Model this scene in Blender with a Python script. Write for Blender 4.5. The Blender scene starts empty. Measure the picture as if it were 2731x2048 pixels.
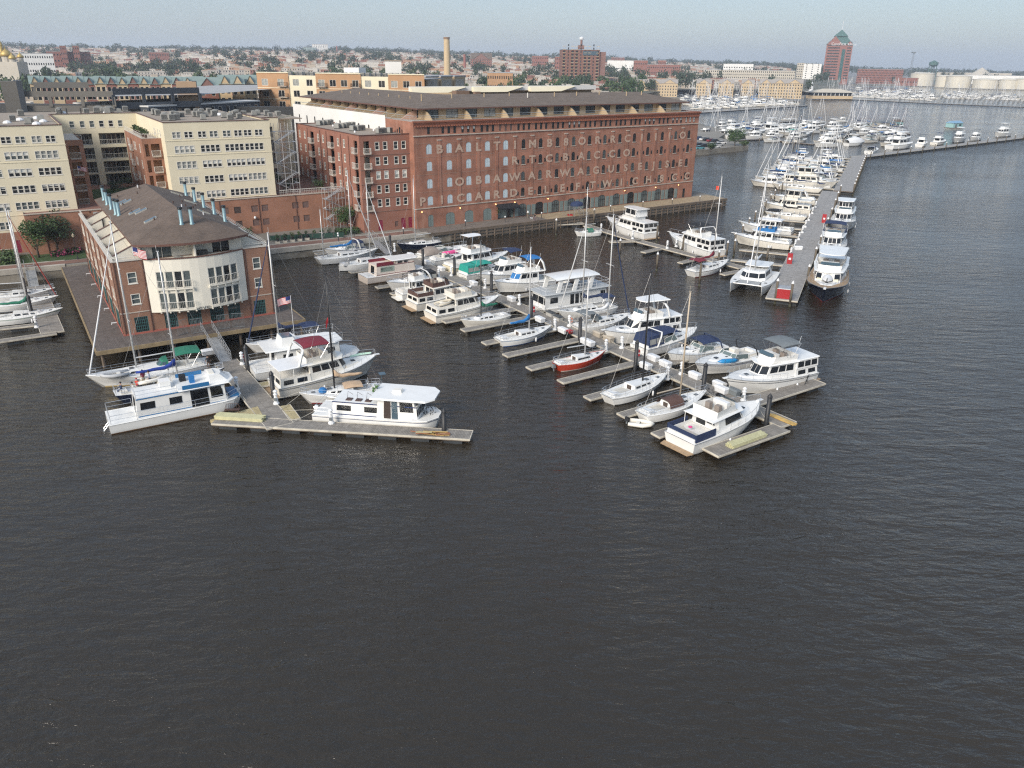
import bpy, math, random
from mathutils import Vector, Matrix
import numpy as np
RAD = math.radians
rng = random.Random(7)
scene = bpy.context.scene
COL = scene.collection

# ------------------------------------------------------------------ camera
CAM_H, PITCH, ROLL, FPX = 34.0, RAD(22.3), RAD(0.7), 2090.0
FW = Vector((0, math.cos(PITCH), -math.sin(PITCH)))
_r, _u = Vector((1, 0, 0)), Vector((0, math.sin(PITCH), math.cos(PITCH)))
RT = _r * math.cos(ROLL) + _u * math.sin(ROLL)
UP = -_r * math.sin(ROLL) + _u * math.cos(ROLL)
cam_d = bpy.data.cameras.new('camera')
cam = bpy.data.objects.new('camera', cam_d)
COL.objects.link(cam)
m3 = Matrix((RT, UP, -FW)).transposed()
cam.matrix_world = Matrix.Translation((0, 0, CAM_H)) @ m3.to_4x4()
cam_d.sensor_width = 36.0
cam_d.lens = 36.0 * FPX / 2731.0
cam_d.clip_start = 0.5
cam_d.clip_end = 30000
scene.camera = cam

# ------------------------------------------------------------------ sky, sun, exposure
SUN_EL, SUN_AZ = RAD(30), RAD(212)        # azimuth clockwise from +Y: low hazy sun behind the camera on the left
world = bpy.data.worlds.new('World')
scene.world = world
world.use_nodes = True
wn = world.node_tree.nodes
wl = world.node_tree.links
sky = wn.new('ShaderNodeTexSky')
sky.sky_type = 'NISHITA'
sky.sun_disc = False
sky.sun_elevation = SUN_EL
sky.sun_rotation = SUN_AZ
sky.altitude = 30
sky.air_density = 1.0
sky.dust_density = 1.0
sky.ozone_density = 2.0
hsv = wn.new('ShaderNodeHueSaturation')          # thin high haze: the whole sky is a little greyer
hsv.inputs['Saturation'].default_value = 0.9
bg = wn['Background']
bg.inputs['Strength'].default_value = 0.1
wl.new(sky.outputs[0], hsv.inputs['Color'])
veil = wn.new('ShaderNodeMix'); veil.data_type = 'RGBA'          # thin overcast over the whole sky, brighter overhead by the standard overcast law
veil.inputs[0].default_value = 0.6
wtc = wn.new('ShaderNodeTexCoord'); wsep = wn.new('ShaderNodeSeparateXYZ'); wl.new(wtc.outputs['Generated'], wsep.inputs[0])
wmx = wn.new('ShaderNodeMath'); wmx.operation = 'MAXIMUM'; wmx.inputs[1].default_value = 0; wl.new(wsep.outputs[2], wmx.inputs[0])
wma = wn.new('ShaderNodeMath'); wma.operation = 'MULTIPLY_ADD'; wma.inputs[1].default_value = 1.3; wma.inputs[2].default_value = 1.0; wl.new(wmx.outputs[0], wma.inputs[0])
wsc = wn.new('ShaderNodeVectorMath'); wsc.operation = 'SCALE'; wsc.inputs[0].default_value = (1.66, 2.04, 2.56); wl.new(wma.outputs[0], wsc.inputs['Scale'])
wl.new(wsc.outputs[0], veil.inputs[7])
wl.new(hsv.outputs[0], veil.inputs[6])
wl.new(veil.outputs[2], bg.inputs['Color'])
sd = bpy.data.lights.new('sun', 'SUN')
sd.energy = 2.5
sd.angle = RAD(26)
sd.color = (1.0, 0.91, 0.79)
sun = bpy.data.objects.new('sun', sd)
COL.objects.link(sun)
sdir = Vector((math.sin(SUN_AZ) * math.cos(SUN_EL), math.cos(SUN_AZ) * math.cos(SUN_EL), math.sin(SUN_EL)))
sun.rotation_euler = sdir.to_track_quat('Z', 'Y').to_euler()
sun.location = (-60, -60, 120)
vs = scene.view_settings
vs.view_transform = 'Standard'
vs.look = 'None'
vs.gamma = 1.0
vs.exposure = 0.82
vs.use_curve_mapping = False
cy = scene.cycles
cy.max_bounces = 5
cy.diffuse_bounces = 2
cy.glossy_bounces = 3
cy.transmission_bounces = 4
cy.volume_bounces = 1
cy.caustics_reflective = False
cy.caustics_refractive = False
cy.use_denoising = False
cy.filter_width = 1.25
cy.sample_clamp_indirect = 4

# ------------------------------------------------------------------ where a picture point lies on a level plane
CR = {'a': (220, 900, 5.027), 'b': (620, 840, 5.027), 'c': (780, 980, 4.424), 'd': (820, 600, 6.144),
      'e': (1100, 620, 6.144), 'g': (950, 690, 5.395), 'h': (1380, 700, 6.506), 'M1': (820, 560, 3.16),
      'M2': (1250, 700, 3.16), 'M3': (1650, 800, 3.687), 'R': (1580, 480, 2.836), 'R2': (1800, 180, 2.376),
      'F': (1850, 240, 4.022), 'L': (220, 820, 2.011), '3': (1200, 180, 3.16), '2': (600, 180, 3.16),
      'k': (0, 500, 3.857), 'v': (150, 480, 3.16), '1': (0, 240, 3.16), 'D': (0, 80, 3.16), 'n': (0, 0, 1)}
def ray(c, x, y):
    X, Y, s = CR[c]
    return FW * FPX + RT * (X + x / s - 1365.5) - UP * (Y + y / s - 1024)
def P(c, x, y, z=0.0):
    d = ray(c, x, y)
    t = (z - CAM_H) / d.z
    return Vector((d.x * t, d.y * t, z))
def PD(c, x, y, dist):
    d = ray(c, x, y)
    t = dist / math.hypot(d.x, d.y)
    return Vector((d.x * t, d.y * t, CAM_H + d.z * t))

# ------------------------------------------------------------------ materials
MATS = {}
def mat(name, col, rough=0.6, metal=0.0, var=0.0, vs_=0.6, bump=0.0, bs=20.0, spec=0.5, col2=None, coat=0.0, stain=0.0):
    if name in MATS: return MATS[name]
    m = bpy.data.materials.new(name)
    m.use_nodes = True
    nt = m.node_tree; n = nt.nodes; l = nt.links
    b = n['Principled BSDF']
    b.inputs['Base Color'].default_value = (*col, 1)
    b.inputs['Roughness'].default_value = rough
    b.inputs['Metallic'].default_value = metal
    b.inputs['Specular IOR Level'].default_value = spec
    b.inputs['Coat Weight'].default_value = coat
    if var or bump or col2 or stain:
        tc = n.new('ShaderNodeTexCoord')
        if var or col2:
            ns = n.new('ShaderNodeTexNoise')
            ns.inputs['Scale'].default_value = vs_
            ns.inputs['Detail'].default_value = 6
            ns.inputs['Roughness'].default_value = 0.65
            l.new(tc.outputs['Object'], ns.inputs['Vector'])
            rp = n.new('ShaderNodeValToRGB')
            rp.color_ramp.elements[0].position = 0.32
            rp.color_ramp.elements[1].position = 0.68
            c2 = col2 or tuple(min(1, c * (1 + var)) for c in col)
            c1 = col if col2 else tuple(c * (1 - var) for c in col)
            rp.color_ramp.elements[0].color = (*c1, 1)
            rp.color_ramp.elements[1].color = (*c2, 1)
            l.new(ns.outputs['Fac'], rp.inputs['Fac'])
            l.new(rp.outputs['Color'], b.inputs['Base Color'])
        if bump:
            nb = n.new('ShaderNodeTexNoise')
            nb.inputs['Scale'].default_value = bs
            nb.inputs['Detail'].default_value = 4
            l.new(tc.outputs['Object'], nb.inputs['Vector'])
            bp = n.new('ShaderNodeBump')
            bp.inputs['Strength'].default_value = bump
            bp.inputs['Distance'].default_value = 0.05
            l.new(nb.outputs['Fac'], bp.inputs['Height'])
            l.new(bp.outputs['Normal'], b.inputs['Normal'])
    MATS[name] = m
    return m

def brick_mat(name, c1, c2, mortar, scale=1.0, patch=0.35, stain_col=None, stain_amt=0.3):
    """brick courses in metres from the UV map, with weathered patches and streaks"""
    m = bpy.data.materials.new(name); m.use_nodes = True
    nt = m.node_tree; n = nt.nodes; l = nt.links; b = n['Principled BSDF']
    b.inputs['Roughness'].default_value = 0.85
    uv = n.new('ShaderNodeUVMap'); tc = n.new('ShaderNodeTexCoord')
    br = n.new('ShaderNodeTexBrick')
    br.inputs['Color1'].default_value = (*c1, 1); br.inputs['Color2'].default_value = (*c2, 1)
    br.inputs['Mortar'].default_value = (*mortar, 1)
    br.inputs['Scale'].default_value = scale
    br.inputs['Mortar Size'].default_value = 0.012
    br.inputs['Bias'].default_value = -0.2
    br.inputs['Brick Width'].default_value = 0.23; br.inputs['Row Height'].default_value = 0.078
    l.new(uv.outputs[0], br.inputs['Vector'])
    ns = n.new('ShaderNodeTexNoise'); ns.inputs['Scale'].default_value = 0.35; ns.inputs['Detail'].default_value = 7
    l.new(tc.outputs['Object'], ns.inputs['Vector'])
    mp = n.new('ShaderNodeMapRange'); mp.inputs[1].default_value = 0.3; mp.inputs[2].default_value = 0.7
    mp.inputs[3].default_value = 1 - patch; mp.inputs[4].default_value = 1 + patch
    l.new(ns.outputs['Fac'], mp.inputs[0])
    mx = n.new('ShaderNodeMix'); mx.data_type = 'RGBA'; mx.blend_type = 'MULTIPLY'; mx.inputs[0].default_value = 1
    l.new(br.outputs['Color'], mx.inputs[6]); l.new(mp.outputs[0], mx.inputs[7])
    out = mx.outputs[2]
    if stain_col:
        map_ = n.new('ShaderNodeMapping'); map_.inputs['Scale'].default_value = (1.2, 1.2, 0.12)
        l.new(tc.outputs['Object'], map_.inputs['Vector'])
        n2 = n.new('ShaderNodeTexNoise'); n2.inputs['Scale'].default_value = 0.9; n2.inputs['Detail'].default_value = 8
        l.new(map_.outputs[0], n2.inputs['Vector'])
        m2 = n.new('ShaderNodeMapRange'); m2.inputs[1].default_value = 0.5; m2.inputs[2].default_value = 0.75
        m2.inputs[3].default_value = 0; m2.inputs[4].default_value = stain_amt
        l.new(n2.outputs['Fac'], m2.inputs[0])
        m4 = n.new('ShaderNodeMix'); m4.data_type = 'RGBA'
        m4.inputs[7].default_value = (*stain_col, 1)
        l.new(m2.outputs[0], m4.inputs[0]); l.new(out, m4.inputs[6]); out = m4.outputs[2]
    l.new(out, b.inputs['Base Color'])
    MATS[name] = m
    return m

def plank_mat(name, c1, c2, width=0.16, rough=0.8):
    """weathered boards across the walkway: UV u runs along the dock in metres"""
    m = bpy.data.materials.new(name); m.use_nodes = True
    nt = m.node_tree; n = nt.nodes; l = nt.links; b = n['Principled BSDF']
    b.inputs['Roughness'].default_value = rough
    uv = n.new('ShaderNodeUVMap'); tc = n.new('ShaderNodeTexCoord')
    br = n.new('ShaderNodeTexBrick'); br.offset = 0
    br.inputs['Color1'].default_value = (*c1, 1); br.inputs['Color2'].default_value = (*c2, 1)
    br.inputs['Mortar'].default_value = (c1[0] * .25, c1[1] * .25, c1[2] * .25, 1)
    br.inputs['Scale'].default_value = 1; br.inputs['Mortar Size'].default_value = 0.010
    br.inputs['Brick Width'].default_value = width; br.inputs['Row Height'].default_value = 3.0
    l.new(uv.outputs[0], br.inputs['Vector'])
    ns = n.new('ShaderNodeTexNoise'); ns.inputs['Scale'].default_value = 1.3; ns.inputs['Detail'].default_value = 8
    ns.inputs['Roughness'].default_value = 0.7
    l.new(tc.outputs['Object'], ns.inputs['Vector'])
    mp = n.new('ShaderNodeMapRange'); mp.inputs[1].default_value = 0.3; mp.inputs[2].default_value = 0.7
    mp.inputs[3].default_value = 0.68; mp.inputs[4].default_value = 1.22
    l.new(ns.outputs['Fac'], mp.inputs[0])
    mx = n.new('ShaderNodeMix'); mx.data_type = 'RGBA'; mx.blend_type = 'MULTIPLY'; mx.inputs[0].default_value = 1
    l.new(br.outputs['Color'], mx.inputs[6]); l.new(mp.outputs[0], mx.inputs[7])
    l.new(mx.outputs[2], b.inputs['Base Color'])
    MATS[name] = m
    return m

WHITE = mat('gelcoat_white', (0.78, 0.78, 0.76), 0.28, var=0.06, vs_=0.9, coat=0.2)
WHITE2 = mat('gelcoat_warm', (0.76, 0.73, 0.66), 0.3, var=0.08, vs_=0.8, coat=0.2)
DECKW = mat('deck_white', (0.74, 0.74, 0.72), 0.55, var=0.1, vs_=1.2)
BEIGE = mat('gelcoat_beige', (0.72, 0.63, 0.55), 0.35, var=0.06, vs_=0.8)
CREAMH = mat('gelcoat_cream', (0.75, 0.69, 0.52), 0.35, var=0.06, vs_=0.8)
ANTI = mat('antifouling', (0.03, 0.035, 0.04), 0.6, var=0.3)
ANTIR = mat('antifouling_red', (0.2, 0.03, 0.03), 0.6, var=0.3)
ANTIB = mat('antifouling_blue', (0.04, 0.1, 0.25), 0.6, var=0.3)
NAVYH = mat('hull_navy', (0.012, 0.018, 0.04), 0.2, coat=0.4)
REDH = mat('hull_red', (0.42, 0.05, 0.025), 0.4, var=0.12)
GLASS = mat('boat_glass', (0.012, 0.014, 0.017), 0.08, spec=0.6)
GLASSB = mat('boat_glass_blue', (0.06, 0.10, 0.13), 0.08, spec=0.6)
CHROME = mat('stainless', (0.62, 0.63, 0.64), 0.3, 0.8)
ALU = mat('mast_aluminium', (0.62, 0.62, 0.61), 0.4, 0.3)
WIRE = mat('rigging_wire', (0.3, 0.3, 0.3), 0.5, 0.5)
BLACKM = mat('spar_black', (0.02, 0.02, 0.022), 0.45)
WOODM = mat('spar_wood', (0.5, 0.42, 0.32), 0.5, var=0.1)
TEAK = mat('teak', (0.36, 0.25, 0.15), 0.7, var=0.2, vs_=3)
TAN = mat('canvas_tan', (0.5, 0.36, 0.24), 0.85, var=0.12, vs_=2)
NAVY = mat('canvas_navy', (0.02, 0.035, 0.09), 0.85, var=0.15, vs_=2)
BLUE = mat('canvas_blue', (0.02, 0.16, 0.42), 0.85, var=0.15, vs_=2)
ROYAL = mat('canvas_royal', (0.02, 0.05, 0.28), 0.85, var=0.15, vs_=2)
TEAL = mat('canvas_teal', (0.02, 0.30, 0.24), 0.85, var=0.15, vs_=2)
GREEN = mat('canvas_green', (0.02, 0.16, 0.10), 0.85, var=0.15, vs_=2)
MAROON = mat('canvas_maroon', (0.18, 0.02, 0.035), 0.85, var=0.15, vs_=2)
BROWNC = mat('canvas_brown', (0.10, 0.055, 0.045), 0.85, var=0.15, vs_=2)
TAUPE = mat('canvas_taupe', (0.27, 0.23, 0.20), 0.85, var=0.12, vs_=2)
GREYC = mat('canvas_grey', (0.16, 0.18, 0.19), 0.85, var=0.12, vs_=2)
BLACKC = mat('canvas_black', (0.012, 0.013, 0.016), 0.8, var=0.15, vs_=2)
WHITEC = mat('canvas_white', (0.72, 0.73, 0.74), 0.8, var=0.05, vs_=2)
PINK = mat('inflatable_pink', (0.75, 0.08, 0.28), 0.5)
KAYAK = mat('kayak_blue', (0.02, 0.25, 0.55), 0.35)
YELLOW = mat('plastic_yellow', (0.7, 0.5, 0.04), 0.5)
REDP = mat('plastic_red', (0.36, 0.02, 0.025), 0.45)
ORANGE = mat('plastic_orange', (0.6, 0.12, 0.03), 0.5)
RUBBER = mat('rubber_grey', (0.45, 0.46, 0.47), 0.6)
SOLE = mat('cockpit_sole', (0.52, 0.50, 0.45), 0.7, var=0.12, vs_=2)
BLUET = mat('trim_blue', (0.03, 0.16, 0.36), 0.4)
NAVYT = mat('trim_navy', (0.015, 0.035, 0.12), 0.4)
GREYT = mat('trim_grey', (0.2, 0.21, 0.22), 0.4)
BROWNT = mat('trim_brown', (0.08, 0.045, 0.035), 0.5)
DARKM = mat('metal_dark', (0.03, 0.032, 0.035), 0.5, 0.2)
GALV = mat('galvanised', (0.42, 0.43, 0.44), 0.45, 0.5, var=0.15, vs_=1)
CONC = mat('concrete', (0.40, 0.37, 0.32), 0.85, var=0.22, vs_=0.5, bump=0.2)

# ------------------------------------------------------------------ mesh builder
class MB:
    def __init__(s):
        s.v = []; s.f = []; s.m = []; s.uv = {}
    def pt(s, p):
        s.v.append(tuple(p)); return len(s.v) - 1
    def face(s, pts, mi=0, uv=None):
        i = [s.pt(p) for p in pts]
        s.f.append(i); s.m.append(mi)
        if uv: s.uv[len(s.f) - 1] = uv
        return s
    def idx(s, i, mi=0):
        s.f.append(list(i)); s.m.append(mi); return s
    def box(s, x0, x1, y0, y1, z0, z1, mi=0, uvs=False):
        b = len(s.v)
        s.v += [(x0, y0, z0), (x1, y0, z0), (x1, y1, z0), (x0, y1, z0), (x0, y0, z1), (x1, y0, z1), (x1, y1, z1), (x0, y1, z1)]
        for q in ((0, 3, 2, 1), (4, 5, 6, 7), (0, 1, 5, 4), (1, 2, 6, 5), (2, 3, 7, 6), (3, 0, 4, 7)):
            s.f.append([b + k for k in q]); s.m.append(mi)
            if uvs:
                s.uv[len(s.f) - 1] = [(s.v[b + k][0] + (s.v[b + k][1] if q[0] in (1, 3) and q[1] in (2, 0) else 0), s.v[b + k][1] if q in ((0, 3, 2, 1), (4, 5, 6, 7)) else s.v[b + k][2]) for k in q]
        return s
    def obox(s, c, a, lx, ly, z0, z1, mi=0):
        """box centred on c=(x,y) turned by a"""
        ca, sa = math.cos(a), math.sin(a); b = len(s.v)
        for z in (z0, z1):
            for dx, dy in ((-lx / 2, -ly / 2), (lx / 2, -ly / 2), (lx / 2, ly / 2), (-lx / 2, ly / 2)):
                s.v.append((c[0] + dx * ca - dy * sa, c[1] + dx * sa + dy * ca, z))
        for q in ((0, 3, 2, 1), (4, 5, 6, 7), (0, 1, 5, 4), (1, 2, 6, 5), (2, 3, 7, 6), (3, 0, 4, 7)):
            s.f.append([b + k for k in q]); s.m.append(mi)
        return s
    def frustum(s, bot, top, cap=True, base=True, mi=0, mi_top=None):
        """two outlines of 3-d points with equal counts, counter-clockwise seen from above"""
        n = len(bot); b = len(s.v)
        s.v += [tuple(p) for p in bot] + [tuple(p) for p in top]
        for i in range(n):
            j = (i + 1) % n
            s.f.append([b + i, b + j, b + n + j, b + n + i]); s.m.append(mi)
        if cap: s.f.append([b + n + i for i in range(n)]); s.m.append(mi if mi_top is None else mi_top)
        if base: s.f.append([b + i for i in reversed(range(n))]); s.m.append(mi)
        return s
    def prism(s, poly, z0, z1, mi=0, mi_top=None):
        return s.frustum([(x, y, z0) for x, y in poly], [(x, y, z1) for x, y in poly], mi=mi, mi_top=mi_top)
    def tube(s, pts, r, n=5, mi=0, cap=True):
        pts = [Vector(p) for p in pts]
        rr = r if isinstance(r, (list, tuple)) else [r] * len(pts)
        rings = []
        for i, p in enumerate(pts):
            d = (pts[min(i + 1, len(pts) - 1)] - pts[max(i - 1, 0)])
            if d.length < 1e-6: d = Vector((0, 0, 1))
            d.normalize()
            a = d.cross(Vector((0, 0, 1)) if abs(d.z) < 0.95 else Vector((1, 0, 0))).normalized()
            c = d.cross(a)
            rings.append([s.pt(p + (a * math.cos(2 * math.pi * k / n) + c * math.sin(2 * math.pi * k / n)) * rr[i]) for k in range(n)])
        for q, w in zip(rings, rings[1:]):
            for k in range(n):
                s.f.append([q[k], w[k], w[(k + 1) % n], q[(k + 1) % n]]); s.m.append(mi)
        if cap:
            s.f.append(list(rings[0])); s.m.append(mi)
            s.f.append(list(reversed(rings[-1]))); s.m.append(mi)
        return s
    def lathe(s, prof, n=10, c=(0, 0), mi=0):
        rings = [[s.pt((c[0] + r * math.cos(2 * math.pi * k / n), c[1] + r * math.sin(2 * math.pi * k / n), z)) for k in range(n)] for r, z in prof]
        for q, w in zip(rings, rings[1:]):
            for k in range(n):
                s.f.append([q[k], q[(k + 1) % n], w[(k + 1) % n], w[k]]); s.m.append(mi)
        s.f.append(list(reversed(rings[0]))); s.m.append(mi)
        s.f.append(list(rings[-1])); s.m.append(mi)
        return s
    def loft(s, rings, closed=False, mi=0, caps=False):
        ids = [[s.pt(p) for p in r] for r in rings]
        n = len(ids[0])
        for q, w in zip(ids, ids[1:]):
            for k in range(n if closed else n - 1):
                s.f.append([q[k], q[(k + 1) % n], w[(k + 1) % n], w[k]]); s.m.append(mi)
        if caps:
            s.f.append(list(reversed(ids[0]))); s.m.append(mi); s.f.append(list(ids[-1])); s.m.append(mi)
        return s
    def mesh(s, name, mats, smooth=False):
        me = bpy.data.meshes.new(name)
        me.from_pydata(s.v, [], s.f)
        for m in (mats if isinstance(mats, (list, tuple)) else [mats]): me.materials.append(m)
        if any(s.m): me.polygons.foreach_set('material_index', s.m)
        if s.uv:
            lay = me.uv_layers.new(name='UVMap').data
            for pi, uvs in s.uv.items():
                st = me.polygons[pi].loop_start
                for k, w in enumerate(uvs): lay[st + k].uv = w
        if smooth: me.polygons.foreach_set('use_smooth', [True] * len(me.polygons))
        me.update()
        return me
    def build(s, name, mats, parent=None, smooth=False, loc=None, rz=0):
        return put(name, s.mesh(name, mats, smooth), parent, loc, rz)

def put(name, me, parent=None, loc=None, rz=0, scale=None):
    o = bpy.data.objects.new(name, me)
    COL.objects.link(o)
    o.parent = parent
    if loc is not None: o.location = loc
    if rz: o.rotation_euler = (0, 0, rz)
    if scale: o.scale = scale
    return o
def tag(o, label=None, cat=None, group=None, kind=None):
    if label: o['label'] = label
    if cat: o['category'] = cat
    if group: o['group'] = group
    if kind: o['kind'] = kind
    return o
def thing(name, label, cat, loc=(0, 0, 0), rz=0, group=None):
    o = put(name, None, None, loc, rz)
    o.empty_display_size = 0.5
    return tag(o, label, cat, group)
KIDS = {}
def dup(root, loc, rz, label=None, group=None, scale=None):
    def cp(o, par):
        c = o.copy(); COL.objects.link(c); c.parent = par
        for k in kids(o): cp(k, c)
        return c
    def kids(o):
        if o.name not in KIDS: KIDS[o.name] = list(o.children)
        return KIDS[o.name]
    r = cp(root, None)
    r.location = loc; r.rotation_euler = (0, 0, rz)
    if scale: r.scale = scale if isinstance(scale, (tuple, list)) else (scale,) * 3
    if label: r['label'] = label
    if group: r['group'] = group
    return r
def vec2(a): return Vector((math.cos(a), math.sin(a)))
# ================================================================== the setting
def hill(x, y):
    """ground height: flat by the harbour, rising inland to a long hill on the left and in the middle"""
    r = math.hypot(x, y)
    a = math.degrees(math.atan2(x, y))
    tab = ((-60, 50), (-35, 50), (-25, 47), (-11, 55), (-2, 46), (9, 30), (17, 22), (24, 10), (34, 3), (60, 2))
    h = tab[-1][1]
    if a <= tab[0][0]: h = tab[0][1]
    else:
        for (a0, h0), (a1, h1) in zip(tab, tab[1:]):
            if a0 <= a <= a1: h = h0 + (h1 - h0) * (a - a0) / (a1 - a0); break
    k = min(1.0, max(0.0, (r - 330) / 2500.0))
    k = k * k * (3 - 2 * k) * 0.55 + k * 0.45
    return 2.0 + h * k + 2.0 * math.sin(x * 0.004) * math.sin(y * 0.0031) * min(1, max(0, (r - 500) / 800))

# water ---------------------------------------------------------------
wm = bpy.data.materials.new('harbour_water'); wm.use_nodes = True
nt = wm.node_tree; n = nt.nodes; l = nt.links; b = n['Principled BSDF']
b.inputs['Base Color'].default_value = (0.027, 0.0215, 0.0145, 1)
b.inputs['Roughness'].default_value = 0.06
b.inputs['IOR'].default_value = 1.46
geo = n.new('ShaderNodeNewGeometry')
def wnoise(scale, sx, sy, rot, detail, rough=0.55, dist=0.0):
    mp = n.new('ShaderNodeMapping'); mp.inputs['Rotation'].default_value = (0, 0, RAD(rot))
    mp.inputs['Scale'].default_value = (sx, sy, 1)
    l.new(geo.outputs['Position'], mp.inputs['Vector'])
    t = n.new('ShaderNodeTexNoise'); t.inputs['Scale'].default_value = scale
    t.inputs['Detail'].default_value = detail; t.inputs['Roughness'].default_value = rough
    t.inputs['Distortion'].default_value = dist
    l.new(mp.outputs[0], t.inputs['Vector'])
    return t.outputs['Fac']
def wmath(op, a, c):
    q = n.new('ShaderNodeMath'); q.operation = op
    for i, v in enumerate((a, c)):
        if isinstance(v, (int, float)): q.inputs[i].default_value = v
        else: l.new(v, q.inputs[i])
    return q.outputs[0]
swell = wnoise(0.36, 0.5, 1.45, -24, 3, 0.5, 0.5)      # short harbour chop, crests across the view
chop = wnoise(1.0, 0.55, 1.4, -16, 4, 0.6, 0.7)
fine = wnoise(3.2, 0.75, 1.2, 14, 3, 0.6)
patch = wnoise(0.018, 1, 1.8, 20, 4, 0.5)              # gusts: rougher and calmer patches
pm = n.new('ShaderNodeMapRange'); pm.inputs[1].default_value = 0.35; pm.inputs[2].default_value = 0.68
pm.inputs[3].default_value = 0.6; pm.inputs[4].default_value = 1.3
l.new(patch, pm.inputs[0])
hgt = wmath('ADD', wmath('MULTIPLY', swell, 0.62), wmath('ADD', wmath('MULTIPLY', chop, 0.36), wmath('MULTIPLY', fine, 0.07)))
hgt = wmath('MULTIPLY', hgt, pm.outputs[0])
bp = n.new('ShaderNodeBump'); bp.inputs['Strength'].default_value = 1.0; bp.inputs['Distance'].default_value = 0.62
l.new(hgt, bp.inputs['Height']); l.new(bp.outputs['Normal'], b.inputs['Normal'])
MATS['water'] = wm
w = MB().face([(-9000, -300, 0), (9000, -300, 0), (9000, 12000, 0), (-9000, 12000, 0)])
tag(w.build('water', wm), kind='structure')

# land ----------------------------------------------------------------
GROUND = mat('city_ground', (0.15, 0.14, 0.12), 0.9, col2=(0.26, 0.24, 0.21), vs_=0.03)
HILLM = mat('hill_ground', (0.05, 0.065, 0.035), 0.95, col2=(0.2, 0.18, 0.15), vs_=0.012)
BULK = mat('bulkhead_concrete', (0.33, 0.30, 0.25), 0.85, col2=(0.17, 0.15, 0.12), vs_=0.35, bump=0.3)
from mathutils.geometry import tessellate_polygon
shore = [(-260, 26), (-74.5, 127.6), (-44, 140.9), (-19, 156.6), (-13, 159.6), (55, 206.5), (48.5, 221), (28, 252), (58, 300),
         (73, 329), (101, 353), (103, 364), (97, 390), (112, 430), (104, 600), (160, 868), (245, 897), (288, 975), (328, 949),
         (444, 1111), (520, 1260), (656, 1640), (836, 1700), (906, 1496), (1150, 1380), (2500, 1250), (9000, 1300),
         (9000, 11500), (-9000, 11500), (-9000, 26)]
ZL = 2.0
mb = MB()
tris = tessellate_polygon([[Vector((x, y, 0)) for x, y in shore]])
ids = [mb.pt((x, y, ZL)) for x, y in shore]
low = [mb.pt((x, y, -3)) for x, y in shore]
for t in tris:
    a, c, d = (Vector((*shore[k], 0)) for k in t)
    mb.idx([ids[k] for k in (t if (c - a).cross(d - a).z > 0 else reversed(t))])
for i in range(26):
    mb.idx([low[i], low[i + 1], ids[i + 1], ids[i]], 1)
tag(mb.build('ground', [GROUND, BULK]), kind='structure')

mb = MB(); rows = []
angs = [RAD(-48 + 1.5 * i) for i in range(47)]
def hill_r0(deg): return 430 if deg < 4 else 430 + (deg - 4) * 85 if deg < 10 else 960 + (deg - 10) * 9
RR = (430, 520, 640, 800, 1000, 1250, 1550, 1900, 2300, 2800, 3400, 4200, 5500, 9000)
for r in RR:
    row = []
    for a in angs:
        rr = max(r, hill_r0(math.degrees(a)))
        x, y = rr * math.sin(a), rr * math.cos(a)
        row.append(mb.pt((x, y, hill(x, y) + 0.05)))
    rows.append(row)
for ri, (q, w_) in enumerate(zip(rows, rows[1:])):
    for k in range(len(angs) - 1):
        if RR[ri + 1] > max(hill_r0(math.degrees(angs[k])), hill_r0(math.degrees(angs[k + 1]))): mb.idx([q[k], w_[k], w_[k + 1], q[k + 1]][::-1])
tag(mb.build('hill', HILLM, smooth=True), kind='structure')

# promenade surfaces ---------------------------------------------------
PAVE = brick_mat('brick_paving', (0.25, 0.12, 0.085), (0.19, 0.09, 0.07), (0.16, 0.12, 0.1), patch=0.2)
BOARD_TAN = plank_mat('boardwalk_tan', (0.42, 0.33, 0.21), (0.36, 0.28, 0.18), 0.14)
BOARD_GREY = plank_mat('boardwalk_grey', (0.22, 0.185, 0.155), (0.17, 0.145, 0.125), 0.14)
DOCKG = plank_mat('dock_grey', (0.29, 0.265, 0.235), (0.23, 0.21, 0.185), 0.15)
DOCKR = plank_mat('dock_pale', (0.36, 0.345, 0.33), (0.31, 0.3, 0.285), 0.15)
NEWWOOD = plank_mat('new_lumber', (0.50, 0.42, 0.24), (0.45, 0.37, 0.2), 0.15)
GRASS = mat('grass', (0.035, 0.07, 0.018), 0.95, var=0.35, vs_=1.5, bump=0.6, bs=8)
TIMBER = mat('timber_fender', (0.13, 0.10, 0.075), 0.85, var=0.3, vs_=0.8)
EDGE = mat('dock_edge', (0.52, 0.48, 0.40), 0.7, var=0.25, vs_=1.2)

def strip(name, a, c, w0, w1, z, m, parent=None):
    """flat sheet from a to c, from w0 to w1 to the left of that line, u along it"""
    a = Vector(a); c = Vector(c); d = (c - a); L = d.length; d.normalize(); nn = Vector((-d.y, d.x))
    q = [a + nn * w0, c + nn * w0, c + nn * w1, a + nn * w1]
    return MB().face([(p.x, p.y, z) for p in q], 0, [(0, w0), (L, w0), (L, w1), (0, w1)]).build(name, m, parent)
def slabstrip(mb, a, c, w0, w1, z0, z1, mi=0):
    a = Vector(a); c = Vector(c); d = (c - a).normalized(); nn = Vector((-d.y, d.x))
    q = [a + nn * w0, c + nn * w0, c + nn * w1, a + nn * w1]
    return mb.prism([(p.x, p.y) for p in q], z0, z1, mi)

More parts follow.
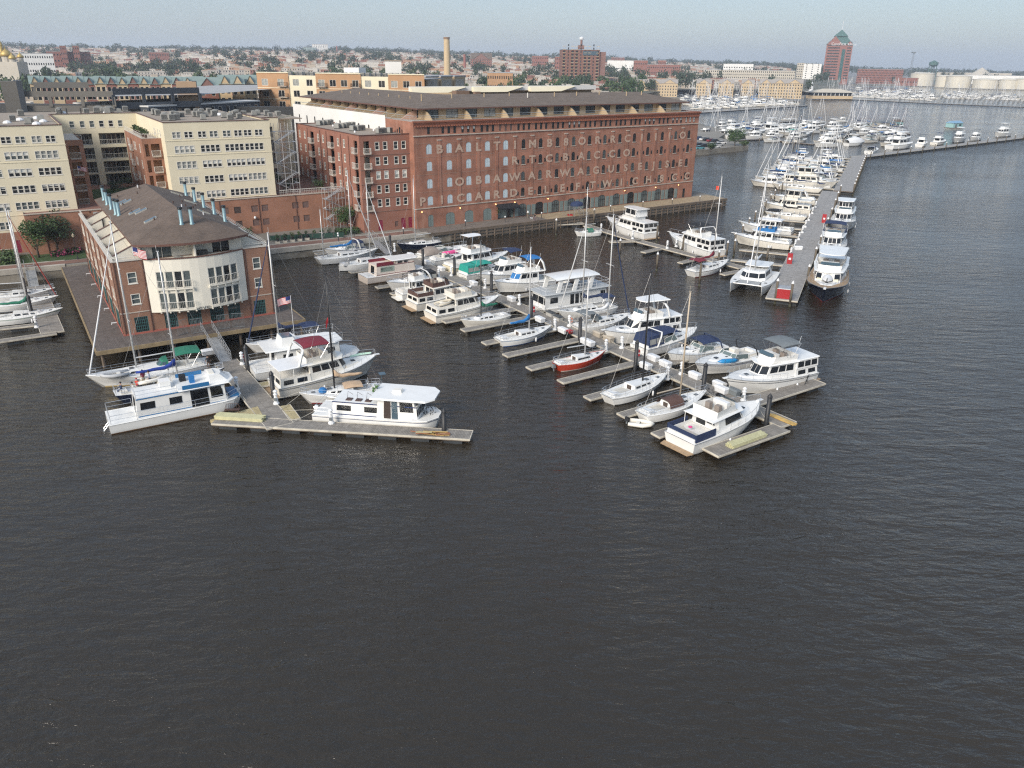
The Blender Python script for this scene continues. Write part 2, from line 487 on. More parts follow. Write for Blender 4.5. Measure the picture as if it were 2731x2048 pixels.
# warehouse quay: boards, older grey to the left, newer tan to the right, timber fendering below
QA, QB = Vector((-13, 159.6)), Vector((55, 206.5))
qd = (QB - QA).normalized()
qm = QA + qd * 25
tag(strip('boardwalk_grey', QA - qd * 5, qm, 0.05, 6.0, 2.06, BOARD_GREY), kind='structure')
tag(strip('boardwalk_tan', qm, QB - qd * 0.05, 0.05, 6.5, 2.06, BOARD_TAN), kind='structure')
mb = MB()
slabstrip(mb, QA - qd * 5, QB, -0.35, 0.0, 1.55, 2.12)
slabstrip(mb, QA, QB, -0.28, -0.02, 0.9, 1.2)
slabstrip(mb, QA, QB, -0.28, -0.02, 0.25, 0.55)
for i in range(42):
    p = QA + qd * (1 + i * 1.95); nn = Vector((-qd.y, qd.x))
    q = p - nn * 0.2
    mb.tube([(q.x, q.y, -2), (q.x, q.y, 1.7)], 0.16, 6)
tag(mb.build('quay_fender', TIMBER), 'dark timber fendering and piles along the warehouse boardwalk edge', 'quay')
# concrete quay in front of the brick blocks, brick paving behind a concrete kerb
QC, QD = Vector((-44, 140.9)), Vector((-19, 156.6))
tag(strip('brick_walk', QC, QD, 0.7, 3.6, 2.05, PAVE), kind='structure')
mb = MB()
slabstrip(mb, QC + Vector((-3, -2)), QD + (QD - QC).normalized() * 2, -0.12, 0.65, 1.3, 2.14)
slabstrip(mb, QC, QD, 3.65, 4.0, 2.0, 2.14)
tag(mb.build('quay_kerb', CONC), kind='structure')
QE, QF = Vector((-150, 86.2)), Vector((-74.5, 127.6))
tag(strip('brick_walk', QE, QF + (QF - QE).normalized() * 4, 1.0, 3.4, 2.05, PAVE), kind='structure')
mb = MB()
slabstrip(mb, QE, QF, -0.1, 0.7, 1.3, 2.14)
slabstrip(mb, QE, QF, 3.45, 3.8, 2.0, 2.12)
tag(mb.build('quay_kerb', CONC), kind='structure')
tag(strip('lawn', QE, QF + (QF - QE).normalized() * 8, 4.0, 11.5, 2.04, GRASS), kind='structure')
# ================================================================== facades
WFRAME = mat('window_white', (0.72, 0.69, 0.62), 0.5)
WDARK = mat('window_dark_frame', (0.035, 0.028, 0.024), 0.5)
WTEAL = mat('window_teal_frame', (0.05, 0.14, 0.14), 0.5)
PANE = mat('pane_dark', (0.018, 0.02, 0.022), 0.06, spec=0.6)
PANEG = mat('pane_grey', (0.10, 0.12, 0.12), 0.08, spec=0.6, var=0.35, vs_=1.0)
PANEL = mat('pane_curtain', (0.30, 0.31, 0.29), 0.15, spec=0.6, var=0.3, vs_=1.5)
BLIND = mat('window_blind', (0.62, 0.62, 0.58), 0.7)
SHUTB = mat('shutter_pale_blue', (0.50, 0.58, 0.62), 0.6, var=0.08, vs_=0.8)
SHUTG = mat('shutter_green_grey', (0.17, 0.21, 0.20), 0.6, var=0.12, vs_=0.8)
DOORM = mat('door_magenta', (0.22, 0.02, 0.05), 0.5)
RAILW = mat('railing_white', (0.62, 0.60, 0.55), 0.5)
STONE = mat('ledge_stone', (0.46, 0.40, 0.34), 0.8, var=0.2, vs_=0.6)
MC = {}
def win_mesh(style, w, h):
    """frame mesh, list of (child name, mesh) in window space: x along the wall, y inwards, z up"""
    key = (style, round(w, 3), round(h, 3))
    if key in MC: return MC[key]
    f = MB(); kids = []
    fw = 0.07
    st = style.split('_')[0]
    def border(x0, x1, z0, z1, t=fw, y0=0.03, y1=0.14):
        f.box(x0, x1, y0, y1, z0, z0 + t); f.box(x0, x1, y0, y1, z1 - t, z1)
        f.box(x0, x0 + t, y0, y1, z0 + t, z1 - t); f.box(x1 - t, x1, y0, y1, z0 + t, z1 - t)
    pm = {'d': PANE, 'g': PANEG, 'l': PANEL}[style.split('_')[1] if '_' in style else 'd']
    x0, x1 = -w / 2, w / 2
    if st == 'dh':                      # double hung sash with a proud white casing and a sill
        fm = WFRAME
        f.box(x0 - .07, x1 + .07, -.05, .02, -.09, 0)
        border(x0, x1, 0, h, 0.085, -0.02, 0.14)
        f.box(x0 + fw, x1 - fw, 0.02, 0.12, h * .5 - .035, h * .5 + .035)
        for z0, z1 in ((fw, h * .5 - .035), (h * .5 + .035, h - fw)):
            kids.append(('pane', MB().face([(x0 + fw, .11, z0), (x1 - fw, .11, z0), (x1 - fw, .11, z1), (x0 + fw, .11, z1)]).mesh('pane', pm)))
    elif st == 'sl':                    # sliding glass door, three leaves
        fm = WFRAME
        border(x0, x1, 0, h)
        k = max(1, round(w / 1.0))
        for i in range(1, k): f.box(x0 + w * i / k - .035, x0 + w * i / k + .035, .03, .13, fw, h - fw)
        for i in range(k):
            a, c = x0 + w * i / k + .035, x0 + w * (i + 1) / k - .035
            kids.append(('pane', MB().face([(a, .11, fw), (c, .11, fw), (c, .11, h - fw), (a, .11, h - fw)]).mesh('pane', pm)))
    elif st == 'grid' or st == 'dark':  # many-paned window
        fm = WTEAL if st == 'grid' else WDARK
        border(x0, x1, 0, h)
        nx, nz = (7, 5) if st == 'grid' else (2, 3)
        for i in range(1, nx): f.box(x0 + w * i / nx - .02, x0 + w * i / nx + .02, .05, .12, fw, h - fw)
        for i in range(1, nz): f.box(x0 + fw, x1 - fw, .055, .115, h * i / nz - .02, h * i / nz + .02)
        kids.append(('pane', MB().face([(x0, .1, 0), (x1, .1, 0), (x1, .1, h), (x0, .1, h)]).mesh('pane', pm)))
    elif st == 'arch':                  # round-headed sash with dark frame and pale stone sill
        fm = [WDARK, STONE]
        f.box(x0 - .15, x1 + .15, -.1, .04, -.14, 0, 1)
        border(x0, x1, 0, h, .06)
        f.box(-.03, .03, .05, .12, .06, h - .06); f.box(x0 + .06, x1 - .06, .055, .115, h * .5 - .03, h * .5 + .03)
        for a, c in ((x0 + .06, -.03), (.03, x1 - .06)):
            kids.append(('pane', MB().face([(a, .1, .06), (c, .1, .06), (c, .1, h), (a, .1, h)]).mesh('pane', pm)))
    elif st in ('shutb', 'shutg'):      # pair of closed shutters filling the opening
        fm = SHUTB if st == 'shutb' else SHUTG
        f.box(x0, -.015, .06, .12, 0, h); f.box(.015, x1, .06, .12, 0, h)
        for a, c in ((x0, -.015), (.015, x1)):
            for z0, z1 in ((.1, h * .48), (h * .52, h * .95)): f.box(a + .08, c - .08, .04, .06, z0, z1)
    elif st == 'bigarch':
        fm = WDARK
        border(x0, x1, 0, h, .09)
        for i in (1, 2): f.box(x0 + w * i / 3 - .03, x0 + w * i / 3 + .03, .05, .12, .09, h)
        f.box(x0, x1, .045, .125, h * .62, h * .62 + .07)
        for i in range(3):
            a, c = x0 + w * i / 3, x0 + w * (i + 1) / 3
            kids.append(('pane', MB().face([(a, .1, 0), (c, .1, 0), (c, .1, h), (a, .1, h)]).mesh('pane', pm)))
    elif st == 'door':
        fm = DOORM
        f.box(x0, x1, .05, .12, 0, h)
        kids.append(('door_frame', MB().box(x0, x0 + .06, .0, .05, 0, h).box(x1 - .06, x1, .0, .05, 0, h).box(x0 + .06, x1 - .06, 0, .05, h - .06, h).mesh('door_frame', DOORM)))
    elif st == 'fw':                    # plain far window, frame and glass in one piece
        fm = [WFRAME if h < 1.9 else WDARK, pm]
        border(x0, x1, 0, h, .07)
        f.face([(x0, .1, 0), (x1, .1, 0), (x1, .1, h), (x0, .1, h)], 1)
    elif st == 'infill':                # bricked-up opening
        fm = MATS['brick_infill']
        f.box(x0, x1, .1, .2, 0, h)
    elif st == 'vent':
        fm = mat('louvre_brown', (0.10, 0.07, 0.06), 0.6)
        f.box(x0, x1, .12, .2, 0, h)
        for i in range(8): f.box(x0, x1, .06, .12, h * (i + .2) / 8, h * (i + .7) / 8)
    else:                               # plain tall sash, thin white or dark frame
        fm = WFRAME if st == 'tw' else WDARK
        border(x0, x1, 0, h, .055)
        f.box(x0 + .055, x1 - .055, .04, .12, h * .5 - .03, h * .5 + .03)
        for z0, z1 in ((.055, h * .5 - .03), (h * .5 + .03, h - .055)):
            kids.append(('pane', MB().face([(x0 + .055, .1, z0), (x1 - .055, .1, z0), (x1 - .055, .1, z1), (x0 + .055, .1, z1)]).mesh('pane', pm)))
    MC[key] = (f.mesh('window', fm), kids)
    return MC[key]
WNAME = {'shutb': 'shutter', 'shutg': 'shutter', 'door': 'door', 'infill': 'bricked_opening', 'vent': 'louvre', 'sl': 'balcony_door'}

def wall(parent, p0, p1, z0, z1, wins, m, name='wall', depth=0.22, uoff=0.0):
    """a wall from p0 to p1 (outside on the right hand) with real openings.
    wins: (u centre, width, sill z, height, style[, arch rise])"""
    p0 = Vector(p0); p1 = Vector(p1); d = p1 - p0; L = d.length; d.normalize()
    inn = Vector((-d.y, d.x)); ang = math.atan2(d.y, d.x)
    ops = []
    us = {0.0, L}; zs = {z0, z1}
    for wv in wins:
        u, w, s, h = wv[:4]
        ops.append((u - w / 2, u + w / 2, s, s + h))
        us |= {u - w / 2, u + w / 2}; zs |= {s, s + h}
    us = sorted(x for x in us if -1e-6 <= x <= L + 1e-6); zs = sorted(z for z in zs if z0 - 1e-6 <= z <= z1 + 1e-6)
    def cl(q):
        o = [q[0]]
        for x in q[1:]:
            if x - o[-1] > 1e-4: o.append(x)
        return o
    us = cl(us); zs = cl(zs)
    mb = MB()
    W = lambda u, y, z: (p0.x + d.x * u + inn.x * y, p0.y + d.y * u + inn.y * y, z)
    def q(u0, u1, a0, a1, y=0.0):
        mb.face([W(u0, y, a0), W(u1, y, a0), W(u1, y, a1), W(u0, y, a1)], 0, [(u0 + uoff, a0), (u1 + uoff, a0), (u1 + uoff, a1), (u0 + uoff, a1)])
    # rows merged along u
    for a0, a1 in zip(zs, zs[1:]):
        run = None
        for u0, u1 in zip(us, us[1:]):
            uc, zc = (u0 + u1) / 2, (a0 + a1) / 2
            hole = any(o[0] < uc < o[1] and o[2] < zc < o[3] for o in ops)
            if hole:
                if run is not None: q(run, u0, a0, a1); run = None
            elif run is None: run = u0
        if run is not None: q(run, L, a0, a1)
    for wv, (a, c, s, t) in zip(wins, ops):
        for pts in (((a, 0, s), (a, depth, s), (a, depth, t), (a, 0, t)), ((c, depth, s), (c, 0, s), (c, 0, t), (c, depth, t)),
                    ((a, 0, s), (c, 0, s), (c, depth, s), (a, depth, s)), ((a, depth, t), (c, depth, t), (c, 0, t), (a, 0, t))):
            mb.face([W(*k) for k in pts], 0, [(k[0] + k[1] + uoff, k[2]) for k in pts])
        if len(wv) > 5 and wv[5]:
            rise = wv[5]; uc = (a + c) / 2; N = 6; hw = (c - a) / 2
            arc = [(uc - hw * math.cos(math.pi * i / N), t - rise + rise * math.sin(math.pi * i / N)) for i in range(N + 1)]
            for half in (arc[:N // 2 + 1], arc[N // 2:]):
                corner = (a, t) if half[0][0] < uc - 1e-4 else (c, t)
                for e0, e1 in zip(half, half[1:]):
                    tri = [corner, e0, e1] if corner[0] == a else [corner, e0, e1]
                    for yy in (0.0, ):
                        pts = [(k[0], 0.0, k[1]) for k in tri]
                        mb.face([W(*k) for k in pts], 0, [(k[0] + uoff, k[2]) for k in pts])
                    mb.face([W(e0[0], 0, e0[1]), W(e1[0], 0, e1[1]), W(e1[0], .12, e1[1]), W(e0[0], .12, e0[1])], 0, [(0, 0), (.1, 0), (.1, .1), (0, .1)])
        st = wv[4]
        if not st: continue
        fm, kids = win_mesh(st, wv[1], wv[3])
        o = put(WNAME.get(st.split('_')[0], 'window'), fm, parent, W(wv[0], 0, wv[2]), ang)
        for kn, km in kids:
            put(kn, km, o)
        if len(wv) > 6 and wv[6]:
            bl = MC.get(('blind', wv[1], wv[3], wv[6]))
            if bl is None:
                bl = MB().face([(-wv[1] / 2 + .09, .095, wv[3] * (1 - wv[6])), (wv[1] / 2 - .09, .095, wv[3] * (1 - wv[6])), (wv[1] / 2 - .09, .095, wv[3] - .09), (-wv[1] / 2 + .09, .095, wv[3] - .09)]).mesh('blind', BLIND)
                MC[('blind', wv[1], wv[3], wv[6])] = bl
            put('blind', bl, o)
    return mb.build(name, m, parent)

def railing(parent, pts, z, h=1.0, name='railing', m=None, pitch=0.16, closed_ends=True, bars=True):
    mb = MB()
    m = m or RAILW
    for a, c in zip(pts, pts[1:]):
        a = Vector(a); c = Vector(c); L = (c - a).length; k = max(1, int(L / pitch))
        mb.tube([(a.x, a.y, z + h), (c.x, c.y, z + h)], .035, 4)
        mb.tube([(a.x, a.y, z + .08), (c.x, c.y, z + .08)], .025, 4)
        for i in range(k + 1):
            p = a.lerp(c, i / k)
            if bars or i % 8 == 0 or i == k: mb.tube([(p.x, p.y, z), (p.x, p.y, z + h)], .035 if i in (0, k) else .014, 4, cap=False)
        if not bars: mb.tube([(a.x, a.y, z + .55), (c.x, c.y, z + .55)], .02, 4)
    return mb.build(name, m, parent)

def balcony(parent, p0, d, w, depth, z, h=1.0, m=None, slabm=None):
    """projecting balcony: slab and railing. p0 = left end on the wall, d = direction along the wall (outside on the right)"""
    d = Vector(d).normalized(); o = Vector((d.y, -d.x)); p0 = Vector(p0)
    a, c = p0 + o * depth, p0 + d * w + o * depth; e = p0 + d * w
    s = MB(); s.prism([(p0.x, p0.y), (a.x, a.y), (c.x, c.y), (e.x, e.y)], z - .16, z)
    b_ = s.build('balcony', slabm or STONE, parent)
    railing(b_, [p0, a, c, e], z, h, m=m)
    return b_
def acunit(parent, x, y, z, a=0, s=1.0):
    if 'ac' not in MC:
        MC['ac'] = MB().box(-.45, .45, -.45, .45, .12, 1.0).lathe([(.36, 1.0), (.36, 1.04), (.1, 1.05)], 10).box(-.5, .5, -.5, .5, 0, .1, 1).mesh('air_conditioner', [mat('ac_grey', (0.30, 0.30, 0.28), 0.5, var=.2), DARKM])
        g = MB()
        for i in range(7): g.box(-.46, .46, -.462, -.452, .22 + i * .1, .27 + i * .1)
        MC['acg'] = g.mesh('grille', DARKM)
    o = put('air_conditioner', MC['ac'], parent, (x, y, z), a, (s, s, s))
    put('grille', MC['acg'], o)
    return o
# ================================================================== the big buildings on the quay
BR_WH = brick_mat('brick_warehouse', (0.34, 0.13, 0.078), (0.265, 0.098, 0.062), (0.28, 0.17, 0.125), patch=0.30, stain_col=(0.42, 0.25, 0.18), stain_amt=0.5)
BR_RED = brick_mat('brick_red_block', (0.32, 0.125, 0.08), (0.26, 0.10, 0.068), (0.25, 0.15, 0.115), patch=0.12)
BR_POD = brick_mat('brick_podium', (0.36, 0.15, 0.088), (0.29, 0.12, 0.075), (0.26, 0.17, 0.12), patch=0.18)
BR_PAV = brick_mat('brick_pavilion', (0.29, 0.125, 0.075), (0.19, 0.075, 0.05), (0.30, 0.22, 0.16), patch=0.12)
brick_mat('brick_infill', (0.20, 0.10, 0.075), (0.16, 0.08, 0.065), (0.16, 0.1, 0.085), patch=0.15)
CREAM = mat('stucco_cream', (0.72, 0.65, 0.48), 0.8, var=0.06, vs_=0.25)
CREAM2 = mat('stucco_pavilion', (0.77, 0.73, 0.63), 0.75, var=0.04, vs_=0.3)
PENT = mat('penthouse_tan', (0.42, 0.32, 0.20), 0.8, var=0.06, vs_=0.4)
WHITEW = mat('white_wall', (0.74, 0.73, 0.70), 0.8, var=0.06, vs_=0.15)
GRAVEL = mat('roof_gravel', (0.30, 0.25, 0.20), 0.95, var=0.16, vs_=2.5)
TARROOF = mat('roof_tar', (0.05, 0.05, 0.052), 0.9, var=0.2, vs_=1)
COPING = mat('coping_brown', (0.13, 0.065, 0.05), 0.6)
LETTER = None
def shingle_mat(name, c):
    m = bpy.data.materials.new(name); m.use_nodes = True
    nt = m.node_tree; n = nt.nodes; l = nt.links; b = n['Principled BSDF']; b.inputs['Roughness'].default_value = 0.9
    tc = n.new('ShaderNodeTexCoord'); br = n.new('ShaderNodeTexBrick')
    br.inputs['Color1'].default_value = (*c, 1); br.inputs['Color2'].default_value = tuple(x * .72 for x in c) + (1,)
    br.inputs['Mortar'].default_value = tuple(x * .5 for x in c) + (1,)
    br.inputs['Brick Width'].default_value = 0.32; br.inputs['Row Height'].default_value = 0.14; br.inputs['Mortar Size'].default_value = 0.01; br.inputs['Scale'].default_value = 1
    l.new(tc.outputs['Object'], br.inputs['Vector'])
    ns = n.new('ShaderNodeTexNoise'); ns.inputs['Scale'].default_value = 0.5; ns.inputs['Detail'].default_value = 6
    l.new(tc.outputs['Object'], ns.inputs['Vector'])
    mp = n.new('ShaderNodeMapRange'); mp.inputs[1].default_value = .3; mp.inputs[2].default_value = .7; mp.inputs[3].default_value = .82; mp.inputs[4].default_value = 1.15
    l.new(ns.outputs['Fac'], mp.inputs[0])
    mx = n.new('ShaderNodeMix'); mx.data_type = 'RGBA'; mx.blend_type = 'MULTIPLY'; mx.inputs[0].default_value = 1
    l.new(br.outputs['Color'], mx.inputs[6]); l.new(mp.outputs[0], mx.inputs[7]); l.new(mx.outputs[2], b.inputs['Base Color'])
    MATS[name] = m; return m
SHING = shingle_mat('shingles_brown', (0.155, 0.115, 0.09))
SHINGW = shingle_mat('shingles_warehouse', (0.175, 0.135, 0.105))

# ------------------------------------------------------------------ warehouse
W = thing('brick_warehouse', 'long red brick harbour warehouse with faded painted letters and brown hipped penthouse roof', 'building', (-20, 161.4, 0), RAD(35.6))
LW = 81.7
cols = [3.4 + 4.7 * i for i in range(17)]
wins = []
for i, s in enumerate(cols):
    for r, (z, h) in enumerate(((16.75, 1.95), (13.45, 1.9), (10.0, 1.9), (6.6, 1.85))):
        if i <= 4: wins.append((s, 1.3, z, h, 'shutb', .5))
        else: wins.append((s, 1.0, z, h, rng.choice(['arch_d', 'arch_d', 'arch_g']), .45))
        if i >= 5 and (r in (1, 3) or (r in (0, 2) and i in (10, 15))):
            for sg in (-1, 1):
                if r == 1 and 9 <= i <= 9: continue
                if (i * 7 + r * 3 + sg) % 9 == 0: continue
                wins.append((s + sg * 1.33, .52, z + .18, .82, 'td_d' if rng.random() < .7 else 'td_l'))
    if i == 4:
        for k in (-1.4, 0, 1.4): wins.append((s + k, .62, 20.6, 1.35, 'infill'))
    elif i:
        bl = rng.random()
        for k in (-1.4, 0, 1.4): wins.append((s + k, .62, 20.6, 1.35, 'td_d', 0, (.5 if bl < .2 else .9 if bl > .88 else 0)))
    else: wins.append((s, .62, 20.6, 1.35, 'td_d'))
    if i == 0: wins.append((s, 1.3, 2.15, 2.5, 'shutg', .5))
    elif i < 4: wins.append((s, 2.2, 2.15, 2.6, 'shutg', .6))
    elif i == 4: wins.append((22.4, 4.4, 2.1, 2.5, ''))
    elif i < 16: wins.append((s, 2.2, 2.15, 2.8, 'bigarch_g' if i % 3 else 'bigarch_d', .6))
    else: wins.append((s, .9, 2.15, 2.2, 'td_d'))
wall(W, (0, 0), (LW, 0), 2.0, 23.0, wins, BR_WH)
wall(W, (0, 64), (0, 12), 2.0, 23.6, [(4 + 5.0 * k, .75, 19.4, 1.9, 'td_d', .3) for k in range(10)], WHITEW)
wall(W, (0, 12), (0, 0), 2.0, 23.0, [(5.2, .5, 20.0, 1.3, 'td_d'), (6.2, .75, 19.9, 1.8, 'td_d', .3), (7.2, .5, 20.0, 1.3, 'td_d')], BR_WH)
wall(W, (LW, 0), (LW, 34), 2.0, 23.0, [(3.5 + 4.7 * k, 1.0, z, 1.9, 'arch_d', .45) for k in range(6) for z in (16.75, 13.45, 10.0, 6.6)], BR_WH)
wall(W, (LW, 34), (0, 34), 2.0, 23.0, [], BR_WH)
MB().box(.25, LW - .25, .25, 33.8, 22.6, 22.95).box(.25, 33, 33.8, 63.8, 22.6, 22.95).build('terrace', STONE, W)
mb = MB()                                                  # stone bands, iron tie strips
mb.box(-.12, LW + .12, -.14, .0, 5.98, 6.14); mb.box(-.15, LW + .15, -.2, .0, 20.22, 20.4)
mb.build('stone_band', STONE, W)
mb = MB()
for z in (18.85, 16.15, 12.75, 9.3):
    mb.box(.3, LW - .3, -.03, -.004, z, z + .035)
mb.build('tie_strip', mat('tie_pale', (0.42, 0.30, 0.24), .7), W)
for i in range(16):                                        # flat pilasters between the bays with stone caps
    s = cols[i] + 2.35
    p = MB().box(s - .35, s + .35, -.09, -.002, 6.2, 19.3, uvs=True).build('pilaster', BR_WH, W)
    MB().box(s - .5, s + .5, -.16, -.002, 19.3, 19.5).build('pilaster_cap', STONE, p)
mb = MB().box(-.3, LW + .3, -.42, .0, 22.85, 23.15)        # corbelled cornice
for z, d in ((22.2, .12), (22.45, .2), (22.65, .3)): mb.box(-.1, LW + .1, -d, -.001, z, z + .2)
for k in range(136): mb.box(.2 + k * .6, .48 + k * .6, -.36, -.001, 22.0, 22.2)
for z, d in ((22.2, .12), (22.45, .2), (22.65, .3)): mb.box(LW + .001, LW + d, 0.002, 34, z, z + .2)
mb.box(LW + .001, LW + .4, .002, 34, 22.85, 23.15)
mb.build('cornice', mat('brick_cornice', (0.27, 0.10, 0.06), 0.85, var=.15, vs_=1.5), W)
for i in range(5, 16):                                     # opened shutters beside the ground floor windows
    for sg in (-1, 1):
        c0 = cols[i] + sg * 1.68
        MB().box(c0 - .52, c0 + .52, -.09, -.012, 2.25, 4.35).box(c0 - .42, c0 + .42, -.11, -.09, 2.4, 3.2).box(c0 - .42, c0 + .42, -.11, -.09, 3.35, 4.2).prism([(c0 - .52, -.089), (c0 + .52, -.089), (c0 + .52, -.014), (c0 - .52, -.014)], 4.35, 4.55).build('shutter', SHUTG, W)
# entrance recess with black awning
MB().box(20.25, 24.55, .9, 1.0, 2.1, 4.6).box(20.25, 20.3, .2, .9, 2.1, 4.6).box(24.5, 24.55, .2, .9, 2.1, 4.6).build('entrance', SHUTG, W)
MB().box(23.2, 24.2, .84, .9, 2.1, 4.2).build('door', WDARK, W)
aw = MB(); aw.frustum([(19.8, -1.7, 4.55), (25.1, -1.7, 4.55), (25.1, 0, 4.9), (19.8, 0, 4.9)], [(19.8, -1.65, 4.7), (25.1, -1.65, 4.7), (25.1, -.05, 5.35), (19.8, -.05, 5.35)])
for k in range(27): aw.box(19.82 + k * .195, 19.98 + k * .195, -1.71, -1.69, 4.38, 4.56)
aw.build('awning', BLACKC, W)
for i, s in enumerate((1.2, 10.4, 19.5, 24.6, 33.9, 45.6, 57.5, 68.0, 76.2)):     # warm wall lamps that are on
    o = MB().box(s - .06, s + .06, -.25, 0, 5.55, 5.62).build('wall_lamp', DARKM, W)
    em = bpy.data.materials.get('lamp_warm')
    if not em:
        em = mat('lamp_warm', (1, .6, .3)); em.node_tree.nodes['Principled BSDF'].inputs['Emission Color'].default_value = (1, .55, .2, 1)
        em.node_tree.nodes['Principled BSDF'].inputs['Emission Strength'].default_value = 2
    MB().lathe([(.02, 5.32), (.13, 5.4), (.13, 5.5), (.03, 5.56)], 8, (s, -.25)).build('bulb', em, o)
# painted letters: ghost signs worn into the brick
lm = bpy.data.materials.new('painted_letter'); lm.use_nodes = True
nt = lm.node_tree; n = nt.nodes; l = nt.links; b = n['Principled BSDF']; b.inputs['Roughness'].default_value = .85
tc = n.new('ShaderNodeTexCoord'); ns = n.new('ShaderNodeTexNoise'); ns.inputs['Scale'].default_value = 2.2; ns.inputs['Detail'].default_value = 8; ns.inputs['Roughness'].default_value = .7
ge = n.new('ShaderNodeNewGeometry'); l.new(ge.outputs['Position'], ns.inputs['Vector'])
rp = n.new('ShaderNodeValToRGB'); rp.color_ramp.elements[0].position = .33; rp.color_ramp.elements[1].position = .50
rp.color_ramp.elements[0].color = (.34, .15, .095, 1); rp.color_ramp.elements[1].color = (.48, .36, .28, 1)
l.new(ns.outputs['Fac'], rp.inputs['Fac']); l.new(rp.outputs['Color'], b.inputs['Base Color'])
def glyph(ch):
    if ('g', ch) in MC: return MC[('g', ch)]
    cu = bpy.data.curves.new('letter', 'FONT'); cu.body = ch; cu.size = 2.15; cu.align_x = 'CENTER'; cu.offset = 0.075; cu.extrude = 0.004
    cu.resolution_u = 3
    ob = bpy.data.objects.new('letter_tmp', cu); COL.objects.link(ob)
    dg = bpy.context.evaluated_depsgraph_get()
    me = bpy.data.meshes.new_from_object(ob.evaluated_get(dg))
    me.name = 'letter'
    bpy.data.objects.remove(ob); bpy.data.curves.remove(cu)
    me.materials.clear(); me.materials.append(lm)
    MC[('g', ch)] = me
    return me
def letters(txt, start, z, sp=4.7):
    for k, ch in enumerate(txt):
        if ch == ' ': continue
        s = start + sp * k
        o = put('letter', glyph(ch), W, (s, -.098, z)); o.rotation_euler = (RAD(90), 0, 0); o.scale = (1.3, 1.08, 1)
letters('BALTIMB8ORRCIIIO', 5.75, 16.85)
letters('RTCBACCO', 24.55, 13.55)
letters('OBAWARWAGUSEJSE', 10.45, 10.1)
letters('PICARDELEFTWICH8CC', 1.5, 6.72, 4.57)
# penthouse storey, set back behind a terrace
pw = [(2.6 + 4.7 * k, 2.9, 23.25, 1.75, rng.choice(['dark_d', 'dark_d', 'dark_l', 'dark_g'])) for k in range(16)]
wall(W, (4.2, 4.2), (79.5, 4.2), 23.0, 25.2, pw, PENT, 'penthouse_wall')
wall(W, (5.0, 64), (5.0, 4.2), 23.0, 25.2, [(3 + 4.8 * k, 2.6, 23.25, 1.75, 'dark_d') for k in range(12)], PENT, 'penthouse_wall')
wall(W, (79.5, 4.2), (79.5, 33), 23.0, 25.2, [(4, 3, 23.2, 1.7, 'dark_d')], PENT, 'penthouse_wall')
for k in range(9):                                         # slanted party walls on the terrace
    s = 5.0 + 9.4 * k
    if s > 79: break
    MB().frustum([(s - .12, 1.0, 22.96), (s + .12, 1.0, 22.96), (s + .12, 4.18, 22.96), (s - .12, 4.18, 22.96)], [(s - .12, 2.2, 24.0), (s + .12, 2.2, 24.0), (s + .12, 4.18, 25.1), (s - .12, 4.18, 25.1)]).build('party_wall', PENT, W)
for k in range(12):
    t = 7.5 + 4.8 * k
    MB().frustum([(1.2, t - .12, 22.96), (4.98, t - .12, 22.96), (4.98, t + .12, 22.96), (1.2, t + .12, 22.96)], [(2.6, t - .12, 23.9), (4.98, t - .12, 25.1), (4.98, t + .12, 25.1), (2.6, t + .12, 23.9)]).build('party_wall', PENT if k % 3 else mat('penthouse_pink', (.55, .36, .28), .8), W)
railing(W, [(.4, 12), (.4, .3), (LW - .3, .3), (LW - .3, 10)], 23.15, .9, m=mat('rail_galv_blue', (.33, .38, .4), .5), pitch=.6, bars=False)
railing(W, [(.4, 63), (.4, 12)], 23.6, .6, m=MATS['rail_galv_blue'], pitch=.6, bars=False)
r = MB(); zE, zR = 25.3, 27.25
E_ = {'a': (2.6, 2.9, zE), 'b': (81, 2.9, zE), 'c': (81, 33.5, zE), 'd': (33.5, 33.5, zE), 'e': (33.5, 66, zE), 'f': (2.6, 66, zE), 'g': (18, 18.2, zR), 'h': (77.5, 18.2, zR), 'i': (18, 64, zR)}
for q in ('abhg', 'bch', 'chgd', 'dgie', 'eif', 'figa'):
    r.face([E_[k] for k in q])
for q in ('ab', 'bc', 'cd', 'de', 'ef', 'fa'):
    p0, p1 = E_[q[0]], E_[q[1]]
    r.face([(p0[0], p0[1], zE - .25), (p1[0], p1[1], zE - .25), p1, p0], 1)
r.face([(2.6, 2.9, zE - .25), (2.6, 66, zE - .25), (33.5, 66, zE - .25), (33.5, 33.5, zE - .25), (81, 33.5, zE - .25), (81, 2.9, zE - .25)], 1)
ro = r.build('roof', [SHINGW, COPING], W)
for k, s in enumerate((9, 17, 26, 33.5, 37, 45.5, 53, 61, 68, 74)):
    MB().tube([(s, 12.5 + (k * 37 % 4) * .8, 26.2), (s, 12.5 + (k * 37 % 4) * .8, 27.6)], .13, 6).build('vent_pipe', RAILW if k == 4 else PENT, ro)
for k in range(9):
    MB().tube([(11, 16 + 5.2 * k, 26.2), (11, 16 + 5.2 * k, 26.9)], .11, 6).build('vent_pipe', PENT, ro)
MB().box(22, 25.5, 19.5, 21.5, 26.6, 27.9).box(26.5, 28, 18.5, 19.5, 26.8, 27.7).build('chimney', mat('chimney_brown', (.2, .13, .09), .85), ro)
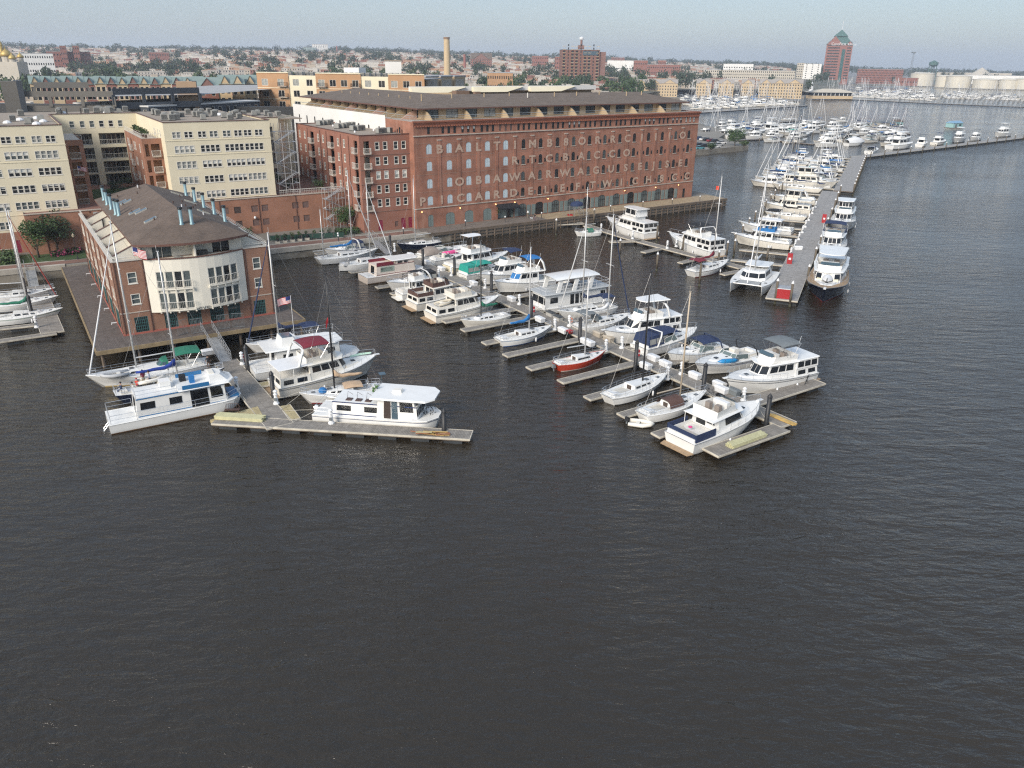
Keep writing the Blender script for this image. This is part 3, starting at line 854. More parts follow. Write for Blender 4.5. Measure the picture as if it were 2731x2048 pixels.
# rear court roofs with cream upstands
bk = MB().prism([(36, 40), (80, 40), (80, 62), (36, 62)], 22, 26.9)
bk.build('rear_wing', PENT, W)
MB().box(35.5, 80.5, 39.5, 62.5, 26.9, 27.2).build('rear_roof', SHINGW, W)
for s0 in (20, 38, 56):
    MB().frustum([(s0, 36.4, 26.9), (s0 + 10, 36.4, 26.9), (s0 + 10, 38, 26.9), (s0, 38, 26.9)], [(s0, 37.4, 28.1), (s0 + 16, 37.4, 28.1), (s0 + 16, 38, 28.1), (s0, 38, 28.1)]).build('upstand', CREAM, W)
MB().box(20, 80, 38, 38.5, 27.2, 28.3).build('parapet', WHITEW, W)

# ------------------------------------------------------------------ red brick apartment block
R_ = thing('brick_apartment_block', 'red brick apartment block with white balconies and flat gravel roof beside the warehouse', 'building', (-30, 157, 0), RAD(33.5))
zc = (17.9, 15.05, 12.35, 9.6, 6.9)
wins = []
for s in (3.7, 5.4, 7.7, 9.4):
    for i, z in enumerate(zc): wins.append((s, .95, z, 1.5, 'dh_d' if i not in (2,) else 'dh_l', 0, .6 if i == 2 else 0))
for z in zc: wins.append((1.5, 1.2, z - .6, 2.3, ''))
wins += [(3.6, .95, 2.15, 2.1, 'door'), (8.7, .95, 2.15, 2.1, 'door'), (10.3, .95, 2.15, 2.1, 'door'), (7.2, .8, 2.6, 1.1, 'infill')]
wall(R_, (0, 0), (11.6, 0), 2.0, 20.7, wins, BR_RED)
lw = []
tt = lambda t: 36 - t
for t in (33.8, 30.5, 22.2, 19.3, 10.9, 7.7):
    for i, z in enumerate(zc[:4]): lw.append((tt(t), .85, z, 1.5, 'dh_d'))
for t in (26, 14.4): 
    for z in zc[:4]: lw.append((tt(t), 2.2, z - .6, 2.3, ''))
for z in zc: lw.append((tt(1.9), 1.7, z - .6, 2.3, ''))
wall(R_, (0, 36), (0, 0), 2.0, 20.7, lw, BR_RED, uoff=3)
wall(R_, (11.6, 0), (11.6, 36), 2.0, 20.7, [], BR_RED)
wall(R_, (11.6, 36), (0, 36), 2.0, 20.7, [], BR_RED)
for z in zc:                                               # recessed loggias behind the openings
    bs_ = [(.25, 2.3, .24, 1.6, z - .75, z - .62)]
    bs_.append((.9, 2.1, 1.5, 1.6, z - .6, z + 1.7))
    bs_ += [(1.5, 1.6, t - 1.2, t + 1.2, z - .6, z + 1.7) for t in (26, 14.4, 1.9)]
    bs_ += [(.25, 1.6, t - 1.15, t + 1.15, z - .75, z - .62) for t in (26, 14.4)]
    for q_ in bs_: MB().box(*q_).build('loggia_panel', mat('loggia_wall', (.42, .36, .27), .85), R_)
for z in zc:
    balcony(R_, (.8, 0), (1, 0), 1.4, .55, z - .6)
    balcony(R_, (0, 2.75), (0, -1), 1.7, .6, z - .6)
    if z > 8:
        for t in (26, 14.4): balcony(R_, (0, t + 1.1), (0, -1), 2.2, .6, z - .6)
for t in (35.2, 28.6, 20.8, 17.2, 9.3, 5.2): MB().tube([(-.09, t, 2.2), (-.09, t, 20.3)], .06, 5).build('downpipe', COPING, R_)
MB().box(.2, 11.4, .2, 35.8, 20.3, 20.52).build('roof', GRAVEL, R_)
MB().box(-.12, 11.72, -.12, .2, 20.7, 20.8).box(-.12, .2, .2, 36, 20.7, 20.8).box(11.4, 11.72, .2, 36, 20.7, 20.8).build('coping', COPING, R_)
for k in range(5): MB().box(-.06, 11.66, -.07, -.002, 5.9 + 2.75 * k, 6.02 + 2.75 * k).build('brick_band', BR_RED, R_)
for t, s in ((5, 6.5), (5.6, 7.7), (5.2, 8.9), (13, 4.2), (13.2, 5.6), (13.8, 6.7), (20, 3.6), (20.6, 4.9), (21.3, 6.1), (22.2, 7.0), (22.9, 8.3), (30, 3.2), (30.5, 4.3), (31.1, 5.6), (31.8, 6.7)):
    acunit(R_, s, t, 20.52, rng.random(), 1.05)
for t, s in ((9, 3), (17, 8), (26, 5), (33, 8.5), (11, 8)):
    MB().lathe([(.2, 20.5), (.2, 20.75), (.12, 20.9)], 8, (s, t)).build('roof_vent', WHITEC, R_)

# ------------------------------------------------------------------ cream apartment complex on its brick podium
K = thing('cream_apartment_complex', 'cream stucco apartment complex in stepped wings on a red brick podium', 'building', (-64, 149.2, 0), RAD(32.3))
ZT = 23.2
def quad4(uc, z, w, h, sty, blind=0):
    k = 4; return [(uc + (i - 1.5) * w, w - .06, z, h, sty, 0, blind) for i in range(4)]
def creamfront(s0, s1, groups, tops, z0, zrows):
    wins = []
    for g in groups:
        for r, z in enumerate(zrows):
            st = rng.choice(['dh_d', 'dh_d', 'dh_g', 'dh_l'])
            bl = rng.choice([0, 0, 0, .5, .45, .3])
            wins += quad4(g, z, .9, 1.32, st, bl)
    for g in tops: 
        st = rng.choice(['dh_g', 'dh_d', 'dh_l'])
        wins += [(g - .39, .74, 20.4, 1.15, st), (g + .39, .74, 20.4, 1.15, st)]
    return wins
rows4 = (17.75, 14.95, 12.15, 9.35)
g = (3.2, 7.8, 12.25, 16.0); tops = (2.1, 4.2, 6.6, 8.7, 11.1, 13.2, 15.0, 17.1)
wall(K, (0, 0), (19.3, 0), 8.9, ZT, creamfront(0, 19.3, g, tops, 9, rows4), CREAM)
wall(K, (0, 31.5), (0, 0), 8.9, ZT, [(t, .75, 20.4, 1.3, 'dh_d') for t in (21, 22.2, 25, 27.5)], CREAM)
wall(K, (19.3, 0), (19.3, 31.5), 8.9, ZT, [], CREAM)
wall(K, (-16.1, 31.5), (0, 31.5), 8.5, ZT, [(3.7, .95, 20.5, 1.35, 'dh_g'), (5.6, .95, 20.5, 1.35, 'dh_g'), (7.4, .95, 20.5, 1.35, 'dh_g'), (9.2, .95, 20.5, 1.35, 'dh_d'), (11, .95, 20.5, 1.35, 'dh_d'), (12.8, .95, 20.5, 1.35, 'dh_g')]
     + [(5.2, 3.6, z, 2.3, '') for z in (17.0, 14.1, 11.3, 8.7)] + [(10.8, 5.0, z, 2.3, '') for z in (17.0, 14.1, 11.3, 8.7)], CREAM)
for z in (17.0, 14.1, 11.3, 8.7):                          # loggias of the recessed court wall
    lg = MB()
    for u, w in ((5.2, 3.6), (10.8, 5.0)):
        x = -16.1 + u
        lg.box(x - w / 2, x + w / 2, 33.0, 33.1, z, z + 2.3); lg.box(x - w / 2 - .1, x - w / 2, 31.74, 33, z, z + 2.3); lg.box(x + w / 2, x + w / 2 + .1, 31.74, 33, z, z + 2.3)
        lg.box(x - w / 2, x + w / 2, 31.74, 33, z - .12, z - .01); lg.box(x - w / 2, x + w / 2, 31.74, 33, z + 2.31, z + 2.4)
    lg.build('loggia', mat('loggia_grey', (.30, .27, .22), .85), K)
    for u, w in ((5.2, 3.6), (10.8, 5.0)):
        x = -16.1 + u
        fm, kids = win_mesh('sl_d', w * .72, 2.05)
        o = put('balcony_door', fm, K, (x, 32.85, z))
        for kn, km in kids: put(kn, km, o)
        if z > 9: railing(K, [(x - w / 2, 31.55), (x + w / 2, 31.55)], z, 1.0, pitch=.3)
# left wing
gl = (26.9, 22.4, 18.0, 13.6, 9.2, 4.8)
wl_ = creamfront(0, 30, gl, [x for q_ in gl for x in (q_ - 1.05, q_ + 1.05)], 8.4, rows4)
wall(K, (-46.1, 1.1), (-16.1, 1.1), 8.4, ZT, wl_, CREAM)
wall(K, (-46.1, 1.1), (-24.6, 1.1), 5.7, 8.4, [w_ for q_ in (17.6, 13.2, 8.8, 4.4) for w_ in quad4(q_, 6.2, .9, 1.32, 'dh_g')], CREAM)
wall(K, (-16.1, 1.1), (-16.1, 31.5), 8.4, ZT, [(t, .75, 20.4, 1.3, 'dh_d') for t in (3, 5, 26, 28)], CREAM)
# brick bays standing in the court
for sx0, sx1, t0, t1 in ((-16.1, -12.9, 6.5, 24), (-3.4, 0, 4.0, 26)):
    fr = [(1.6 if sx0 < -10 else 2.2, 1.7 if sx0 < -10 else 1.5, z, 2.2, '') for z in (17.0, 14.1, 11.3, 8.8)]
    if sx0 > -10: fr += [(.7, .7, z, 2.2, '') for z in (17.0, 14.1, 11.3, 8.8)]
    wall(K, (sx0, t0), (sx1, t0), 8.4, 20.2, fr, BR_POD)
    side = [(q_, .8, z, 1.45, 'dh_d') for q_ in (3, 4.6, 11.5, 13, 18.5) for z in (17.5, 14.6, 11.8)]
    if sx0 > -10: wall(K, (sx0, t1), (sx0, t0), 8.4, 20.2, side + [(8, 1.8, z, 2.2, '') for z in (17.0, 14.1, 11.3)], BR_POD)
    else: wall(K, (sx1, t0), (sx1, t1), 8.4, 20.2, [(q_, .8, z, 1.45, 'dh_d') for q_ in (3, 4.6, 11.5, 13) for z in (17.5, 14.6, 11.8)], BR_POD)
    MB().box(sx0 + .2, sx1 - .2, t0 + .2, t1, 19.8, 20.0).build('terrace', STONE, K)
    MB().box(sx0 + .1, sx1 - .1, t0 + 1.2, t0 + 1.3, 8.5, 19.8).box(sx0 + .3, sx1 - .3, t0 + .24, t0 + 1.2, 13.9, 14.0).build('loggia', mat('loggia_sunlit', (.36, .18, .09), .85), K)  # warm sunlight in the bay recesses is put into this orange wall colour
    railing(K, [(sx0 + .1, t0 + .1), (sx1 - .1, t0 + .1)] if sx0 < -10 else [(sx0 + .1, t1), (sx0 + .1, t0 + .1), (sx1, t0 + .1)], 20.2, .8, pitch=.5)
    for z in (17.0, 14.1, 11.3, 8.8): balcony(K, ((sx0 + .75) if sx0 < -10 else sx0 + 1.45, t0), (1, 0), 1.7 if sx0 < -10 else 1.5, .35, z)
    if sx0 > -10:
        for z in (17.0, 14.1, 11.3): balcony(K, (sx0, t1 - 7.1), (0, -1), 1.8, .4, z)
# recessed wing beyond the right-hand corner
wall(K, (19.3, 22), (27.5, 22), 8.9, 22.2, [(2.0, 2.2, z, 2.3, '') for z in (18, 15.2, 12.4)] + [(5.8, 2.0, z, 2.3, '') for z in (18, 15.2, 12.4)] + [(6, 2.4, 9.2, 2.2, 'sl_d')], CREAM)
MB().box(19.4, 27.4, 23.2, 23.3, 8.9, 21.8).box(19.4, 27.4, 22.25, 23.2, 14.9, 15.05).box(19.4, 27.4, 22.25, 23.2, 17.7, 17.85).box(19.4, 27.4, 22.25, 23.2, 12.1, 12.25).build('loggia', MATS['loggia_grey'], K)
for z in (18, 15.2, 12.4):
    for u, w in ((2, 2.2), (5.8, 2.0)): railing(K, [(19.3 + u - w / 2, 21.95), (19.3 + u + w / 2, 21.95)], z, 1.0, pitch=.3)
wall(K, (27.5, 22), (33.0, 30), 8.9, 22.2, [], CREAM)
# flat gravel roofs with brown coping
mb = MB().box(.2, 19.1, .2, 40, 22.75, 22.95).box(-46, -16.3, 1.3, 45, 22.75, 22.95).box(-16.3, .2, 31.7, 45, 22.75, 22.95).box(19.1, 33, 22.2, 45, 21.75, 21.95)
mb.build('roof', GRAVEL, K)
mb = MB().box(-.12, 19.42, -.12, .2, ZT, ZT + .1).box(-.12, .2, .2, 31.4, ZT, ZT + .1).box(19.1, 19.42, .2, 22, ZT, ZT + .1).box(-16.2, .2, 31.4, 31.8, ZT, ZT + .1)
mb.box(-46.1, -15.98, .98, 1.3, ZT, ZT + .1).box(-16.3, -15.98, 1.3, 31.4, ZT, ZT + .1).box(19.42, 27.5, 21.88, 22.2, 22.2, 22.3)
mb.build('coping', COPING, K)
mb = MB()
for z in (19.9, 17.25, 8.95): mb.box(-.06, 19.36, -.06, -.002, z, z + .12); mb.box(-46, -16.04, 1.04, 1.098, z - (.5 if z < 9 else 0), z + .12 - (.5 if z < 9 else 0))
mb.build('stucco_band', CREAM, K)
for c0, c1, t0, t1, k in ((1, 18, 5, 30, 26), (-45, -18, 4, 34, 34), (-14, 0, 35, 43, 14), (20, 31, 25, 42, 10)):
    for i in range(k):
        acunit(K, rng.uniform(c0, c1), rng.uniform(t0, t1), 21.95 if c0 == 20 else 22.95, rng.choice((0, .1, 1.57)), rng.uniform(.9, 1.25))
for i in range(12):
    s, t = rng.uniform(-44, 18), rng.uniform(3, 30)
    if -16 < s < .5: t = 36
    MB().tube([(s, t, 22.9), (s, t, 24.1)], .14, 6).build('vent_pipe', DARKM, K)
for i in range(10):
    s, t = rng.uniform(-44, 18), rng.uniform(3, 30)
    if -16 < s < .5: t = 38
    MB().lathe([(.7, 22.9), (.7, 23.1), (.45, 23.35), (.1, 23.45)], 8, (s, t)).build('skylight_dome', WHITEC, K)
# podium walls, court lawn, terrace
pod = [(38 + q_, 1.3, z, 1.25, sty) for q_, sty in ((4.6, 'infill'), (8.6, 'infill'), (10.9, 'vent'), (14.2, 'infill'), (16.2, 'infill'), (22.3, 'infill'), (24.4, 'infill')) for z in (6.3, 3.6)]
wall(K, (-24.6, -2.2), (33.2, -2.2), 2.0, 9.0, [(u - 13.4, w, z, h, s) for u, w, z, h, s in pod], BR_POD, 'podium_wall')
wall(K, (-46.1, 1.1), (-24.6, 1.1), 2.0, 5.7, [(19.5, 1.2, 2.05, 2.2, 'door'), (16.4, 1.2, 2.05, 2.2, 'door')], BR_POD, 'podium_wall')
wall(K, (-24.6, 1.1), (-24.6, -2.2), 2.0, 9.0, [], BR_POD, 'podium_wall')
wall(K, (-24.6, 1.0), (-16.1, 1.0), 5.7, 8.4, [(2.2, 1.5, 6.2, 1.5, 'infill'), (5.2, 1.5, 6.2, 1.5, 'vent')], BR_POD, 'podium_wall')
MB().box(-24.5, 33, -2.0, 31.4, 8.35, 8.85).build('terrace', mat('terrace_brick', (.20, .10, .075), .9, var=.15, vs_=1), K)
MB().box(-12.5, -3.6, 3, 24, 8.85, 8.95).build('court_lawn', GRASS, K)
MB().box(-24.7, 33.3, -2.32, -1.9, 8.95, 9.1).build('coping', STONE, K)
railing(K, [(19.5, -2.0), (33, -2.0)], 9.1, .95, pitch=.5, bars=False)
railing(K, [(19.5, -2.0), (33, -2.0)], 9.1, .9, pitch=.35)
for q_ in range(8):
    MB().tube([(-22 + q_ * 7.4, -2.28, 2.2), (-22 + q_ * 7.4, -2.28, 8.9)], .06, 5).build('downpipe', COPING, K)
lamp = MB().lathe([(.02, 5.0), (.2, 5.1), (.24, 5.3), (.15, 5.5)], 10, (14.0, -2.45)).build('wall_lamp', WHITEC, K)
MB().lathe([(.02, 5.6), (.2, 5.7), (.24, 5.9), (.15, 6.1)], 10, (28.4, -2.45)).build('wall_lamp', WHITEC, K)

def scaffold(label, loc, rz, w, d, z0, z1, step=2.0):
    t = thing('scaffold_stair', label, 'scaffold', loc, rz)
    f = MB(); st = MB()
    for x in (0, w / 3, 2 * w / 3, w):
        for y in (0, d): f.tube([(x, y, z0), (x, y, z1)], .05, 4)
    z = z0 + step; k = 0
    while z <= z1:
        for y in (0, d): f.tube([(0, y, z), (w, y, z)], .04, 4)
        for x in (0, w): f.tube([(x, 0, z), (x, d, z)], .04, 4)
        f.tube([(0, 0, z - step), (w, 0, z)] if k % 2 else [(w, 0, z - step), (0, 0, z)], .035, 4)
        f.tube([(0, d, z - step), (w, d, z)] if k % 2 == 0 else [(w, d, z - step), (0, d, z)], .035, 4)
        a, c = (.3, w - .3) if k % 2 else (w - .3, .3)
        for y in (d * .3, d * .7): st.tube([(a, y, z - step), (c, y, z)], .07, 4)
        for j in range(7):
            u = (j + .5) / 7; x = a + (c - a) * u; st.box(x - .12, x + .12, d * .3, d * .7, z - step + step * u, z - step + step * u + .04)
        st.box(0, .5, 0, d, z - .03, z + .03); st.box(w - .5, w, 0, d, z - .03, z + .03)
        z += step; k += 1
    f.build('frame', GALV, t); st.build('stair', GALV, t)
    return t
p = K.matrix_basis @ Vector((20.2, .5, 0))
scaffold('tall steel scaffold stair tower between cream wing and recessed balcony wing', (p.x, p.y, 0), RAD(32.3), 4.2, 1.8, 8.9, 22.5)
p = K.matrix_basis @ Vector((27.6, -5.0, 0))
scaffold('steel scaffold stair tower climbing the brick podium wall to the terrace', (p.x, p.y, 0), RAD(32.3), 4.2, 1.8, 2.06, 10.2)

# ------------------------------------------------------------------ pavilion on the pier deck
V = thing('pier_pavilion', 'brick and cream pavilion with curved bow front and hipped brown roof on the pier deck', 'building', (-47.9, 91.6, 0), RAD(32.6))
WP, DP, ZG, ZPAR = 18.6, 37.0, 2.2, 11.4
grid = [(2.15, 1.55, 2.35, 2.0, 'grid_d'), (5.6, 1.5, 2.35, 2.0, 'grid_d'), (8.4, 1.7, 2.25, 2.3, 'grid_d'), (11.2, 1.7, 2.25, 2.3, 'grid_d'), (13.4, 1.55, 2.35, 2.0, 'grid_d'), (16.75, 1.5, 2.35, 2.0, 'grid_d')]
wall(V, (0, 0), (WP, 0), ZG, ZPAR, grid + [(1.95, 1.05, 8.6, 1.4, 'dh_g'), (1.95, 1.05, 6.0, 1.3, 'dh_g'), (16.95, 1.0, 8.6, 1.5, 'dh_g'), (16.9, .95, 6.1, 1.3, 'dh_g')], BR_PAV)
lw = []
for k in range(6):
    u = 2.6 + 6.1 * k
    for q_ in (-1.1, 0, 1.1) if k % 2 == 0 else (-.6, .6):
        for z in (8.7, 6.1): lw.append((u + q_, .7, z, 1.35, 'dh_g'))
    lw.append((u, 3.2, 2.3, 2.5, 'grid_d'))
wall(V, (0, DP), (0, 0), ZG, ZPAR, lw, BR_PAV)
wall(V, (WP, 0), (WP, DP), ZG, ZPAR, [(2.6 + 6.1 * k, 1.0, z, 1.4, 'dh_g') for k in range(6) for z in (8.7, 6.1)], BR_PAV)
wall(V, (WP, DP), (0, DP), ZG, ZPAR, [], BR_PAV)
mb = MB().box(-.06, 3.45, -.06, -.003, 4.95, 5.07).box(15.35, WP + .06, -.06, -.003, 4.95, 5.07).box(-.06, -.003, 0, DP, 4.95, 5.07)
mb.build('stone_band', STONE, V)
MB().box(-.1, WP + .1, -.1, -.004, 2.2, 2.42).box(-.1, -.004, 0, DP, 2.2, 2.42).build('plinth', mat('plinth_red', (.36, .11, .08), .8), V)
for x_, y_ in [(s, -.08) for s in (.15, 3.3, 15.5, WP - .15)] + [(-.08, .3 + 6.1 * k) for k in range(7)]: MB().tube([(x_, y_, 2.3), (x_, y_, 11.3)], .055, 5).build('downpipe', COPING, V)
MB().box(.2, WP - .2, .2, DP - .2, 10.4, 10.6).build('terrace', STONE, V)
MB().box(-.1, .28, -.1, DP, ZPAR, ZPAR + .1).box(.28, 3.4, -.1, .28, ZPAR, ZPAR + .1).box(15.4, WP + .1, -.1, .28, ZPAR, ZPAR + .1).box(WP - .28, WP + .1, .28, DP, ZPAR, ZPAR + .1).build('coping', mat('coping_pale', (.55, .52, .47), .7), V)
railing(V, [(.2, DP), (.2, .1), (3.4, .1)], ZPAR + .1, .35, pitch=1.2, bars=False)
railing(V, [(15.4, .1), (WP - .1, .1), (WP - .1, DP)], ZPAR + .1, .35, pitch=1.2, bars=False)
# curved cream bow
SB0, SB1, BUL, NB = 3.5, 15.3, 1.7, 12
def bow(u):  # 0..1 -> local point
    s = SB0 + (SB1 - SB0) * u
    return Vector((s, -BUL * (1 - (2 * u - 1) ** 2) - .12))
seg = [bow(i / NB) for i in range(NB + 1)]
for i in range(NB):
    a, c = seg[i], seg[i + 1]; wv = []
    if i in (1, 2, 3, 4, 7, 8, 9, 10):
        wd = (c - a).length
        for z in (7.75, 5.05): wv.append((wd / 2, wd - .12, z, 2.1, 'sl_g' if i % 3 else 'sl_d'))
    wall(V, a, c, 4.7, 11.35, wv, CREAM2, 'bow_wall')
mb = MB(); mb.face([(q_.x, q_.y, 4.7) for q_ in reversed(seg)]); mb.face([(q_.x, q_.y, 11.35) for q_ in seg])
for sx, q_ in ((SB0, seg[0]), (SB1, seg[-1])): mb.box(sx - .01, sx + .01, -.12, -.001, 4.7, 11.35)
mb.build('bow_soffit', CREAM2, V)
mb = MB()
for a, c in zip(seg, seg[1:]):
    d_ = (c - a).normalized(); o_ = Vector((d_.y, -d_.x)) * .08
    mb.prism([(a.x - o_.x, a.y - o_.y), (a.x + o_.x, a.y + o_.y), (c.x + o_.x, c.y + o_.y), (c.x - o_.x, c.y - o_.y)], 11.35, 11.5)
mb.build('coping', COPING, V)
for i0, i1 in ((1, 5), (7, 11)):
    for z in (7.75, 5.05):
        pts = []
        for q_ in seg[i0:i1 + 1]: pts.append(q_ + Vector((0, -.28)))
        railing(V, pts, z, .95, pitch=.2)
        sl = MB()
        lo = [(q_.x, q_.y - .32) for q_ in seg[i0:i1 + 1]]; hi = [(q_.x, q_.y + .0) for q_ in reversed(seg[i0:i1 + 1])]
        sl.prism(lo + hi, z - .16, z - .02).build('balcony', CREAM2, V)
        for k in range(i0, i1 + 1): MB().box(seg[k].x - .08, seg[k].x + .08, seg[k].y - .25, seg[k].y, z - .42, z - .16).build('bracket', CREAM2, V)
# graffiti scrawl along the bow's lower edge
gm = MB()
for k, pts in enumerate((((0, .5), (.1, .1), (.3, .0), (.35, .45)), ((.55, .5), (.5, .1), (.75, .05), (.8, .5), (.6, .55)), ((.95, .6), (1.1, .0), (1.3, .65)), ((1.5, .55), (1.45, .1), (1.75, .05), (1.8, .5), (1.55, .55)), ((1.95, .1), (2.2, .6), (2.3, .1), (2.05, .3)))):
    P3 = []
    for x, z in pts:
        u = (8.3 + x - SB0) / (SB1 - SB0); q_ = bow(u); P3.append((q_.x, q_.y - .03, 4.75 + z * .55))
    gm.tube(P3, .035, 4)
gm.build('graffiti', BLACKC, V)
# penthouse
wall(V, (3.4, .3), (15.4, .3), 10.6, 13.2, [(2.4, 2.3, 10.75, 2.0, 'sl_g'), (9.4, 2.2, 10.75, 2.0, 'sl_d')], CREAM2, 'penthouse_wall')
wall(V, (3.4, DP - 1), (3.4, .3), 10.6, 13.2, [(4 + 6 * k, 1.6, 10.75, 2.0, 'sl_d') for k in range(6)], CREAM2, 'penthouse_wall')
wall(V, (15.4, .3), (15.4, DP - 1), 10.6, 13.2, [(4 + 6 * k, 1.6, 10.75, 2.0, 'sl_d') for k in range(6)], CREAM2, 'penthouse_wall')
MB().box(9.2, 9.4, -1.5, .3, 10.6, 13.1).build('party_wall', CREAM2, V)
for k in range(6):
    t = 1.8 + 5.6 * k
    if t < DP:
        for sg in (0, 1):
            x0, x1 = (.35, 3.39) if sg == 0 else (WP - .35, 15.41)
            pw_ = MB().frustum([(min(x0, x1), t - .1, 10.62), (max(x0, x1), t - .1, 10.62), (max(x0, x1), t + .1, 10.62), (min(x0, x1), t + .1, 10.62)],
                [(min(x0, x1), t - .1, 11.7 if sg == 0 else 13.1), (max(x0, x1), t - .1, 13.1 if sg == 0 else 11.7), (max(x0, x1), t + .1, 13.1 if sg == 0 else 11.7), (min(x0, x1), t + .1, 11.7 if sg == 0 else 13.1)]).build('party_wall', CREAM2, V)
            MB().frustum([(min(x0, x1), t - .14, 11.71 if sg == 0 else 13.11), (max(x0, x1), t - .14, 13.11 if sg == 0 else 11.71), (max(x0, x1), t + .14, 13.11 if sg == 0 else 11.71), (min(x0, x1), t + .14, 11.71 if sg == 0 else 13.11)],
                [(min(x0, x1), t - .14, 11.8 if sg == 0 else 13.2), (max(x0, x1), t - .14, 13.2 if sg == 0 else 11.8), (max(x0, x1), t + .14, 13.2 if sg == 0 else 11.8), (min(x0, x1), t + .14, 11.8 if sg == 0 else 13.2)]).build('coping', COPING, pw_)
# hipped roof with a bowed front eave
rf = MB(); zE, zR = 13.3, 16.1
fe = [Vector((2.6 + 13.6 * i / 10, -.3 - 1.9 * (1 - (2 * i / 10 - 1) ** 2))) for i in range(11)]
r0, r1 = (9.4, 6.4, zR), (9.4, 31.5, zR)
for a, c in zip(fe, fe[1:]): rf.face([(a.x, a.y, zE), (c.x, c.y, zE), r0])
rf.face([(fe[-1].x, fe[-1].y, zE), (16.2, 38, zE), r1, r0]); rf.face([(16.2, 38, zE), (2.6, 38, zE), r1]); rf.face([(2.6, 38, zE), (fe[0].x, fe[0].y, zE), r0, r1])
out = [(q_.x, q_.y) for q_ in fe] + [(16.2, 38), (2.6, 38)]
for a, c in zip(out, out[1:] + out[:1]): rf.face([(*a, zE - .28), (*c, zE - .28), (*c, zE), (*a, zE)], 1)
rf.face([(*q_, zE - .28) for q_ in reversed(out)], 1)
ro = rf.build('roof', [SHING, COPING], V)
def roofz(s, t): return zE + (zR - zE) * min((s - 2.6) / 6.8, (16.2 - s) / 6.8, (38 - t) / 6.5, (t + 1.8) / 8.2)
FLUE = mat('flue_blue_grey', (.22, .33, .36), .45, .4, var=.12)
for s, t in ((3.6, 34), (3.5, 29.5), (3.5, 25), (3.5, 20.2), (3.7, 18.6), (8.9, 2.4), (10.1, 2.3), (15.3, 7.5), (15.4, 14), (15.3, 20), (15.3, 26), (15.4, 33)):
    z = roofz(s, t)
    f_ = MB().lathe([(.32, z - .25), (.32, z + .05), (.22, z + .15), (.22, z + 1.9)], 10, (s, t)).build('flue', FLUE, ro, smooth=True)
    MB().lathe([(.3, z + 1.9), (.3, z + 2.15), (.2, z + 2.2)], 10, (s, t)).build('flue_cap', DARKM, f_)
for s, t in ((5.0, 26), (5.5, 24.6), (5.4, 16), (6.0, 14.5), (6.0, 7.2), (13.6, 12), (13.9, 22), (13.5, 30)):
    left = s < 9.4; z = roofz(s, t); sl_ = .412 * (1 if left else -1); hw, hl = .45, .75
    q4 = [(s + dx, t + dy, z + dx * sl_ + .16) for dx, dy in ((-hl, -hw), (hl, -hw), (hl, hw), (-hl, hw))]
    k_ = MB().frustum([(x, y, zz - .3) for x, y, zz in q4], q4).build('skylight', mat('skylight_frame', (.4, .4, .37), .5), ro)
    MB().face([(x * .92 + s * .08, y * .9 + t * .1, (zz - z) * .92 + z + .03) for x, y, zz in q4]).build('pane', GLASSB, k_)
for k in range(16):
    s, t = rng.uniform(4.5, 14), rng.uniform(6, 33); z = roofz(s, t)
    MB().tube([(s, t, z - .1), (s, t, z + .35)], .09, 6).build('vent_pipe', BROWNT if k % 4 else WHITEC, ro)
# terrace flags, furniture
MB().box(1.2, 1.8, 9, 9.6, 10.6, 11.3).box(1.9, 2.5, 20, 20.5, 10.6, 11.2).build('terrace_seat', DARKM, V)
MB().tube([(2.0, 24, 10.6), (2.0, 24, 12.6)], .1, 6).build('folded_parasol', BLACKC, V)
acunit(V, 7.3, -.7, 10.6, 0, .9); acunit(V, 2.3, 15, 10.6, 0, 1.0); acunit(V, 2.4, 36, 10.6, 0, 1.0)
MB().box(9.8, 10.9, -.9, -.2, 10.6, 11.9).build('cabinet', DARKM, V)
for x_, a_ in ((5.6, .5), (7.2, 0), (10.4, 0), (12.2, -.4)):    # steel gates at the gangway head
    gt = put('gate', None, V, (x_, -3.4, 2.2), a_); mb = MB()
    for j in range(10): mb.tube([(j * .16, 0, .05), (j * .16, 0, 1.9)], .015, 4)
    mb.tube([(0, 0, 1.9), (1.44, 0, 1.9)], .03, 4).tube([(0, 0, .1), (1.44, 0, .1)], .03, 4).build('gate_leaf', GREYC, gt)
# pier deck under it
DK = thing('pier_deck', 'weathered grey timber pier deck on piles round the curved pavilion', 'pier', (-47.9, 91.6, 0), RAD(32.6))
dm = MB()
x0, x1, y0, y1 = -3.6, 21.2, -4.5, 42.5
for q_ in (((x0, y0), (x1, y0), (x1, 0), (x0, 0)), ((x0, 0), (0, 0), (0, y1), (x0, y1)), ((WP, 0), (x1, 0), (x1, y1), (WP, y1))):
    front = q_[2][1] == 0 and q_[0][1] < 0
    dm.face([(*p_, 2.2) for p_ in q_], 0, [(p_[0], p_[1]) if front else (p_[1], p_[0]) for p_ in q_])
dm.build('deck_boards', plank_mat('pier_boards', (.15, .125, .11), (.115, .095, .085), .17), DK)
MB().box(x0, x1, y0, y1, 1.9, 2.18).build('deck_frame', TIMBER, DK)
MB().box(x0 - .12, x1 + .12, y0 - .15, y0, 1.75, 2.24).box(x0 - .15, x0, y0, y1, 1.75, 2.24).box(x1, x1 + .15, y0, y1, 1.75, 2.24).build('rim_beam', mat('rim_timber', (.25, .19, .11), .85, var=.25, vs_=1), DK)
for i in range(7):
    for j in range(8):
        if 0 < i < 6 and j > 1: continue
        MB().lathe([(.2, -3), (.2, 1.9)], 7, (x0 + .5 + i * 4.0, y0 + .6 + j * 5.6)).build('pile', TIMBER, DK)
for k in range(5): MB().tube([(-.3, 4 + k * 7.2, 2.9), (-.9, 4 + k * 7.2, 2.9), (-.9, 4 + k * 7.2, 2.7)], .07, 5).build('light_arm', WHITEC, DK)
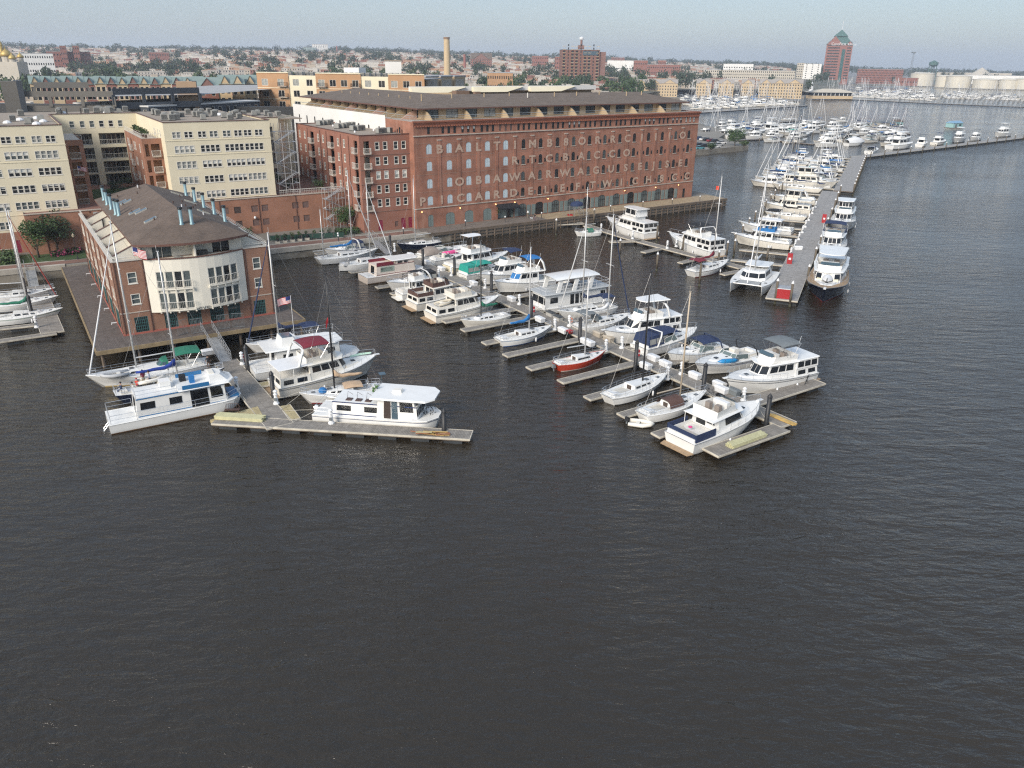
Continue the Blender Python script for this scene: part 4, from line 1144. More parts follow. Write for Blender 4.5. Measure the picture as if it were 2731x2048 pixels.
# ================================================================== docks
ZD = 0.62
def dock(parent, a, c, w, name='walkway', m=None, z=ZD, edge=True):
    """floating walkway from a to c, centred on that line: boards, edge rub strips, dark floats"""
    a = Vector(a[:2]); c = Vector(c[:2]); L = (c - a).length; d = (c - a).normalized(); nn = Vector((-d.y, d.x))
    def pl(u, v): return (a.x + d.x * u + nn.x * v, a.y + d.y * u + nn.y * v)
    mb = MB(); q = [(0, -w / 2), (L, -w / 2), (L, w / 2), (0, w / 2)]
    mb.face([(*pl(*k), z) for k in q], 0, q)
    mb.frustum([(*pl(*k), z - .28) for k in q], [(*pl(*k), z - .01) for k in q], mi=1)
    k = max(2, int(L / 3))
    for i in range(k):
        u = L * (i + .5) / k
        mb.frustum([(*pl(u + x, v), -.4) for x, v in ((-.9, -w / 2 + .1), (.9, -w / 2 + .1), (.9, w / 2 - .1), (-.9, w / 2 - .1))], [(*pl(u + x, v), z - .28) for x, v in ((-.9, -w / 2 + .1), (.9, -w / 2 + .1), (.9, w / 2 - .1), (-.9, w / 2 - .1))], mi=2)
    o = mb.build(name, [m or DOCKG, TIMBER, ANTI], parent)
    if edge:
        e = MB()
        for v0, v1 in ((-w / 2 - .07, -w / 2), (w / 2, w / 2 + .07)):
            e.frustum([(*pl(u, v), z - .16) for u, v in ((0, v0), (L, v0), (L, v1), (0, v1))], [(*pl(u, v), z + .03) for u, v in ((0, v0), (L, v0), (L, v1), (0, v1))])
        e.frustum([(*pl(u, v), z - .16) for u, v in ((L, -w / 2 - .07), (L + .08, -w / 2 - .07), (L + .08, w / 2 + .07), (L, w / 2 + .07))], [(*pl(u, v), z + .03) for u, v in ((L, -w / 2 - .07), (L + .08, -w / 2 - .07), (L + .08, w / 2 + .07), (L, w / 2 + .07))])
        e.build('edge_board', EDGE, o)
    return o
PILE = mat('piling_black', (0.022, 0.023, 0.026), 0.5, var=.2)
PILEW = mat('piling_timber', (0.12, 0.10, 0.075), 0.85, var=.3, vs_=1.5)
PILEG = mat('piling_weedy', (0.05, 0.05, 0.03), 0.9, var=.3, vs_=1.5)
_pl = {}
def piling(x, y, h=3.4, kind='black', label=None, group=None):
    key = (kind, round(h, 1))
    if key not in _pl:
        r = .24 if kind == 'black' else .2
        body = MB().lathe([(r, -2.5), (r, h)], 10) if kind == 'black' else MB().lathe([(r, -2.5), (r, .35)], 9, mi=1).lathe([(r * .98, .35), (r * .95, h)], 9)
        cap = MB().lathe([(r * 1.08, h - .05), (r * 1.1, h + .05), (.02, h + .42)], 10)
        _pl[key] = (body.mesh('shaft', PILE if kind == 'black' else [PILEW, PILEG], True), cap.mesh('cap', PILE if kind == 'black' else WHITEC if kind == 'white' else PILEW))
    t = thing('piling', label, 'piling', (x, y, 0), 0, group)
    put('shaft', _pl[key][0], t); put('cap', _pl[key][1], t)
    return t
_pd = {}
def pedestal(x, y, rz, label, group, z=ZD):
    if not _pd:
        _pd['b'] = MB().lathe([(.26, 0), (.26, .1), (.2, .12), (.13, .75), (.2, .78), (.2, .84)], 8).mesh('body', WHITEC)
        _pd['l'] = MB().lathe([(.13, .84), (.13, 1.02), (.19, 1.03), (.19, 1.08), (.03, 1.2)], 8).mesh('lantern', WHITEC)
        _pd['s'] = MB().box(-.1, .1, -.2, -.14, .3, .55).mesh('socket_panel', GREYC)
    t = thing('power_pedestal', label, 'pedestal', (x, y, z), rz, group)
    t.scale = (1.25, 1.25, 1.35)
    put('body', _pd['b'], t); put('lantern', _pd['l'], t); put('socket_panel', _pd['s'], t)
    return t
_bx = {}
def dockbox(x, y, rz, label, group, m=None, L=1.5, z=ZD, lid=None):
    m = m or WHITEC
    k = (m.name, L)
    if k not in _bx:
        _bx[k] = (MB().frustum([(-L / 2 + .05, -.33, 0), (L / 2 - .05, -.33, 0), (L / 2 - .05, .33, 0), (-L / 2 + .05, .33, 0)], [(-L / 2, -.38, .52), (L / 2, -.38, .52), (L / 2, .38, .52), (-L / 2, .38, .52)]).mesh('chest', m),
                  MB().frustum([(-L / 2 - .04, -.42, .53), (L / 2 + .04, -.42, .53), (L / 2 + .04, .42, .53), (-L / 2 - .04, .42, .53)], [(-L / 2 + .05, -.25, .7), (L / 2 - .05, -.25, .7), (L / 2 - .05, .36, .66), (-L / 2 + .05, .36, .66)]).mesh('lid', lid or m))
    t = thing('dock_box', label, 'box', (x, y, z), rz, group)
    put('chest', _bx[k][0], t); put('lid', _bx[k][1], t)
    return t
def gangway(label, a, za, c, zc, w=1.3):
    """sloping aluminium bridge from the quay down to a float"""
    a = Vector(a[:2]); c = Vector(c[:2]); t = thing('gangway', label, 'gangway', (a.x, a.y, 0), math.atan2(c.y - a.y, c.x - a.x))
    L = (c - a).length
    MB().frustum([(0, -w / 2, za - .12), (L, -w / 2, zc - .05), (L, w / 2, zc - .05), (0, w / 2, za - .12)], [(0, -w / 2, za), (L, -w / 2, zc + .06), (L, w / 2, zc + .06), (0, w / 2, za)]).build('ramp', GALV, t)
    for sg in (-1, 1):
        r = MB(); y = sg * (w / 2 + .03)
        for h in (1.05, .55, .15): r.tube([(0, y, za + h), (L, y, zc + .06 + h)], .04, 5)
        k = max(3, int(L / 1.1))
        for i in range(k + 1):
            x = L * i / k; z = za + (zc + .06 - za) * i / k; r.tube([(x, y, z), (x, y, z + 1.05)], .03, 4)
        r.build('handrail', GALV, t)
    return t

# ---- left pier -------------------------------------------------------
LP = thing('float_pier', 'grey plank float pier with long head timber below the curved pavilion', 'pier')
a, c = Vector((-34.3, 87.6)), Vector((-23.3, 70.6))
dock(LP, a, c + (c - a).normalized() * .9, 2.6)
h0, h1 = P('L', 690, 612, ZD), P('L', 2078, 697, ZD)
hd = (h1 - h0).normalized(); hn = Vector((-hd.y, hd.x, 0))
dock(LP, h0 + hn * .55 + hd * .2, h1 + hn * .55, 1.9, 'head_float', None, ZD + .008)
f34 = vec2(RAD(34))
wd = (c - a).normalized()
def lfing(u, length, side, w=1.1, m=None, par=LP, a=a, wd=wd, ang=34, nm='finger'):
    r = a + wd * u; d = vec2(RAD(ang)) * side
    return dock(par, r + d * 1.2, r + d * (1.2 + length), w, nm, m, ZD - .012)
lfing(3.9, 11.0, -1); lfing(3.4, 9.5, 1); lfing(9.6, 10.5, 1, m=NEWWOOD)
tri = MB(); pts = [P('L', 682, 603, ZD), P('L', 985, 612, ZD), P('L', 940, 530, ZD)]
tri.face([(p_.x, p_.y, ZD + .02) for p_ in (pts[0], pts[1], pts[2])], 0, [(p_.x, p_.y) for p_ in pts]); tri.prism([(p_.x, p_.y) for p_ in pts], ZD - .31, ZD - .03)
tri.build('corner_platform', NEWWOOD, LP)
dock(LP, P('L', 955, 602, ZD), P('L', 1125, 606, ZD), 1.5, 'junction_float', None, ZD - .006, False)
p0 = P('L', 1085, 525, ZD); p1 = P('L', 1140, 600, ZD)
dock(LP, p0, p1, 1.0, 'corner_platform', NEWWOOD, ZD + .016)
gangway('ribbed aluminium gangway from the pavilion deck down to the float pier', P('v', 1270, 1255, 2.2), 2.2, P('v', 1430, 1530, ZD), ZD)
# ---- middle pier -----------------------------------------------------
MPr = thing('float_pier', 'long grey plank float pier with fingers and white boxes between moored yachts', 'pier')
MA, MZ = Vector((-20.5, 143.4)), Vector((27.9, 71.6))
md = (MZ - MA).normalized(); MF = vec2(RAD(34))
dock(MPr, MA, MZ, 2.3)
def mroot(pt): return (Vector(pt[:2]) - MA).dot(md)
def mfing(u, length, side, w=1.15, m=None):
    r = MA + md * u; d = MF * side
    return dock(MPr, r + d * 1.1, r + d * (1.1 + length), w, 'finger', m, ZD - .012)
for cc, x, y, extra in (('M1', 70, 368, 0), ('M1', 360, 522, 0), ('M1', 585, 650, 0), ('M1', 710, 705, 0), ('M1', 1150, 938, 0), ('M1', 1310, 1010, 0), ('M2', 130, 678, 0), ('M2', 310, 780, 0), ('M2', 510, 890, 0), ('M2', 775, 1000, 0), ('M2', 1000, 1140, 0), ('M2', 1285, 1285, 0), ('M3', 365, 1325, 0)):
    t_ = P(cc, x, y, ZD); u = mroot(t_); side = (Vector(t_[:2]) - (MA + md * u)).dot(MF)
    mfing(u, abs(side) - 1.1, -1)
t_ = P('M3', 935, 1510, ZD); u = mroot(t_); mfing(u - .35, abs((Vector(t_[:2]) - (MA + md * u)).dot(MF)) - 1.1, -1, 1.9)
for u, L in ((3.5, 8), (12, 7), (19.5, 8), (27, 8), (33.5, 8.5), (41.5, 8.5), (47.5, 8), (54, 8), (60.8, 8), (67.3, 8)): mfing(u, L, 1)
t_ = P('M3', 1950, 790, ZD); u = mroot(t_); mfing(u, (Vector(t_[:2]) - (MA + md * u)).dot(MF) - 1.1, 1, 2.2)
print('mid pier length', (MZ - MA).length, 'upper finger u', u)
gangway('aluminium gangway from the brick quay down to the long middle pier', P('d', 1010, 180, 2.1), 2.1, P('d', 1330, 470, ZD), ZD)
# ---- dock in front of the warehouse ---------------------------------
CP = thing('float_pier', 'short zigzag float dock leading from the warehouse boardwalk', 'pier')
cp = [Vector((16.2, 175.2)), Vector((25.3, 159.6)), Vector((34.7, 145.9)), Vector((40.5, 138.0))]
for a_, c_ in zip(cp, cp[1:]): dock(CP, a_, c_ + (c_ - a_).normalized() * .6, 1.9)
for (c1_, x, y), (c2_, x2, y2) in ((('R', 130, 465), ('R', 330, 460)), (('R', 385, 545), ('R', 520, 515)), (('R', 665, 625), ('R', 800, 590)), (('R', 985, 712), ('R', 1120, 685))):
    dock(CP, P(c2_, x2, y2, ZD), P(c1_, x, y, ZD), 1.1, 'finger', None, ZD - .01)
dock(CP, P('3', 850, 1322, ZD), P('3', 1120, 1310, ZD), 1.6, 'landing_float', None, ZD + .01)
gangway('arched aluminium gangway under a navy canopy by the warehouse', P('3', 1040, 1195, 2.1), 2.1, P('3', 1150, 1290, ZD), ZD)
# ---- big outer dock --------------------------------------------------
OP = thing('wide_dock', 'wide pale timber dock lined with yachts running out across the harbour', 'dock')
od0, od1 = Vector((41.1, 116.1)), Vector((90.9, 229.5))
dock(OP, od1 - (od1 - od0).normalized() * .2, od0, 4.6, 'walkway', DOCKR, .9)
oe0, oe1 = Vector((94.5, 230.0)), Vector((136.5, 322.5))
dock(OP, oe0, oe1, 5.0, 'walkway', DOCKR, .91)
dock(OP, Vector((134.5, 321.5)), Vector((330, 483)), 4.2, 'breakwater', DOCKR, .92)
odd = (od1 - od0).normalized(); odn = Vector((-odd.y, odd.x))
for u in (24, 33.5, 42.5, 52, 61, 70.5, 80, 89, 98, 107, 116):
    r_ = od0 + odd * u; dock(OP, r_ + odn * 2.3, r_ + odn * 11.5, 1.0, 'finger', DOCKR, .8)
oed = (oe1 - oe0).normalized(); oen = Vector((-oed.y, oed.x))
for u in range(4, 98, 9):
    r_ = oe0 + oed * u; dock(OP, r_ + oen * 2.5, r_ + oen * 11, 1.0, 'finger', DOCKR, .8)
# ---- far left pier at the frame edge --------------------------------
FP = thing('float_pier', 'weathered float pier with grey gangway beside the pavilion deck', 'pier')
dock(FP, P('k', 355, 1010, ZD), P('k', 540, 1490, ZD), 2.6)
e0, e1 = P('k', 580, 1490, ZD), P('k', -300, 1620, ZD)
dock(FP, e0, e1, 1.1, 'head_float', None, ZD - .01)
dock(FP, P('k', 350, 1410, ZD), P('k', -300, 1480, ZD), .9, 'finger', None, ZD - .01)
dock(FP, P('k', 300, 1080, ZD), P('k', -300, 1160, ZD), .9, 'finger', None, ZD - .01)
dock(FP, P('k', 440, 1010, ZD), P('k', 470, 1080, ZD), 2.0, 'side_float', None, ZD + .01)
gangway('grey ramp gangway with pipe handrails beside the flower bed', P('k', 300, 800, 2.1), 2.1, P('k', 350, 1020, ZD), ZD)
# ================================================================== boats
# boat space: x forward from the stern, y to port, z up from the waterline
BOATS = []
def sheer(t, fs, fb, kind):
    return fs + (fb - fs) * (t ** (1.7 if kind == 'm' else 2.0)) - (.06 if kind == 's' else 0) * math.sin(math.pi * t) * 2
def halfbeam(t, B, kind, tr):
    if kind == 's':
        v = tr + (1 - tr) * math.sin(math.pi / 2 * min(1, t / .42)) if t < .42 else max(0.0, 1 - ((t - .42) / .58) ** 2.1)
    elif kind == 'd':       # double ender
        v = max(.02, 1 - abs(2 * (t - .48)) ** 2.4)
    elif kind == 'h':       # houseboat, barge-like with a rounded bow
        v = 1 if t < .86 else math.sqrt(max(0.0, 1 - ((t - .86) / .14) ** 2)) * .62 + .38 if t < .999 else .36
    else:
        v = .9 + .1 * math.sin(math.pi / 2 * min(1, t / .4)) if t < .5 else max(0.0, 1 - ((t - .5) / .5) ** 2.5)
    return max(.03, v) * B / 2
def hull(par, L, B, fs, fb, kind='m', tr=.62, m=None, anti=None, stripe=None, boot=None, ov=None, deckm=None, ns=14, sh=(.70, .80)):
    m = m or WHITE; anti = anti or ANTI
    ov = ov if ov is not None else {'s': .13, 'm': .12, 'h': .03, 'd': .1}[kind]
    def ring(t):
        yb = halfbeam(t, B, kind, tr); zs = sheer(t, fs, fb, kind)
        k = max(0, (t - .5) / .5) ** 1.5
        yw = yb * ((.86 - .4 * k) if kind in 'md' else (.86 - .25 * k) if kind == 's' else .95)
        rk = .10 * L if kind == 's' else .02 * L if kind == 'm' else 0
        st = -rk * 0 + (rk * .6) * max(0, 1 - t * 8)
        xd, xw = t * L, t * L * (1 - ov) + st
        f = lambda a: xd + (xw - xd) * a
        return [(xd, yb, zs), (f(.25), yb * .985 + (0 if kind != 'm' else -.02 * yb), zs * .78), (f(.6), yb + (yw - yb) * .55, zs * .42), (f(1), yw, .12), (f(1), yw * .98, .02), (f(1), yw * .72, -.3), (f(1.0), .0, -.45)]
    ts = [i / ns for i in range(ns + 1)]
    rings = []
    for t in ts:
        r = ring(t)
        rings.append(r + [(x, -y, z) for x, y, z in reversed(r[:-1])])
    mb = MB(); ids = [[mb.pt(p_) for p_ in r] for r in rings]; n = len(ids[0])
    for q, w_ in zip(ids, ids[1:]):
        for k in range(n - 1):
            mb.idx([q[k], w_[k], w_[k + 1], q[k + 1]][::-1], 1 if 3 <= k <= n - 5 else 0)
    mb.idx(ids[0]); mb.idx(ids[-1][::-1])
    o = mb.build('hull', [m, anti if boot is None else boot], par, True)
    try: o.data.set_sharp_from_angle(angle=RAD(40))
    except Exception: pass
    if stripe:
        s = MB()
        for sg in (1, -1):
            rr = []
            for t in ts:
                r = ring(t); A_, B_ = Vector(r[0]), Vector(r[2])
                pts = []
                for a in sh:
                    p_ = A_.lerp(B_, 1 - a) if a > .42 else A_
                    pts.append((p_.x, (p_.y + .025) * sg, p_.z))
                rr.append(pts)
            s.loft(rr if sg < 0 else [list(reversed(q)) for q in rr])
        s.build('hull_stripe', stripe, o)
    d = MB(); rr = []
    for t in ts:
        yb = halfbeam(t, B, kind, tr); zs = sheer(t, fs, fb, kind)
        rr.append([(t * L, yb * f, zs + (.015 if abs(f) > .95 else .03 if abs(f) > .9 else .05)) for f in (-1.012, -.93, -.5, 0, .5, .93, 1.012)])
    d.loft([list(q) for q in rr])
    rub = MB()
    for sg in (1, -1):
        pts = [(t * L, sg * halfbeam(t, B, kind, tr) * 1.0, sheer(t, fs, fb, kind) + .02) for t in ts]
        rub.tube(pts, .045, 4)
    d.build('deck', deckm or DECKW, par)
    rub.build('rub_rail', GREYT if kind == 'm' else m, o)
    return dict(L=L, B=B, fs=fs, fb=fb, kind=kind, tr=tr)
def dz(h, x): return sheer(min(1, max(0, x / h['L'])), h['fs'], h['fb'], h['kind'])
def dy(h, x): return halfbeam(min(1, max(0, x / h['L'])), h['B'], h['kind'], h['tr'])

def house(par, x0, x1, wa, wb, z0, z1, rf=.6, rr=.1, tum=.88, ch=.5, m=None, name='cabin', nose=.45, topm=None, zt0=None, cap=True):
    """lofted deckhouse; returns corner rings for windows. edges: 0 starboard side, 1 starboard bow, 2 front, 3 port bow, 4 port side, 5 rear"""
    bot = [(x0, -wa / 2), (x1 - ch, -wb / 2), (x1, -wb / 2 * nose), (x1, wb / 2 * nose), (x1 - ch, wb / 2), (x0, wa / 2)]
    top = [(x0 + rr, -wa / 2 * tum), (x1 - ch - rf * .8, -wb / 2 * tum), (x1 - rf, -wb / 2 * nose * tum), (x1 - rf, wb / 2 * nose * tum), (x1 - ch - rf * .8, wb / 2 * tum), (x0 + rr, wa / 2 * tum)]
    zf = zt0 if zt0 is not None else z1
    b3 = [(x, y, z0) for x, y in bot]; t3 = [(x, y, z1 + (zf - z1) * ((x1 - x) / max(.1, x1 - x0))) for x, y in top]
    mb = MB().frustum(b3, t3, cap, False)
    o = mb.build(name, [m or WHITE, topm or DECKW], par)
    return dict(o=o, b=b3, t=t3)
def pane(h, e, u0, u1, v0, v1, m=None, name='window', par=None, off=.02):
    b, t = h['b'], h['t']; i, j = e, (e + 1) % len(b)
    def pt(u, v): return Vector(b[i]).lerp(Vector(b[j]), u).lerp(Vector(t[i]).lerp(Vector(t[j]), u), v)
    q = [pt(u0, v0), pt(u1, v0), pt(u1, v1), pt(u0, v1)]
    nn = (q[1] - q[0]).cross(q[3] - q[0])
    if nn.length < 1e-9: return
    nn.normalize()
    MB().frustum([p_ - nn * .01 for p_ in q], [p_ + nn * off for p_ in q], base=False).build(name, m or GLASS, par or h['o'])
def sidewins(h, spans, v0=.42, v1=.82, m=None, name='window'):
    for a, c in spans:
        pane(h, 0, a, c, v0, v1, m, name)
        pane(h, 4, 1 - c, 1 - a, v0, v1, m, name)
def frontwins(h, v0=.35, v1=.85, m=None):
    pane(h, 1, .08, .94, v0, v1, m); pane(h, 2, .05, .48, v0, v1, m); pane(h, 2, .52, .95, v0, v1, m); pane(h, 3, .06, .92, v0, v1, m)
def slab(par, x0, x1, w0, w1, z, th=.08, m=None, name='roof', nose=.3, zr=0.0):
    o = [(x0, -w0 / 2), (x1 - .12 * (x1 - x0), -w1 / 2), (x1, -w1 / 2 * nose), (x1, w1 / 2 * nose), (x1 - .12 * (x1 - x0), w1 / 2), (x0, w0 / 2)]
    zf = lambda x: z + zr * (x - x0) / (x1 - x0)
    return MB().frustum([(x, y, zf(x)) for x, y in o], [(x * .995 + .005 * (x0 + x1) / 2, y * .94, zf(x) + th) for x, y in o]).build(name, m or WHITE, par)
def rails(par, pts, h=.65, posts=True, r=.018, name='railing', mid=True, m=None):
    mb = MB(); up = [(x, y, z + h) for x, y, z in pts]
    mb.tube(up, r * 1.2, 4)
    if mid: mb.tube([(x, y, z + h * .5) for x, y, z in pts], r, 4)
    for p_, q in zip(pts, up): mb.tube([p_, q], r, 4, cap=False)
    return mb.build(name, m or CHROME, par)
def bowrail(par, h, f0=.45, hh=.65, n=6):
    pts = []
    for i in range(n):
        x = h['L'] * (f0 + (.985 - f0) * i / (n - 1)); pts.append((x, dy(h, x) * .93, dz(h, x) + .03))
    rails(par, pts + [(x, -y, z) for x, y, z in reversed(pts)], hh, name='bow_rail', mid=False)
def lifelines(par, h, n=7):
    for sg in (1, -1):
        rails(par, [(h['L'] * (.05 + .87 * i / n), sg * dy(h, h['L'] * (.05 + .87 * i / n)) * .95, dz(h, h['L'] * (.05 + .87 * i / n)) + .03) for i in range(n + 1)], .6, r=.012, name='lifeline')
    x = h['L'] * .92
    rails(par, [(x, dy(h, x) * .9, dz(h, x)), (h['L'] * .985, .1, dz(h, h['L'])), (h['L'] * .985, -.1, dz(h, h['L'])), (x, -dy(h, x) * .9, dz(h, x))], .65, r=.02, name='pulpit')
    rails(par, [(.9, dy(h, .9) * .9, dz(h, .9)), (.08, dy(h, 0) * .85, dz(h, 0)), (.08, -dy(h, 0) * .85, dz(h, 0)), (.9, -dy(h, .9) * .9, dz(h, .9))], .65, r=.02, name='stern_rail')
def cockpit(par, h, x0, x1, w, ht=.22, seat=True, m=None, solem=None):
    z = dz(h, (x0 + x1) / 2) + .04
    z0 = min(dz(h, x0), dz(h, x1)) - .02
    mb = MB(); mb.box(x0, x1, w / 2, w / 2 + .14, z0, z + ht); mb.box(x0, x1, -w / 2 - .14, -w / 2, z0, z + ht); mb.box(x0 - .14, x0, -w / 2 - .14, w / 2 + .14, z0, z + ht)
    o = mb.build('cockpit_coaming', m or WHITE, par)
    MB().box(x0, x1, -w / 2, w / 2, z0, z + .012).build('cockpit_sole', solem or SOLE, o)
    if seat:
        MB().box(x0 + .05, x0 + .55, -w / 2 + .1, w / 2 - .1, z, z + ht * 1.3).build('seat', m or WHITE2, o)
    return o
def canopy(par, x0, x1, w, z, rise=.28, m=None, name='bimini', legs=None, drop=.12, n=6):
    mb = MB(); rings = []
    for i in range(6):
        u = i / 5; x = x0 + (x1 - x0) * u; dd = drop * (2 * u - 1) ** 2
        rings.append([(x, w / 2 * -math.cos(math.pi * k / n) , z + rise * math.sin(math.pi * k / n) ** .8 - dd) for k in range(n + 1)])
    mb.loft(rings); mb.loft([[(x, y, zz - .04) for x, y, zz in r] for r in rings])
    o = mb.build(name, m or NAVY, par, True)
    if legs is not None:
        f = MB(); mid = (x0 + x1) / 2
        for sg in (-1, 1):
            for x in (x0 + .1, mid, x1 - .1):
                f.tube([(x, sg * w / 2 * .98, z - .05), (mid + (x - mid) * .25, sg * w / 2 * .98, legs)], .02, 4)
        f.build('frame', CHROME, o)
    return o
def enclosure(par, x0, x1, w, z0, z1, m, slope=.4, clear=True):
    """canvas camper top with clear panels"""
    h = house(par, x0, x1, w, w * .96, z0, z1, slope, slope * .5, .82, .5, m, 'canvas_enclosure')
    if clear:
        vin = mat('vinyl_window', (.30, .30, .28), .15)
        sidewins(h, ((.06, .46), (.52, .94)), .2, .7, vin, 'vinyl_panel'); pane(h, 2, .06, .94, .15, .75, vin, 'vinyl_panel'); pane(h, 1, .1, .9, .15, .75, vin, 'vinyl_panel'); pane(h, 3, .1, .9, .15, .75, vin, 'vinyl_panel')
    return h
def windshield(par, h, x0, x1, w, ht=.75, rake=.7, m=None):
    z = dz(h, x1) + .06
    b3 = [(x0, -w / 2, z), (x1 - .35, -w / 2 * .92, z), (x1, -w / 4, z + .02), (x1, w / 4, z + .02), (x1 - .35, w / 2 * .92, z), (x0, w / 2, z)]
    t3 = [(x0 + .05, -w / 2 * .93, z + ht * .7), (x1 - .35 - rake * .8, -w / 2 * .84, z + ht), (x1 - rake, -w / 4 * .9, z + ht), (x1 - rake, w / 4 * .9, z + ht), (x1 - .35 - rake * .8, w / 2 * .84, z + ht), (x0 + .05, w / 2 * .93, z + ht * .7)]
    mb = MB()
    for i in range(5): mb.face([b3[i], b3[i + 1], t3[i + 1], t3[i]])
    o = mb.build('windshield', m or mat('windshield_glass', (.13, .17, .17), .06, spec=.7), par)
    f = MB().tube(t3, .03, 4)
    for a, c in zip(b3, t3): f.tube([a, c], .025, 4, cap=False)
    f.build('frame', WHITE, o)
    return z + ht
def archbar(par, x, w, z0, z1, rake=.6, m=None, r=.1, name='radar_arch'):
    mb = MB()
    pts = [(x, -w / 2, z0), (x + rake * .6, -w / 2 * .98, z0 + (z1 - z0) * .7), (x + rake, -w / 2 * .8, z1), (x + rake, w / 2 * .8, z1), (x + rake * .6, w / 2 * .98, z0 + (z1 - z0) * .7), (x, w / 2, z0)]
    rings = []
    for i, p_ in enumerate(pts):
        x_, y_, z_ = p_
        rings.append([(x_ - r * 1.8, y_, z_), (x_, y_ - (r if abs(z_ - z1) > .01 else 0), z_ - (r * .6 if abs(z_ - z1) < .01 else 0)), (x_ + r * 1.8, y_, z_), (x_, y_ + (r if abs(z_ - z1) > .01 else 0), z_ + (r * .6 if abs(z_ - z1) < .01 else 0))])
    mb.loft(rings, closed=True, caps=True)
    return mb.build(name, m or WHITE, par)
def mast(par, x, z, H, m=None, boom=0, cover=None, h=None, spreads=1, fore=None, back=True, furl=None, name='mast', bz=1.3, stays=True):
    m = m or ALU
    mk = MB().tube([(x, 0, z), (x, 0, z + H * .6), (x, 0, z + H)], [.1, .1, .065], 7).build(name, m, par, True)
    sp = MB()
    for k in range(spreads):
        zz = z + H * (k + 1) / (spreads + 1) * 1.05
        sp.tube([(x - .1, -.85 + .15 * k, zz), (x, 0, zz + .03), (x - .1, .85 - .15 * k, zz)], .035, 4)
    if spreads: sp.build('spreader', m, mk)
    MB().box(x - .12, x + .12, -.05, .05, z + H, z + H + .08).tube([(x - .1, 0, z + H), (x - .1, 0, z + H + .7)], .015, 4).build('masthead', m, mk)
    if boom:
        b_ = MB().tube([(x - .1, 0, z + bz), (x - boom, 0, z + bz + .08)], .07, 6).build('boom', m, par)
        if cover:
            mb = MB(); rings = []
            for i in range(8):
                u = i / 7; rr = .24 - .12 * u + (.16 if i == 0 else 0); xx = x - .05 - (boom - .15) * u; zc = z + bz + .12 + (.45 if i == 0 else .15 if i == 1 else 0) + .03 * math.sin(i * 2.1)
                rings.append([(xx, math.cos(2 * math.pi * k / 7) * rr * .75, zc + math.sin(2 * math.pi * k / 7) * rr * 1.1) for k in range(7)])
            mb.loft(rings, closed=True, caps=True).build('sail_cover', cover, b_, True)
    if stays and h:
        w_ = MB(); r = .012
        for sg in (-1, 1):
            w_.tube([(x - .15, sg * dy(h, x) * .92, dz(h, x)), (x - .1, sg * .8, z + H * (.53 if spreads < 2 else .35)), (x, 0, z + H * .97)], r, 3, cap=False)
            w_.tube([(x - .7, sg * dy(h, x) * .92, dz(h, x)), (x, 0, z + H * .55)], r, 3, cap=False)
        if back: w_.tube([(.1, 0, dz(h, 0)), (x, 0, z + H)], r, 3, cap=False)
        w_.build('rigging', WIRE, mk)
        fx = fore if fore is not None else h['L'] * .97
        fz = dz(h, fx)
        MB().tube([(fx, 0, fz + .15), (fx + (x - fx) * .5, 0, fz + (z + H * .95 - fz) * .5), (x, 0, z + H * .95)], ([.09, .085, .03] if furl else .014), 6 if furl else 3).build('furled_jib' if furl else 'forestay', furl or WIRE, mk)
    return mk
def fender(par, x, y, z):
    if 'fender' not in MC: MC['fender'] = MB().lathe([(.03, .62), (.11, .52), (.12, .1), (.03, 0)], 7).mesh('fender', WHITEC, True)
    put('fender', MC['fender'], par, (x, y, z))
def hatch(par, h, x, y=0, s=.5, z=None, m=None):
    z = dz(h, x) + .05 if z is None else z
    MB().frustum([(x - s / 2, y - s / 2, z - .03), (x + s / 2, y - s / 2, z - .03), (x + s / 2, y + s / 2, z - .03), (x - s / 2, y + s / 2, z - .03)], [(x - s * .4, y - s * .4, z + .06), (x + s * .4, y - s * .4, z + .06), (x + s * .4, y + s * .4, z + .06), (x - s * .4, y + s * .4, z + .06)]).build('hatch', m or GLASS, par)
def outboard(par, x, z=.5, m=None):
    o = MB().frustum([(x - .5, -.18, z), (x - .05, -.18, z), (x - .05, .18, z), (x - .5, .18, z)], [(x - .42, -.12, z + .45), (x - .1, -.12, z + .4), (x - .1, .12, z + .4), (x - .42, .12, z + .45)]).build('outboard_motor', m or BLACKC, par)
    MB().box(x - .32, x - .18, -.06, .06, -.3, z).build('leg', GREYC, o)

def boat_root(name, label, cat, mid, hd, L, group=None, B=None, fit=True):
    a = RAD(hd); d = vec2(a)
    st = Vector(mid) - d * L / 2
    t = thing(name, label, cat, (st.x, st.y, 0), a, group)
    BOATS.append((t, L))
    return t

